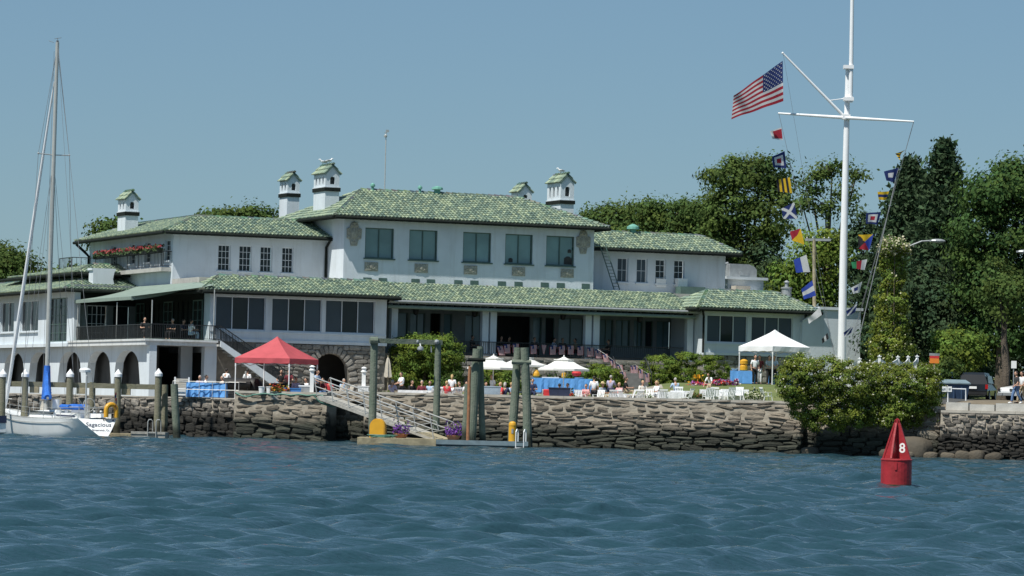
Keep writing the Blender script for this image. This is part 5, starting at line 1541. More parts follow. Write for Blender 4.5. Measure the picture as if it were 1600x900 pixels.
# ================================================================ FLAGPOLE AND FLAGS
YP=198.
fp=empty('flagpole',atz(1314,YP,2.9),0,'tall white yacht club flagpole with crossed yard, gaff and topmast','flagpole')
def fpt(px,py,dy=0): return at(px,py,YP+dy)-fp.location
q=MB(); q.tube([(0,0,-.1),fpt(1318,400),fpt(1323,190),fpt(1325,103)],[.25,.215,.16,.13],16); q.build('mast',MAT['white_paint'],fp)
q=MB(); q.tube([fpt(1329,160,-.22),fpt(1330,100,-.22),fpt(1332,-30,-.22),fpt(1334,-190,-.22)],[.12,.12,.10,.05],12); tp=q.build('topmast',MAT['white_paint'],fp)
q=MB()
for y in (105,155): 
    c=fpt(1325,y,-.1); q.box(c.x-.26,c.x+.30,c.y-.3,c.y+.22,c.z-.1,c.z+.1)
c=fpt(1322,183,-.1); q.box(c.x-.22,c.x+.22,c.y-.25,c.y+.2,c.z-.14,c.z+.14); q.build('mast_band',MAT['white_paint'],fp)
q=MB(); q.tube([fpt(1216,177,.6),fpt(1322,184,-.28),fpt(1428,190,-1.)],[.055,.10,.05],10); q.build('yard',MAT['white_paint'],fp)
q=MB(); q.tube([fpt(1317,180,-.2),fpt(1224,84,-.6)],[.085,.05],10); q.tube([fpt(1297,157,-.3),fpt(1318,154,-.1)],.03,6); q.ball(fpt(1223,83,-.6),.07,8); q.build('gaff',MAT['white_paint'],fp)
q=MB()
def line(a,b,r=.012): q.tube([a,b],r,5,cap=False)
line(fpt(1217,178,.6),fpt(1305,556,.2)); line(fpt(1428,190,-1),fpt(1324,556,-.2)); line(fpt(1224,86,-.6),fpt(1303,556,.2),.008); line(fpt(1427,191,-1),fpt(1326,556,-.6),.009)
line(fpt(1404,262,-.6),fpt(1336,556,-1.4),.03)
q.build('halyard',MAT['wire'],fp)

def cloth(name,c4,nu,nv,colf,mats,label,cat='flag',wave=.08,nw=2.,group=None,stars=False,Yd=YP,ph=0):
    """c4: hoist top, fly top, fly bottom, hoist bottom as photo points; colf(u from hoist, v from top) -> material index"""
    P=[at(px,py,Yd+dy) for px,py,dy in c4]
    o0=P[0]
    r=empty(name,o0,0,label,cat,group)
    def S(u,v):
        p=P[0]*(1-u)*(1-v)+P[1]*u*(1-v)+P[2]*u*v+P[3]*(1-u)*v
        w=wave*u**.6*math.sin(nw*2*math.pi*(u+.25*v)+ph)
        return p-o0+Vector((.10*w,w,.18*w))
    q=MB(); vs=[S(i/nu,j/nv) for j in range(nv+1) for i in range(nu+1)]
    n0=0; q.add(vs,[])
    for j in range(nv):
        for i in range(nu):
            a=j*(nu+1)+i; q.f.append((a,a+1,a+nu+2,a+nu+1)); q.m.append(colf((i+.5)/nu,(j+.5)/nv))
    q.build('cloth',[MAT[m] for m in mats],r,smooth=False)
    if stars:
        s=MB()
        for row in range(9):
            for k in range(6 if row%2==0 else 5):
                u=.4*((k+.5)/6 if row%2==0 else (k+1)/6); v=7/13*(row+.7)/9.4
                c=S(u,v); du=(S(u+.01,v)-c).normalized(); dv=(S(u,v+.01)-c).normalized(); nn=du.cross(dv).normalized()
                for sg in (-1,1):
                    cc=c+nn*.012*sg; pts=[]
                    for t in range(10):
                        rr=.055 if t%2==0 else .024; a=math.pi*t/5-math.pi/2; pts.append(cc+du*rr*math.cos(a)+dv*rr*math.sin(a))
                    s.add(pts,[tuple(range(10))])
        tag(s.build('stars',MAT['flag_white'],r),kind='stuff')
    return r
def usa(u,v):
    if u<.4 and v<7/13: return 2
    return 0 if int(v*13)%2==0 else 1
cloth('national_flag',[(1223,95,-.6),(1146,150,-1.6),(1143,186,-1.7),(1224,158,-.6)],50,39,usa,['flag_red','flag_white','flag_blue'],'large American flag streaming from the gaff of the flagpole',wave=.30,nw=2.1,stars=True)
sq=lambda m: (lambda u,v: 2 if max(abs(u-.5),abs(v-.5))<m*.5 else 1 if max(abs(u-.5),abs(v-.5))<m else 0)
def sig(hx,hy,fx_,fy,h,hf,colf,mats,label,dy,ph=0,hb=0,fb=0):
    cloth('signal_flag',[(hx,hy,dy),(fx_,fy,dy-.25),(fx_+fb,fy+hf,dy-.25),(hx+hb,hy+h,dy)],18,18,colf,mats,label,'signal flag',.07,1.2,'signal flags on the flagpole halyards',ph=ph)
LD=.45
sig(1221,199,1203,205,20,12,lambda u,v: 0 if (u>.8 or v<.12 or v>.88) else 1,['flag_white','flag_red'],'red pennant with white border, topmost on the left halyard',LD,0,2,4)
sig(1226,236,1206,245,27,16,lambda u,v: 2 if max(abs(u-.5),abs(v-.5))<.14 else 1 if max(abs(u-.5),abs(v-.5))<.34 else 0,['flag_blue','flag_white','flag_red'],'blue bordered white flag with red centre on the left halyard',LD,1,3,2)
sig(1234,277,1213,281,25,18,lambda u,v: int(u*6)%2,['flag_yellow','flag_black'],'yellow and dark vertically striped flag on the left halyard',LD,2,4,2)
sig(1241,316,1221,326,26,16,lambda u,v: 1 if abs(u-v)<.13 or abs(u+v-1)<.13 else 0,['flag_blue','flag_white'],'blue flag with white diagonal cross on the left halyard',LD,3,5,3)
sig(1251,357,1234,362,25,14,lambda u,v: 0 if u*.9>v*1.0 else 1,['flag_red','flag_yellow'],'red and yellow diagonally divided flag on the left halyard',LD,1,6,4)
sig(1260,398,1240,406,27,20,lambda u,v: 0 if u<.48 else 1,['flag_white','flag_royal'],'white and blue halved flag on the left halyard',LD,2,6,4)
sig(1269,438,1252,452,24,16,lambda u,v: 1 if .34<v<.67 else 0,['flag_royal','flag_white'],'blue white blue banded flag on the left halyard',LD,0,6,4)
sig(1281,480,1262,498,12,8,lambda u,v: 0,['flag_white'],'pale folded flag in front of the shed coping',LD,0,3,2)
sig(1293,520,1284,530,9,7,lambda u,v: 0 if .35<u<.65 else 1,['flag_white','flag_black'],'small dark and white flag in front of the shed wall',LD,0,2,1)
RD=-.7
sig(1416,234,1399,240,5,12,lambda u,v: int((u+v)*5)%2,['flag_yellow','flag_black'],'black and yellow slashed pennant, topmost on the right halyard',RD,0,-10,8)
sig(1404,262,1381,268,23,14,lambda u,v: 1 if max(abs(u-.5),abs(v-.45))<.2 else 0,['flag_blue','flag_white'],'blue flag with white square centre on the right halyard',RD,2,-7,4)
sig(1389,299,1371,300,14,12,lambda u,v: 1 if .33<v<.66 else 0,['flag_yellow','flag_blue'],'yellow flag with dark middle band on the right halyard',RD,1,-5,2)
sig(1377,331,1353,333,20,16,lambda u,v: 2 if max(abs(u-.5),abs(v-.5))<.14 else 1 if max(abs(u-.5),abs(v-.5))<.36 else 0,['flag_blue','flag_white','flag_red'],'blue bordered white flag with red centre on the right halyard',RD,3,-6,0)
sig(1365,366,1341,367,25,22,lambda u,v: (0 if v<min(u,1-u) else 1 if v>max(u,1-u) else 2 if u>.5 else 3),['flag_yellow','flag_red','flag_black','flag_royal'],'yellow, red and black quartered flag on the right halyard',RD,0,-7,0)
sig(1355,405,1330,410,17,9,lambda u,v: 0 if u<.36 else 1 if u<.68 else 2,['flag_white','flag_red','flag_green'],'white red and green banded pennant on the right halyard',RD,1,-4,2)
sig(1347,440,1330,450,17,9,lambda u,v: 1 if max(abs(u-.55),abs(v-.5))<.2 else 0,['flag_white','flag_blue'],'white flag with dark blue square on the right halyard',RD,2,-4,3)
sig(1340,474,1322,486,14,8,lambda u,v: 1 if abs(u-v)<.2 else 0,['flag_blue','flag_white'],'edge on blue and white flag beside the mast, upper one',RD,0,-4,2)
sig(1334,508,1318,520,12,7,lambda u,v: 1 if abs(u-v)<.2 else 0,['flag_blue','flag_white'],'lowest blue and white flag on the right halyard beside the mast',RD,0,-4,2)

# ================================================================ RIGHT SIDE: fence, lamps, signs, cars
fn=empty('picket_fence',atz(1370,205,3.0),0,'low white scalloped fence behind the vines at the flagpole foot','fence')
fpx=[1302,1340,1371,1400,1416,1430]; fy=[556,560,556,557,557,556]; YFc=[206,203,200,203,206,209]
P_=[atz(px,Y,0)-Vector((fn.location.x,fn.location.y,0)) for px,Y in zip(fpx,YFc)]
Z_=[at(px,y,Y).z-fn.location.z for px,y,Y in zip(fpx,fy,YFc)]
for i,p in enumerate(P_):
    q=MB(); q.box(p.x-.075,p.x+.075,p.y-.075,p.y+.075,0,Z_[i]-.05); q.box(p.x-.11,p.x+.11,p.y-.11,p.y+.11,Z_[i]-.05,Z_[i]+.0); q.ball((p.x,p.y,Z_[i]+.02),.04,8); q.build('post',MAT['white_paint'],fn)
for i in range(len(P_)-1):
    a,b=P_[i],P_[i+1]; m=max(3,int((b-a).length/.14))
    for k in range(1,m):
        t=k/m; p=a.lerp(b,t); zt=Z_[i]+(Z_[i+1]-Z_[i])*t-.12-.26*math.sin(math.pi*t)
        q=MB(); q.box(p.x-.035,p.x+.035,p.y-.012,p.y+.012,.1,zt); q.build('picket',MAT['white_paint'],fn)
    q=MB()
    for k in range(10):
        t0,t1=k/10,(k+1)/10; q.bar(a.lerp(b,t0)+Vector((0,-.03,Z_[i]+(Z_[i+1]-Z_[i])*t0-.17-.26*math.sin(math.pi*t0))),a.lerp(b,t1)+Vector((0,-.03,Z_[i]+(Z_[i+1]-Z_[i])*t1-.17-.26*math.sin(math.pi*t1))),.05,.12)
    q.build('rail',MAT['white_paint'],fn)
def lamp(px,Y,pts,hx,hy,label,post=None):
    b=atz(px,Y,3.2); r=empty('street_lamp',b,0,label,'street lamp')
    q=MB(); q.tube([(0,0,0)]+[at(a,c,Y)-b for a,c in pts],[.09]+[.05]*len(pts),8); q.build('post',MAT['galv'],r)
    q=MB(); h=at(hx,hy,Y)-b; q.ball((h.x,h.y,h.z),(.48,.2,.13),10); q.box(h.x-.5,h.x-.2,h.y-.07,h.y+.07,h.z-.05,h.z+.06); q.build('lamp_head',MAT['galv'],r)
lamp(1396,212.,[(1398,400),(1422,384),(1440,377),(1458,376)],1465,376.5,'street lamp arm reaching right out of the vine covered post')
lamp(1640,212.,[(1642,420),(1625,400),(1610,394)],1601,393.5,'street lamp head cut by the right picture edge')
up=empty('utility_pole',atz(1273,232,4),0,'wooden utility pole with crossarm behind the left halyard','utility pole')
q=MB(); q.tube([(0,0,-.2),at(1272,374,232)-up.location],[.14,.11],8); q.build('post',MAT['timber'],up)
q=MB(); q.bar(at(1258,374.5,232)-up.location,at(1298,375,232)-up.location,.14,.16); 
for px in (1261,1270,1288,1295): q.lathe([(.03,0),(.05,.06),(.02,.12)],8,tuple(at(px,373,232)-up.location))
q.build('crossarm',MAT['galv'],up)
sg=empty('warning_sign',atz(1460,203,3.),0,'small orange and red notice above the end of the vines','sign')
a=at(1460,560,203)-sg.location
q=MB(); q.box(a.x-.04,a.x+.04,.02,.08,-.3,a.z); q.build('post',MAT['timber'],sg)
q=MB(); q.box(a.x-.27,a.x+.27,-.01,.018,a.z-.28,a.z-.0); q.build('orange_panel',MAT['sign_orange'],sg)
q=MB(); q.box(a.x-.27,a.x+.27,-.01,.018,a.z+.003,a.z+.15); q.build('red_panel',MAT['red'],sg)
q=MB(); q.box(a.x-.3,a.x+.3,-.012,.018,a.z+.153,a.z+.3); q.build('grey_panel',MAT['galv'],sg)
rb_=empty('barrier_rail',wallP(1480,.9,2.55),0,'thin white pipe barrier with two small notices on the right seawall','barrier')
zz=2.58
def rpx(px,py): 
    p=at(px,py,wallY(1480)+.9); return p-rb_.location
q=MB(); q.tube([rpx(1481,637)-Vector((0,0,.1)),rpx(1481,607),rpx(1509,608),rpx(1509,626)],.035,6); q.build('rail',MAT['white_paint'],rb_)
for pa in (1472,1480): 
    c=rpx(pa+3.5,608); q=MB(); q.box(c.x-.12,c.x+.12,c.y-.07,c.y-.04,c.z-.14,c.z+.14); q.build('notice',MAT['lettering'],rb_)
    q=MB(); q.box(c.x-.06,c.x+.06,c.y-.076,c.y-.0705,c.z-.06,c.z+.05); q.build('notice_mark',MAT['galv'],rb_)
dm=empty('dumpster',atz(1486,199,3.0),R(4),'dark blue rubbish skip behind the pipe barrier','dumpster')
q=MB(); q.hexa([(-.85,-.6,.05),(.75,-.6,.05),(.75,.6,.05),(-.85,.6,.05)],[(-.95,-.75,1.05),(.9,-.75,1.05),(.9,.7,1.05),(-.95,.7,1.05)])
for x in (-.5,0,.45): q.box(x-.04,x+.04,-.74,-.60,.2,1.0)
q.build('bin',MAT['dumpster'],dm); q=MB(); q.hexa([(-1.,-.8,1.055),(.95,-.8,1.055),(.95,.75,1.055),(-1.,.75,1.055)],[(-1.,-.8,1.12),(.95,-.8,1.12),(.95,.7,1.32),(-1.,.7,1.32)]); q.build('lid',MAT['galv'] if False else MAT['blue_deck'],dm)
q=MB()
for x in (-.6,.55): q.lathe([(.08,0),(.08,.05)],10,(x,-.5,0))
q.build('castor',MAT['tyre'],dm)
# concrete curb blocks along the right seawall
for i,(a,b,lab) in enumerate(((1478,1514,'left pale concrete curb block on the right seawall'),(1515,1555,'middle mossy concrete curb block on the right seawall'),(1556,1640,'right concrete curb block by the strolling pair'))):
    p0,p1=wallP(a,.55,0),wallP(b,.55,0); d=p1-p0
    q=MB(); q.box(0.02,d.length-.02,0,.5,0,.42 if i!=1 else .34); o=q.build('curb_block',MAT['concrete']); o.location=(p0.x,p0.y,2.55); o.rotation_euler=(0,0,math.atan2(d.y,d.x)); tag(o,lab,'curb')
ns=empty('notice_sign',atz(1584,200,3.2),0,'small white square notice on a post above the strolling pair','sign')
a=at(1584,570,200)-ns.location; q=MB(); q.tube([(a.x,0,-.3),(a.x,0,a.z)],.03,6); q.build('post',MAT['galv'],ns); q=MB(); q.box(a.x-.15,a.x+.15,-.05,-.03,a.z-.2,a.z+.22); q.build('plate',MAT['lettering'],ns)
def car(px,Y,rz,mat,label,suv=True):
    p=atz(px,Y,0); p.z=gz(p.x,p.y)+.02
    r=empty('parked_car',p,rz,label,'car')                     # local +x = front
    prof=[(-2.2,.35),(-2.25,.6),(-2.2,.95),(-2.1,1.0),(-1.85,1.55),(-1.6,1.68),(.3,1.66),(1.0,1.05),(2.0,.9),(2.2,.7),(2.22,.35)] if suv else [(-2.2,.35),(-2.25,.6),(-2.15,.92),(-1.5,1.0),(-.9,1.38),(.35,1.38),(1.1,.98),(2.05,.82),(2.2,.6),(2.2,.35)]
    q=MB(); n=len(prof)
    vs=[]
    for s in (-1,1):
        for x,z in prof: vs.append((x,s*(.88 if z<1.02 else .88-.26*(z-1.0)/.65),z))
    q.add(vs,[tuple(range(n)),tuple(range(2*n-1,n-1,-1))]+[(i,n+i,n+(i+1)%n,(i+1)%n) for i in range(n)])
    b=q.build('body',MAT[mat],r)
    q=MB(); zt=1.6 if suv else 1.33
    xr=-1.9 if suv else -1.2
    q.hexa([(xr-.17,-.68,1.06),(xr-.17,.68,1.06),(xr-.12,.68,1.06),(xr-.12,-.68,1.06)],[(xr+.04,-.6,zt-.1),(xr+.04,.6,zt-.1),(xr+.09,.6,zt-.1),(xr+.09,-.6,zt-.1)])
    for s in (-1,1): q.hexa([(-1.7,s*.875,1.06),(.6,s*.875,1.06),(.6,s*.84,1.06),(-1.7,s*.84,1.06)],[(-1.5,s*(.80 if suv else .83),zt-.1),(.25,s*(.80 if suv else .83),zt-.1),(.25,s*.74,zt-.1),(-1.5,s*.74,zt-.1)])
    q.hexa([(1.02,-.66,1.06),(1.02,.66,1.06),(1.1,.66,1.04),(1.1,-.66,1.04)],[(.38,-.6,zt-.08),(.38,.6,zt-.08),(.46,.6,zt-.06),(.46,-.6,zt-.06)])
    q.build('window',MAT['glass'],r)
    for s in (-1,1):
        q=MB(); q.box(-2.29,-2.2,s*.82-.1,s*.82+.06 if s<0 else s*.82+.06,.72,.98); q.build('tail_light',MAT['tail_red'],r)
        q=MB(); q.box(2.16,2.24,s*.7-.14,s*.7+.14,.62,.76); q.build('headlight',MAT['chrome'],r)
        for x in (-1.35,1.38):
            q=MB(); q.tube([(x,s*.7,.33),(x,s*.9,.33)],.33,18); w_=q.build('wheel',MAT['tyre'],r); q=MB(); q.tube([(x,s*.89,.33),(x,s*.915,.33)],.2,14); q.build('rim',MAT['galv'],w_)
    q=MB(); q.box(-2.285,-2.24,-.26,.26,.72,.86); q.build('number_plate',MAT['lettering'],r)
    q=MB(); q.box(-2.30,-2.2,-.85,.85,.38,.55); q.box(2.15,2.28,-.85,.85,.36,.52); q.build('bumper',MAT['black'] if mat!='car_white' else MAT['galv'],r)
car(1525,207,R(75),'car_black','black car seen from behind beneath the dark trees')
car(1474,209,R(80),'car_blue','dark blue car half hidden behind the rubbish skip')
car(1622,204,R(200),'car_white','white car at the right edge behind the strolling pair',False)
tk=tree('pale straight trunk of a tree standing between the cars','tree',[(1575,470,40,40),(1560,440,30,30)],206,1570,'leaf',.3,6,40,.5,seed=33,zb=3.2,trunk_r=.24)
# ================================================================ TENTS, UMBRELLAS, TABLES, CHAIRS
def canopy(loc, rz, w, hleg, hpk, mat, label, name='canopy_tent', dy=0.):
    r=empty(name,loc,rz,label,'canopy tent')
    h=w/2; vb=.30
    q=MB(); n=12; m_=8
    def top(s,t):                                              # s,t in -1..1, four hips with a slight sag
        m=max(abs(s),abs(t)); z=hpk-(hpk-hleg)*m**.84
        edge=min(abs(s),abs(t))/max(m,1e-6)
        return (s*h,t*h,z-.07*(1-edge)*math.sin(math.pi*m))
    for k in range(4):
        a=k*math.pi/2; c,s_=round(math.cos(a)),round(math.sin(a))
        vs=[]
        for i in range(m_+1):
            for j in range(n+1):
                m=i/m_; x,y=m*(-1+2*j/n),-m; vs.append(top(x*c-y*s_,x*s_+y*c))
        q.add(vs,[(i*(n+1)+j,(i+1)*(n+1)+j,(i+1)*(n+1)+j+1,i*(n+1)+j+1) for i in range(m_) for j in range(n)])
    q.build('canopy',MAT[mat],r,smooth=False)
    q=MB()
    for k in range(4):
        a=k*math.pi/2; c,s=math.cos(a),math.sin(a)
        for i in range(n):
            def V(i,b):
                x=-1+2*i/n; z=top(x,-1)[2]; arch=.10*(1-x*x)
                y=-h-.012-.02*b*math.sin(i*1.1)
                X=x*h
                return (X*c-y*s, X*s+y*c, z+.01-(0 if not b else vb-arch*0+.02*math.sin(i*2.)))
            q.add([V(i,1),V(i+1,1),V(i+1,0),V(i,0)],[(0,1,2,3)])
    q.build('valance',MAT[mat],r)
    for sx in (-1,1):
        for sy in (-1,1):
            q=MB(); x,y=sx*(h-.04),sy*(h-.04); q.box(x-.025,x+.025,y-.025,y+.025,0,hleg-.05); q.box(x-.06,x+.06,y-.06,y+.06,0,.02); q.box(x-.035,x+.035,y-.035,y+.035,hleg-.5,hleg-.32); q.build('leg',MAT['white_paint'],r)
    q=MB()
    for s in (-1,1):
        for ax in (0,1):
            for k in (0,1):
                a=(-h+.05+k*h*.96,s*(h-.06),hleg-.12); b=(-h+.05+(k+1)*h*.96,s*(h-.06),hleg-.42); c_=(a[0],a[1],b[2]); d=(b[0],b[1],a[2])
                for u,v in ((a,b),(c_,d)):
                    if ax: u,v=(u[1],u[0],u[2]),(v[1],v[0],v[2])
                    q.bar(u,v,.02,.03)
    q.build('truss',MAT['steel'],r)
    return r
p=atz(431,203.2,2.55); p.z=gz(p.x,p.y)
canopy(p,R(-24),3.55,2.36,3.66,'tent_red','red pop up canopy tent on the terrace beside the stairs')
p=atz(1207,212,0); p.z=gz(p.x,p.y)
WT=p.copy()
canopy(p,R(38),3.05,2.3,3.35,'tent_white','white pop up canopy tent on the lawn right of the hedge')
def umbrella(px,Y,ytop,ybot,hw,label,rz):
    b=atz(px,Y,0); b.z=gz(b.x,b.y); r=empty('patio_umbrella',b,rz,label,'umbrella','white patio umbrellas')
    zt=at(px,ytop,Y).z-b.z; ze=at(px,ybot,Y).z-b.z; w=hw*Y/F
    q=MB(); n=8
    def ring(rr,z): return [(rr*math.cos(2*math.pi*k/n),rr*math.sin(2*math.pi*k/n),z) for k in range(n)]
    def shell(q,r0,z0,r1,z1,val):
        m=4; rs=[]
        for i in range(m+1):
            t=i/m; rs.append(ring(r0+(r1-r0)*t, z0+(z1-z0)*t-.06*math.sin(math.pi*t)))
        rs.append(ring(r1*1.0,z1-val))
        vs=[v for g in rs for v in g]
        q.add(vs,[(i*n+k,i*n+(k+1)%n,(i+1)*n+(k+1)%n,(i+1)*n+k) for i in range(len(rs)-1) for k in range(n)])
    shell(q,w*.28,zt-.25*(zt-ze)-.02,w,ze+.1,.11); q.build('canopy',MAT['umbrella_cloth'],r)
    q=MB(); shell(q,.03,zt-.04,w*.40,zt-.30*(zt-ze)+.05,.05); q.build('vent_cap',MAT['umbrella_cloth'],r)
    q=MB(); q.tube([(0,0,0),(0,0,zt+.02)],.026,8); q.ball((0,0,zt+.01),.04,8); q.build('pole',MAT['white_paint'],r)
    q=MB()
    for k in range(n): a=2*math.pi*k/n; q.bar((0,0,zt-.2),(w*.98*math.cos(a),w*.98*math.sin(a),ze+.09),.018)
    q.build('rib',MAT['timber'],r)
    q=MB(); q.lathe([(.28,0),(.28,.06),(.08,.1),(.06,.25)],12); q.build('base',MAT['galv'],r)
umbrella(768,205,554,577,42,'left white patio umbrella just behind the leaning pilings',R(15))
umbrella(815,210,554,573,40,'white patio umbrella half hidden behind the twin pilings',R(5))
umbrella(878,205,556,579,43,'right white patio umbrella above the blue buffet table',R(22))
b=atz(603,205,0); b.z=gz(b.x,b.y); r=empty('closed_umbrella',b,0,'folded beige patio umbrella standing by the stone foundation','umbrella')
zt=at(600,558,205).z-b.z; zb=at(604,590,205).z-b.z
q=MB(); n=12; prof=[(.03,zt),(.10,zt-.12),(.17,zt-.4),(.22,zt-.8),(.27,zb)]
vs=[]
for i,(rr,z) in enumerate(prof):
    for k in range(n): a=2*math.pi*k/n; r2=rr*(1 if k%2 else .66); vs.append((r2*math.cos(a)+.02*(zt-z),r2*math.sin(a),z+(0.06*(k%2) if i==4 else 0)))
q.add(vs,[(i*n+k,i*n+(k+1)%n,(i+1)*n+(k+1)%n,(i+1)*n+k) for i in range(4) for k in range(n)]+[tuple(range(4*n,5*n))]); q.build('folded_canopy',MAT['taupe_cloth'],r)
q=MB(); q.tube([(0.05,0,0),(0,0,zt+.1)],.03,8); q.build('pole',MAT['timber'],r); q=MB(); q.lathe([(.3,0),(.3,.07),(.08,.12),(.06,.3)],12); q.build('base',MAT['galv'],r)
def draped(name,loc,rz,lx,ly,h,mat,label,cat='table',group=None,folds=.03,hem=.04):
    """table under a cloth that falls to the ground in folds"""
    r=empty(name,loc,rz,label,cat,group)
    q=MB(); per=[]; n=12
    def side(a,b,m): return [(a[0]+(b[0]-a[0])*i/m,a[1]+(b[1]-a[1])*i/m) for i in range(m)]
    c=[(-lx/2,-ly/2),(lx/2,-ly/2),(lx/2,ly/2),(-lx/2,ly/2)]
    mx=max(6,int(lx/.12)); my=max(5,int(ly/.12))
    pts=side(c[0],c[1],mx)+side(c[1],c[2],my)+side(c[2],c[3],mx)+side(c[3],c[0],my)
    N_=len(pts); g=random.Random(int(lx*100+loc[0]*10)); ph=[g.uniform(-1,1) for _ in pts]
    rings=[]
    for t in (0,.25,.6,1):
        row=[]
        for i,(x,y) in enumerate(pts):
            k=1+ (.02+folds*(ph[i]+math.sin(i*1.9)))*t
            kk=1+ (.02+folds*(ph[i]+math.sin(i*1.9)))*t*lx/ly if abs(abs(x)-lx/2)>1e-6 else k
            row.append((x*(1+(k-1)*.5),y*kk,h-(h-hem)*t))
        rings+=row
    q.add(rings,[(j*N_+(i+1)%N_,j*N_+i,(j+1)*N_+i,(j+1)*N_+(i+1)%N_) for j in range(3) for i in range(N_)]+[tuple(range(N_))])
    q.build('tablecloth',MAT[mat],r)
    q=MB()
    for x in (-lx/2+.08,lx/2-.08):
        for y in (-ly/2+.08,ly/2-.08): q.tube([(x,y,0),(x,y,h-.03)],.02,6)
    q.build('leg',MAT['galv'],r)
    return r
def gp(px,Y,z=None):
    p=atz(px,Y,0); p.z=(gz(p.x,p.y)+.012) if z is None else z; return p
def tabletop_items(parent_loc,rz,items):
    pass
BF=gp(876,209)
draped('buffet_table',BF,R(-3),3.6,.8,.9,'blue_cloth','long buffet table under a blue cloth below the right umbrella')
T1=gp(1158,211.5); draped('drinks_table',T1,R(-8),1.45,.75,.8,'blue_cloth','blue clothed table with an orange drinks jug at the white tent left side')
T2=gp(1216,214.); draped('drinks_table',T2,R(20),1.2,.7,.8,'blue_cloth','blue clothed table at the back right of the white tent')
# things on the tables
def vessel(loc,prof,mat,name,label,cat): 
    q=MB(); q.lathe(prof,14,loc); return tag(q.build(name,MAT[mat]),label,cat)
vessel((T1.x+.05,T1.y-.1,T1.z+.805),[(.2,0),(.24,.05),(.24,.28),(.18,.34),(.24,.42),(.24,.60),(.16,.66),(.05,.7)],'yellow','drinks_jug','orange insulated drinks jug on the blue table under the white tent','jug')
vessel((T1.x-.5,T1.y-.1,T1.z+.805),[(.1,0),(.2,.1),(.22,.14)],'plastic_white','bowl','white bowl at the left end of the blue tent table','bowl')
zt=BF.z+.905
vessel((BF.x-1.55,BF.y-.05,zt),[(.12,0),(.22,.12),(.2,.26),(.12,.42),(.04,.5)],'yellow','flower_vase','yellow flowers at the left end of the blue buffet','flowers')
vessel((BF.x+.1,BF.y+.1,zt),[(.1,0),(.14,.1),(.13,.3),(.05,.34)],'yellow','drinks_jug','yellow jug near the middle of the blue buffet','jug')
vessel((BF.x+.85,BF.y+.05,zt+.12),[(.02,0),(.24,.06),(.30,.2),(.22,.32),(.04,.38)],'red','lantern_ball','round red decoration hanging above the blue buffet','ornament')
vessel((BF.x+1.0,BF.y-.15,zt),[(.24,0),(.28,.06),(.28,.09)],'chrome','chafing_dish','covered silver dish on the right half of the blue buffet','dish')
q=MB(); q.box(BF.x-1.2,BF.x-.2,BF.y-.3,BF.y+.2,zt,zt+.05); tag(q.build('serving_tray',MAT['plastic_white']),'long white tray on the left half of the blue buffet','tray')
def chair_proto(mat,label,loc,rz,group):
    r=empty('garden_chair',loc,rz,label,'chair',group)         # faces +y
    q=MB(); q.hexa([(-.23,-.22,.42),(.23,-.22,.42),(.23,.24,.44),(-.23,.24,.44)],[(-.23,-.22,.45),(.23,-.22,.45),(.23,.24,.47),(-.23,.24,.47)]); q.build('seat',MAT[mat],r)
    q=MB()
    for i in range(5): x=-.19+.095*i; q.bar((x,-.22,.46),(x*1.02,-.36,.88),.055,.018)
    q.bar((-.24,-.365,.90),(.24,-.365,.90),.025,.09); q.build('backrest',MAT[mat],r)
    for sx in (-1,1):
        q=MB(); q.bar((sx*.21,.22,.45),(sx*.25,.28,0),.035); q.build('leg',MAT[mat],r)
        q=MB(); q.bar((sx*.21,-.2,.45),(sx*.25,-.33,0),.035); q.build('leg',MAT[mat],r)
        q=MB(); q.bar((sx*.25,-.3,.66),(sx*.25,.2,.66),.045,.025); q.bar((sx*.25,.19,.65),(sx*.22,.2,.45),.03); q.build('arm',MAT[mat],r)
    return r
GW='white plastic chairs along the seawall'
base=None
spots=[(933,200,150,'white chair tilted beside the waiter in black trousers'),(953,200.5,20,None),(975,200,-60,None),(981,202,100,'white chair with its back to the steps'),(992,200,40,None),
       (1002,199.5,-20,None),(1012,200.5,170,None),(1033,199.5,10,None),(1060,200.5,-10,None),(1071,199.5,60,None),(1104,199.6,20,None),(1118,199.7,-20,None),(1137,199.5,30,None),(1151,199.6,160,None),(1167,199.5,80,None),(1196,199,-70,'white chair at the far right end of the tables row'),(668,203,60,None),(690,202.5,-30,None),(712,203,20,None),(846,201,30,None),(905,201,200,None)]
CL=['','just right of the straw hat','at the small white table right of the straw hat','','at the left foot of the steps','centred below the steps','at the right foot of the steps by the flower planter','at the left end of the long white row','left of the brown planter','touching the left side of the brown planter','touching the right side of the brown planter','in front of the flower bed left half','in front of the crouching child','below the flower bed right end','touching the left side of the daisy planter','','just left of the red seated woman','at the right hand of the blond woman','below the garden bush right of the gallows','left of the small red cool box','left of the coral pink seated guest']
for i,(px,Y,a,lab) in enumerate(spots):
    L_=lab or ('white plastic garden chair '+CL[i] if CL[i] else '') or ('white plastic garden chair standing among the tables behind the long seawall coping')
    if base is None: base=chair_proto('plastic_white',L_,gp(px,Y),R(a),GW)
    else: dup(base,gp(px,Y),R(a),L_,GW)
GBL=['middle','right hand']
GB='beige chairs at the gangway head'
cb=chair_proto('plastic_beige','left hand one of three beige garden chairs at the gangway head',gp(523,203),R(110),GB)
for k,(px,Y,a) in enumerate(((531,201.5,70),(540,200.8,120))): dup(cb,gp(px,Y+2),R(a),GBL[k]+' one of three beige garden chairs at the gangway head',GB)
GT='small white clothed tables along the seawall'
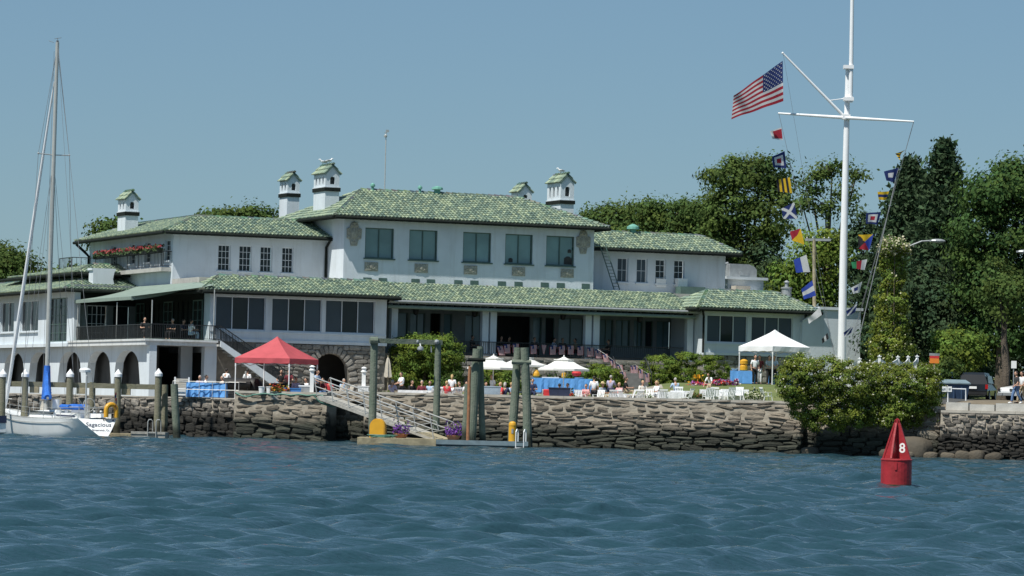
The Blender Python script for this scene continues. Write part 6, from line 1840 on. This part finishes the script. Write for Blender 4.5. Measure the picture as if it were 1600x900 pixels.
for px,Y,lx,lab in ((640,203.5,1.5,'white clothed table left of the slim gallows post'),(672,203.2,1.0,'white clothed table touching the gallows post'),(963,200.8,1.,'small white clothed table right of the straw hat'),(1046,200.2,1.5,'white clothed table at the left of the long white row'),
                    (1063,200.4,1.2,'white clothed table directly left of the brown planter'),(1112,200.4,1.5,'white clothed table directly right of the brown planter'),(1146,200.2,1.5,'white clothed table next to the daisy planter')):
    draped('dining_table',gp(px,Y),R(random.uniform(-6,6)),lx,.8,.72,'white_cloth',lab,'table',GT)
# left lower terrace: tarp over tables, slatted gate, pipe rail, grill
lz=2.285
TP=gp(322,203.6,lz)
draped('covered_table',TP,R(-4),2.35,.8,.86,'blue_tarp','trestle table wrapped in a bright blue tarpaulin on the left seawall','table',folds=.06)
q=MB(); p=gp(282,203.4,lz)
ga_=empty('slatted_gate',p,0,'white slatted gate panel beside the blue tarpaulin','gate')
for x in (-.4,.4): q.box(x-.045,x+.045,-.03,.03,0,1.16)
q.build('frame',MAT['plastic_white'],ga_)
for i in range(9):
    q=MB(); q.box(-.352,.352,-.015,.015,.1+.11*i,.19+.11*i) if i not in (7,) else q.box(-.352,-.15,-.015,.015,.1+.11*i,.19+.11*i); q.build('slat',MAT['plastic_beige'] if i>3 else MAT['plastic_white'],ga_)
pr_=empty('pipe_railing',gp(330,203.1,lz),0,'thin grey pipe railing along the left seawall in front of the tarpaulin','railing')
q=MB(); x0=atz(268,203.1,0).x-pr_.location.x; x1=atz(371,203.1,0).x-pr_.location.x
for z in (.92,.46): q.tube([(x0,0,z),(x1,0,z)],.022,6)
for i in range(6): x=x0+(x1-x0)*i/5; q.tube([(x,0,0),(x,0,.92)],.022,6)
q.build('pipe',MAT['steel'],pr_)
gr=empty('barbecue_grill',gp(368,203.8),R(8),'big black barrel barbecue at the left of the red tent','barbecue')
q=MB(); q.tube([(-.75,0,.85),(.75,0,.85)],.34,16); q.build('barrel',MAT['black'],gr)
q=MB()
for x in (-.6,.6):
    for y in (-.25,.25): q.bar((x,y,0),(x,y,.7),.05)
q.bar((-.6,-.25,.2),(.6,-.25,.2),.04); q.build('stand',MAT['black'],gr); q=MB(); q.tube([(-.5,-.36,.95),(.5,-.36,.95)],.02,6); q.tube([(.5,0,1.15),(.5,0,1.6)],.06,10); q.build('handle',MAT['steel'],gr)
q=MB(); p=gp(380,204.5); q.ball((p.x+.5,p.y,p.z+.62),(.62,.5,.62),12); tag(q.build('grill_cover',MAT['black'],smooth=True),'second black covered kettle grill under the red tent edge','grill')
for px,lab in ((407,'left white bucket under the red tent'),(419,'right white bucket beside the orange flower planter')):
    q=MB(); p=gp(px,200.6,2.63); q.lathe([(.15,0),(.18,.32),(.2,.33),(.2,.36),(.1,.37)],14); o=q.build('bucket',MAT['plastic_white']); o.location=p; tag(o,lab,'bucket')
cl=empty('cool_box',gp(455,200.6,2.63),R(3),'blue cool box on the seawall edge under the red tent','cool box')
q=MB(); q.box(-.48,.48,-.22,.22,0,.26); q.build('box',MAT['cooler'],cl); q=MB(); q.box(-.5,.5,-.24,.24,.262,.33); q.build('lid',MAT['cooler'],cl)
cl=empty('cool_box',gp(474,201.2,2.63),R(0),'grey cool box next to the white dock pedestal','cool box')
q=MB(); q.box(-.32,.32,-.25,.25,0,.42); q.build('box',MAT['galv'],cl); q=MB(); q.box(-.34,.34,-.27,.27,.422,.5); q.build('lid',MAT['plastic_white'],cl)
tb=draped('grill_table',gp(447,205),R(-5),1.9,.7,.95,'cloth_charcoal','dark clothed serving table in the middle of the red tent')
def pedestal(px,Y,z,h,label,big=False):
    r=empty('dock_pedestal',gp(px,Y,z),0,label,'pedestal')
    q=MB(); 
    if big: q.box(-.3,.3,-.3,.3,0,.85); q.box(-.34,.34,-.34,.34,.85,.9)
    q.box(-.11,.11,-.11,.11,.9 if big else 0,h-.25); q.build('post',MAT['plastic_white'],r)
    q=MB(); q.lathe([(.12,h-.249),(.19,h-.2),(.19,h-.16),(.12,h-.12),(.13,h),(.18,h+.02),(.05,h+.1)],12); q.build('lamp_cap',MAT['plastic_white'],r)
    if big:
        for i in range(6): q=MB(); q.box(-.29+.1*i,-.21+.1*i,-.32,-.302,.06,.82); q.build('slat',MAT['plastic_white'],r)
pedestal(485,200.2,2.62,1.55,'white dock pedestal with lamp top under the right corner of the red tent')
pedestal(566,203.,None,1.9,'white slatted box with lamp post left of the gallows',True)
for px,Y,lab in ((784-20,198,'dark grey cushioned crate below the left umbrella'),(872,195.6,'navy crate on the seawall under the blue buffet')):
    q=MB(); p=gp(px,Y,2.842); q.hexa([(-.55,-.25,0),(.55,-.25,0),(.55,.25,0),(-.55,.25,0)],[(-.6,-.28,.42),(.6,-.28,.42),(.6,.28,.42),(-.6,.28,.42)]); q.box(-.62,.62,-.3,.3,.42,.47); o=q.build('crate',MAT['cloth_greyblue' if px<800 else 'navy']); o.location=p; tag(o,lab,'crate')
q=MB(); p=gp(856,195.8,2.842); q.box(-.32,.32,-.2,.2,0,.3); q.hexa([(-.32,-.2,.3),(.32,-.2,.3),(.32,.2,.3),(-.32,.2,.3)],[(-.3,-.1,.36),(.3,-.1,.36),(.3,.1,.36),(-.3,.1,.36)]); o=q.build('cool_box',MAT['red']); o.location=p; tag(o,'small red cool box with white lid left of the navy crate','cool box')
# steps up to the porch, right of the buffet, and garden terrace wall
stp=empty('garden_steps',gp(990,213.2),TH*.4,'flight of grey stone steps from the terrace up to the porch lawn','steps')
for i in range(6):
    q=MB(); q.box(-.95,.95,.34*i,2.6,.17*i+.0,.17*(i+1)); q.build('step',MAT['step_stone'],stp)
for s in (-1,1):
    q=MB(); q.bar((s*1.0,0,0),(s*1.0,0,1.),.05); q.bar((s*1.0,2.,1.0),(s*1.0,2.,2.0),.05); q.bar((s*1.,0,1.),(s*1.,2.,2.),.05); q.build('handrail',MAT['dark_iron'],stp)
gw_=empty('garden_wall',gp(930,218,2.8),TH*.6,'low fieldstone garden wall below the porch railing','wall')
q=MB(); q.box(-8,3.4,.15,.6,0,1.75); q.build('core',MAT['fieldmortar'],gw_)
z=.05
while z<1.6:
    h=random.uniform(.26,.36); x=-8
    while x<3.2: l=random.uniform(.4,.9); stone(gw_,(x+l/2,.14,z+h/2),(l*.97,.22,h*.95),'fieldstone',0,random.uniform(-.06,.06)); x+=l
    z+=h
# American flag bunting along the porch rail and down the steps
def usflag(loc,w,h,rz,label,sk=0.,pen=False):
    r=empty('bunting_flag',loc,rz,label,'flag','small American flags strung along the porch rail and steps')
    q=MB(); n=13; 
    def P(u,v): return (w*(u-.5)*(1-(.75*v if pen else 0))+sk*v*h, .03*math.sin(u*3+v*4), -h*v)
    for i in range(n):
        q.add([P(i/n,1),P((i+1)/n,1),P((i+1)/n,0),P(i/n,0)],[(0,1,2,3)],i%2)
    k=MB()
    q.build('stripes',[MAT['flag_red'],MAT['flag_white']],r)
    if not pen:
        k.add([(P(u,v)[0],P(u,v)[1]-.012,P(u,v)[2]) for u,v in ((.0,.42),(.54,.42),(.54,0),(.0,0))],[(0,1,2,3)]); k.build('canton',MAT['flag_blue'],r)
    return r
bu=[(781,541,0,.3),(792,538,0,.1),(806,537,0,0),(834,539,0,0),(850,539,1,0),(864,540,0,0),(878,540,0,0),(892,540,0,0),(907,541,0,0),(922,543,0,.1),(934,546,0,.2)]
for i,(px,py,pen,sk) in enumerate(bu):
    u,z=bl(px,py,1.22); usflag(bw(u,1.22,z),.44 if not pen else .36,.56,TH,ORD[i]+' small American flag from the left hung on the porch railing' if not pen else 'single pale pennant among the porch rail flags',sk,pen)
bu2=[(945,553,216.5),(957,562,215.5),(968,570,214.5),(973,581,213.8)]
for i,(px,py,Y) in enumerate(bu2): usflag(at(px,py,Y),.34,.5,R(10),ORD[i]+' flag from the top on the left cord descending to the garden steps',.25)
for i,(px,py,Y) in enumerate(((988,571,215.2),(993,571,215),(1001,577,214.2),(1011,583,213.5))): usflag(at(px,py,Y),.28,.55,R(15),ORD[i]+' flag from the left on the right hand rail of the garden steps',.1)
q=MB(); q.tube([at(934,546,217)]+[at(px,py,Y) for px,py,Y in bu2],.012,5); q.tube([at(985,571,215.4),at(993,570,215),at(1001,577,214.2),at(1013,584,213.4)],.008,5); tag(q.build('bunting_line',MAT['steel']),'white cord carrying the flags beside the garden steps','cord')

# ================================================================ PEOPLE
def skin_body(verts, edges, radii, sub=1):
    me=bpy.data.meshes.new('tmp'); me.from_pydata(verts,edges,[]); o=bpy.data.objects.new('tmp',me); COL.objects.link(o)
    md=o.modifiers.new('Skin','SKIN'); md.use_smooth_shade=True
    if not me.skin_vertices: 
        bpy.context.view_layer.update()
    for i,rv in enumerate(radii): me.skin_vertices[0].data[i].radius=(rv,rv) if not isinstance(rv,tuple) else rv
    me.skin_vertices[0].data[0].use_root=True
    s=o.modifiers.new('Sub','SUBSURF'); s.levels=sub; s.render_levels=sub
    bpy.context.view_layer.update()
    ev=o.evaluated_get(bpy.context.evaluated_depsgraph_get()); m=ev.to_mesh()
    V=[tuple(v.co) for v in m.vertices]; Fc=[tuple(p.vertices) for p in m.polygons]
    ev.to_mesh_clear(); bpy.data.objects.remove(o); bpy.data.meshes.remove(me)
    return V,Fc
def pose_joints(kind):
    # faces -y (towards the water) ; x right
    hip=.93
    J=dict(pel=(0,0,hip),sp=(0,.01,hip+.18),ch=(0,.015,hip+.38),nk=(0,.0,hip+.53),hd=(0,-.02,hip+.60))
    for s,n in ((-1,'l'),(1,'r')):
        J['sh'+n]=(s*.185,.01,hip+.46)
        J['el'+n]=(s*.25,.04,hip+.18); J['wr'+n]=(s*.25,-.06,hip-.06)
        J['hp'+n]=(s*.09,0,hip-.06); J['kn'+n]=(s*.10,-.02,.49); J['an'+n]=(s*.10,.03,.08); J['to'+n]=(s*.12,-.14,.03)
    if kind=='reach':
        J['elr']=(.24,-.14,hip+.22); J['wrr']=(.16,-.36,hip+.16); J['ell']=(-.25,-.10,hip+.2); J['wrl']=(-.14,-.32,hip+.13)
    if kind=='bend':
        for k,d in dict(sp=(-.03,-.07,-.01),ch=(-.05,-.2,-.04),nk=(-.06,-.32,-.1),hd=(-.07,-.39,-.08),shl=(-.05,-.24,-.06),shr=(-.05,-.24,-.06),ell=(-.06,-.42,-.06),elr=(-.02,-.36,-.06),wrl=(-.06,-.5,-.02),wrr=(0,-.42,-.02)).items():
            J[k]=tuple(a+b for a,b in zip(J[k],d))
    if kind=='walk':
        J['knl']=(-.10,-.16,.50); J['anl']=(-.10,-.22,.09); J['tol']=(-.11,-.38,.05); J['knr']=(.10,.06,.48); J['anr']=(.10,.28,.13); J['tor']=(.11,.16,.04)
        J['wrl']=(-.25,.0,hip-.03); J['elr']=(.26,-.06,hip+.17); J['wrr']=(.2,-.22,hip+.02)
    if kind=='sit':
        dz=-.45
        for k in list(J): 
            if k[:2] in ('pe','sp','ch','nk','hd','sh','el','wr'): J[k]=(J[k][0],J[k][1]+.1,J[k][2]+dz)
        for s,n in ((-1,'l'),(1,'r')):
            J['hp'+n]=(s*.09,.05,.47); J['kn'+n]=(s*.12,-.38,.50); J['an'+n]=(s*.12,-.36,.09); J['to'+n]=(s*.13,-.52,.03)
            J['el'+n]=(s*.27,-.02,.66); J['wr'+n]=(s*.16,-.28,.68)
    if kind=='kneel':
        dz=-.42
        for k in list(J):
            if k[:2] in ('pe','sp','ch','nk','hd','sh','el','wr'): J[k]=(J[k][0],J[k][1]-.0,J[k][2]+dz)
        for k,d in dict(ch=(0,-.1,-.02),nk=(0,-.2,-.05),hd=(0,-.26,-.04),shl=(0,-.13,-.03),shr=(0,-.13,-.03),ell=(-.03,-.3,-.06),elr=(.03,-.3,-.06),wrl=(0,-.42,-.12),wrr=(0,-.42,-.12)).items(): J[k]=tuple(a+b for a,b in zip(J[k],d))
        for s,n in ((-1,'l'),(1,'r')): J['hp'+n]=(s*.09,0,.45); J['kn'+n]=(s*.12,-.28,.09); J['an'+n]=(s*.12,.14,.09); J['to'+n]=(s*.12,.28,.05)
    return {k:Vector(v) for k,v in J.items()}
BODY={}
def body_meshes(kind):
    if kind in BODY: return BODY[kind]
    J=pose_joints(kind)
    def chain(names,rad,edges):
        vs=[]; 
        return [tuple(J[n]) for n in names]
    bones=[('pel','sp'),('sp','ch'),('ch','nk'),('nk','hd')]
    for n in 'lr': bones+= [('ch','sh'+n),('sh'+n,'el'+n),('el'+n,'wr'+n),('pel','hp'+n),('hp'+n,'kn'+n),('kn'+n,'an'+n),('an'+n,'to'+n)]
    def grow(names,rad,bs):
        idx={n:i for i,n in enumerate(names)}
        return skin_body([tuple(J[n]) for n in names],[(idx[a],idx[b]) for a,b in bs if a in idx and b in idx],[rad[n] for n in names])
    allr=dict(pel=(.125,.10),sp=(.12,.095),ch=(.135,.10),nk=.05,hd=.05)
    for n in 'lr': allr.update({'sh'+n:.058,'el'+n:.042,'wr'+n:.03,'hp'+n:.085,'kn'+n:.058,'an'+n:.04,'to'+n:.035})
    names=['pel','sp','ch','nk','hd']+[k+n for n in 'lr' for k in ('sh','el','wr','hp','kn','an','to')]
    V,Fc=grow(names,allr,bones)
    q=MB(); q.add(V,Fc)
    # head with face
    h=J['hd']+Vector((0,-.01,.10)); 
    q.ball(h,(.078,.098,.118),12); q.ball(h+Vector((0,-.03,-.075)),(.055,.06,.05),8)
    q.tube([h+Vector((0,-.09,.03)),h+Vector((0,-.118,-.015)),h+Vector((0,-.095,-.025))],[.010,.017,.012],6)
    for s in (-1,1): q.ball(h+Vector((s*.08,.005,0)),(.014,.028,.034),6); q.ball(h+Vector((s*.03,-.088,.02)),(.013,.008,.009),6)
    q.tube([h+Vector((-.025,-.092,-.055)),h+Vector((0,-.099,-.056)),h+Vector((.025,-.092,-.055))],.008,5)
    # hands: palm, four unequal fingers, thumb
    for n,s in (('l',-1),('r',1)):
        w=J['wr'+n]; d=(w-J['el'+n]).normalized(); sx=Vector((s*-1,0,0)); sx=(sx-d*sx.dot(d)).normalized(); nn=d.cross(sx)
        pe=w+d*.085
        q.tube([w-d*.01,w+d*.04,pe],[.028,.038,.034],8)
        for k,l in enumerate((.068,.078,.073,.056)):
            b0=pe+nn*(-.027+.018*k)-d*.01; q.tube([b0,b0+d*l*.55+sx*.012,b0+d*l*.85+sx*.035],[.0095,.009,.006],6)
        b0=w+d*.03+nn*-.03; q.tube([b0,b0+d*.03-nn*.025+sx*.012,b0+d*.06-nn*.028+sx*.03],[.012,.011,.007],6)
    body=q
    # clothing shells
    tr=dict(allr); tr.update(pel=(.148,.128),sp=(.14,.112),ch=(.152,.115))
    for n in 'lr': tr.update({'sh'+n:.078,'el'+n:.060,'hp'+n:.108,'kn'+n:.082,'an'+n:.066})
    J0={k:v.copy() for k,v in J.items()}
    for n in 'lr': J['el'+n]=J0['sh'+n].lerp(J0['el'+n],.85)
    J['nk']=J0['ch'].lerp(J0['nk'],.62); tr['nk']=.065
    sh=grow(['pel','sp','ch','nk','shl','ell','shr','elr'],tr,bones)
    J.update({k:v.copy() for k,v in J0.items()})
    tr['sp']=(.12,.1)
    tp=grow(['pel','hpl','knl','anl','hpr','knr','anr'],tr,bones)
    q1=MB(); q1.add(*sh); q2=MB(); q2.add(*tp)
    hr=MB(); hr.ball(h+Vector((0,.022,.03)),(.088,.098,.108),12)
    hl=MB(); hl.ball(h+Vector((0,.022,.03)),(.09,.10,.11),12); hl.tube([h+Vector((0,.07,.04)),h+Vector((0,.10,-.08)),h+Vector((0,.09,-.2))],[.08,.075,.03],8)
    ht=MB(); ht.lathe([(.19,.0),(.20,.012),(.10,.03),(.095,.10),(.05,.125),(.01,.13)],14,h+Vector((0,.01,.045)))
    sos=[MB(),MB()]
    for n,so in zip('lr',sos): a=J['an'+n]; t=J['to'+n]; so.tube([a+Vector((0,.04,-.04)),a.lerp(t,.5)+Vector((0,0,-.012)),t+(t-a)*.25],[.046,.048,.034],8)
    BODY[kind]=dict(body=body.mesh('body',MAT['skin'],True),top=q1.mesh('top',MAT['cloth_white'],True),legs=q2.mesh('trousers',MAT['cloth_black'],True),hair=hr.mesh('hair',MAT['hair_dark'],True),longhair=hl.mesh('hair',MAT['hair_dark'],True),hat=ht.mesh('hat',MAT['straw'],False),shoe=[so.mesh('shoe',MAT['black'],True) for so in sos])
    return BODY[kind]
def person(loc,rz,kind,label,top='white',legs='black',hair='hair_dark',long_=False,skin='skin',hat=None,sc=1.,shoe='black',name='person'):
    B=body_meshes(kind); r=empty('person',loc,R(rz),label,'person'); r.scale=(sc,sc,sc)
    def put(nm,me,mat):
        o=bpy.data.objects.new(nm,me); COL.objects.link(o); o.parent=r; o.material_slots[0].link='OBJECT'; o.material_slots[0].material=MAT[mat]
    put('body',B['body'],skin); put('top',B['top'],'cloth_'+top); put('trousers',B['legs'],'cloth_'+legs)
    if hat: put('hat',B['hat'],hat)
    put('hair',B['longhair' if long_ else 'hair'],hair); [put('shoe',m,shoe) for m in B['shoe']]
    return r
def stool(loc,rz=0): pass
lt=2.3
person(gp(351,206.5),150,'reach','man in white shirt standing behind the blue tarpaulin, back turned','white','charcoal')
person(gp(322,204.9),90,'sit','dark haired person in white seated behind the blue tarpaulin','white','charcoal',sc=1.02)
person(gp(343,204.9),-60,'sit','grey haired person in pale pink seated at the tarpaulin right end','offwhite','navy','hair_grey')
person(gp(493,202.2),60,'reach','man in light blue shirt at the right leg of the red tent','lightblue','black')
person(gp(461,203.2),20,'sit','person in lavender seated under the red tent','lavender','navy','hair_dark')
person(gp(449,205.8),0,'reach','person in dark top at the serving table under the red tent','maroon','black')
person(gp(437,206.2),0,'reach','person in black behind the orange flowers under the red tent','black','charcoal')
person(gp(501,202.5),-30,'sit','seated person in maroon right of the red tent','maroon','jeans','hair_dark')
person(gp(625,204.),-60,'reach','waiter in white shirt and black trousers busy near the folded umbrella','white','black')
person(gp(657,204.),0,'sit','sunburnt man in dark shirt seated at the white table by the gallows','maroon','black','hair_grey')
person(gp(643,204.6),40,'sit','person in black seated between the waiter and the sunburnt man','black','black')
person(gp(695,203.0),200,'sit','seated person in a red top behind the seawall with back turned','red','offwhite','hair_blond')
person(gp(704,203.6),170,'stand','blond woman in white standing next to the red top','white','white','hair_blond',True,sc=.96)
person(gp(726,203.4),-30,'sit','person in white seated right of the blond woman','white','khaki')
person(gp(758,203.8),30,'sit','person in charcoal seated below the left umbrella','charcoal','navy','hair_dark')
person(gp(778,202.8),-60,'sit','person in a red pink top seated below the left umbrella','red','offwhite','hair_blond')
person(gp(788,203.),160,'sit','woman with long fair hair and navy top seated facing the house','navy','navy','hair_grey',True)
person(gp(799,203.3),60,'sit','person in pale blue seated against the twin pilings','lightblue','khaki','hair_blond')
person(gp(872,203.),180,'sit','person in white seated with back turned before the buffet','white','black')
person(gp(830,207.),0,'sit','person in navy seated at the left end of the buffet','navy','navy')
person(gp(913,203.6),-20,'sit','person in coral pink seated left of the standing waiter','pink','offwhite','hair_dark')
person(gp(926,202.6),175,'stand','waiter with black hair, white shirt and black trousers seen from behind','white','black')
person(gp(941,204.5),40,'sit','person in a straw hat and grey top near the steps','greyblue','khaki','hair_grey',hat='straw')
person(gp(964,204.),-40,'sit','fair haired person in pink at the small white table','pink','offwhite','hair_blond')
person(gp(1003,203.),20,'sit','fair haired person in pale top at the foot of the steps','offwhite','khaki','hair_blond')
person(gp(1107,204.2),-30,'kneel','child in white crouching in the flower bed','white','khaki',sc=.8)
person(gp(1177,209.6),20,'stand','waiter in bright white shirt and black trousers at the white tent','white','black')
person(gp(1184,211.8),-10,'stand','person in dark red just behind the tent waiter','maroon','white')
person(gp(1199,211.3),30,'reach','man in grey blue shirt working under the white tent','greyblue','black')
person(gp(1207,211.6),-20,'reach','man in pale blue shirt at the right under the white tent','lightblue','black')
person(gp(1586,wallY(1586)+4.6,2.98),-70,'walk','man in dark shirt and jeans strolling at the right edge','charcoal','jeans',shoe='plastic_white')
person(gp(1595,wallY(1586)+5.6,3.0),-60,'walk','person in white walking beside the man in jeans','white','khaki','hair_dark',True)
more=[(612,205.5,'sit','person in lavender seated left of the waiter','lavender','khaki','hair_grey'),(669,204.5,'sit','person in pale blue just left of the slim gallows post','lightblue','navy','hair_dark'),(684,205,'sit','dark haired person in black right of the slim gallows post','black','navy','hair_dark'),
 (714,205,'sit','person in navy blue between the blond woman and the rusty pile','navy','khaki','hair_dark'),(767,205.5,'stand','waiter in white standing beneath the left umbrella','white','black','hair_dark'),
 (884,205,'sit','person in white before the right half of the buffet','white','navy','hair_dark'),
 (953,206,'sit','person in lavender left of the cone shaped shrub','lavender','navy','hair_grey'),(978,205,'sit','person in black at the left foot of the steps','black','khaki','hair_dark'),(1022,201.6,'sit','woman in white with blond hair right of the steps','white','white','hair_blond'),(1052,201.8,'sit','grey haired man in pale blue at the long white row','lightblue','khaki','hair_grey'),
 (309,205.5,'sit','person in lavender left of the dark haired diner behind the tarpaulin','lavender','charcoal','hair_grey'),(384,206.5,'stand','cook in white behind the black barrel barbecue','white','charcoal','hair_dark'),(474,205.5,'sit','person in white under the red tent right half','white','navy','hair_dark'),(512,204.5,'sit','person in red seated beside the stone arch','red','navy','hair_dark'),(536,205,'sit','person in pale blue seated at the beige chairs','lightblue','khaki','hair_grey')]
for px,Y,kd,lab,tp,lg,hr_ in more: person(gp(px,Y),random.choice((-60,-20,30,80,160,200)),kd,lab,tp,lg,hr_,hr_=='hair_blond')
# guests on the terrace deck and in the porch
def onb(px,v,z,dz=0): 
    u,_=bl(px,530,v); p=bw(u,v,z); return p
person(onb(300,1.5,zD+.02),130,'sit','guest in white seated on the deck at the stair head','white','lightblue','hair_dark')
person(onb(288,2.5,zD+.02),60,'sit','guest in navy seated on the shaded deck beside the one in white','navy','black')
person(onb(268,2.,zD+.02),-30,'sit','guest in grey seated in the middle of the shaded deck','charcoal','black','hair_grey')
person(onb(226,.5,zD+.02),20,'sit','guest in black seated at the left front of the deck','black','black')
for px,v,lab in ((740,3.2,'guest seated on the porch left of the double columns'),(784,3.,'guest in dark clothes seated behind the first porch rail flags'),(797,3.3,'second dark clad guest seated behind the porch rail flags'),(836,3.4,'dark clad guest seated mid porch behind the pennant'),(868,3.,'guest in blue seated mid porch'),(880,3.3,'dark haired porch guest left of the right columns'),(897,3.1,'porch guest in khaki next to the right columns'),(949,3.,'porch guest in black right of the right columns')):
    person(onb(px,v,5.31),random.choice((-70,70,20)),'sit',lab,'lightblue' if 'blue' in lab else 'khaki' if 'khaki' in lab else 'black','black')
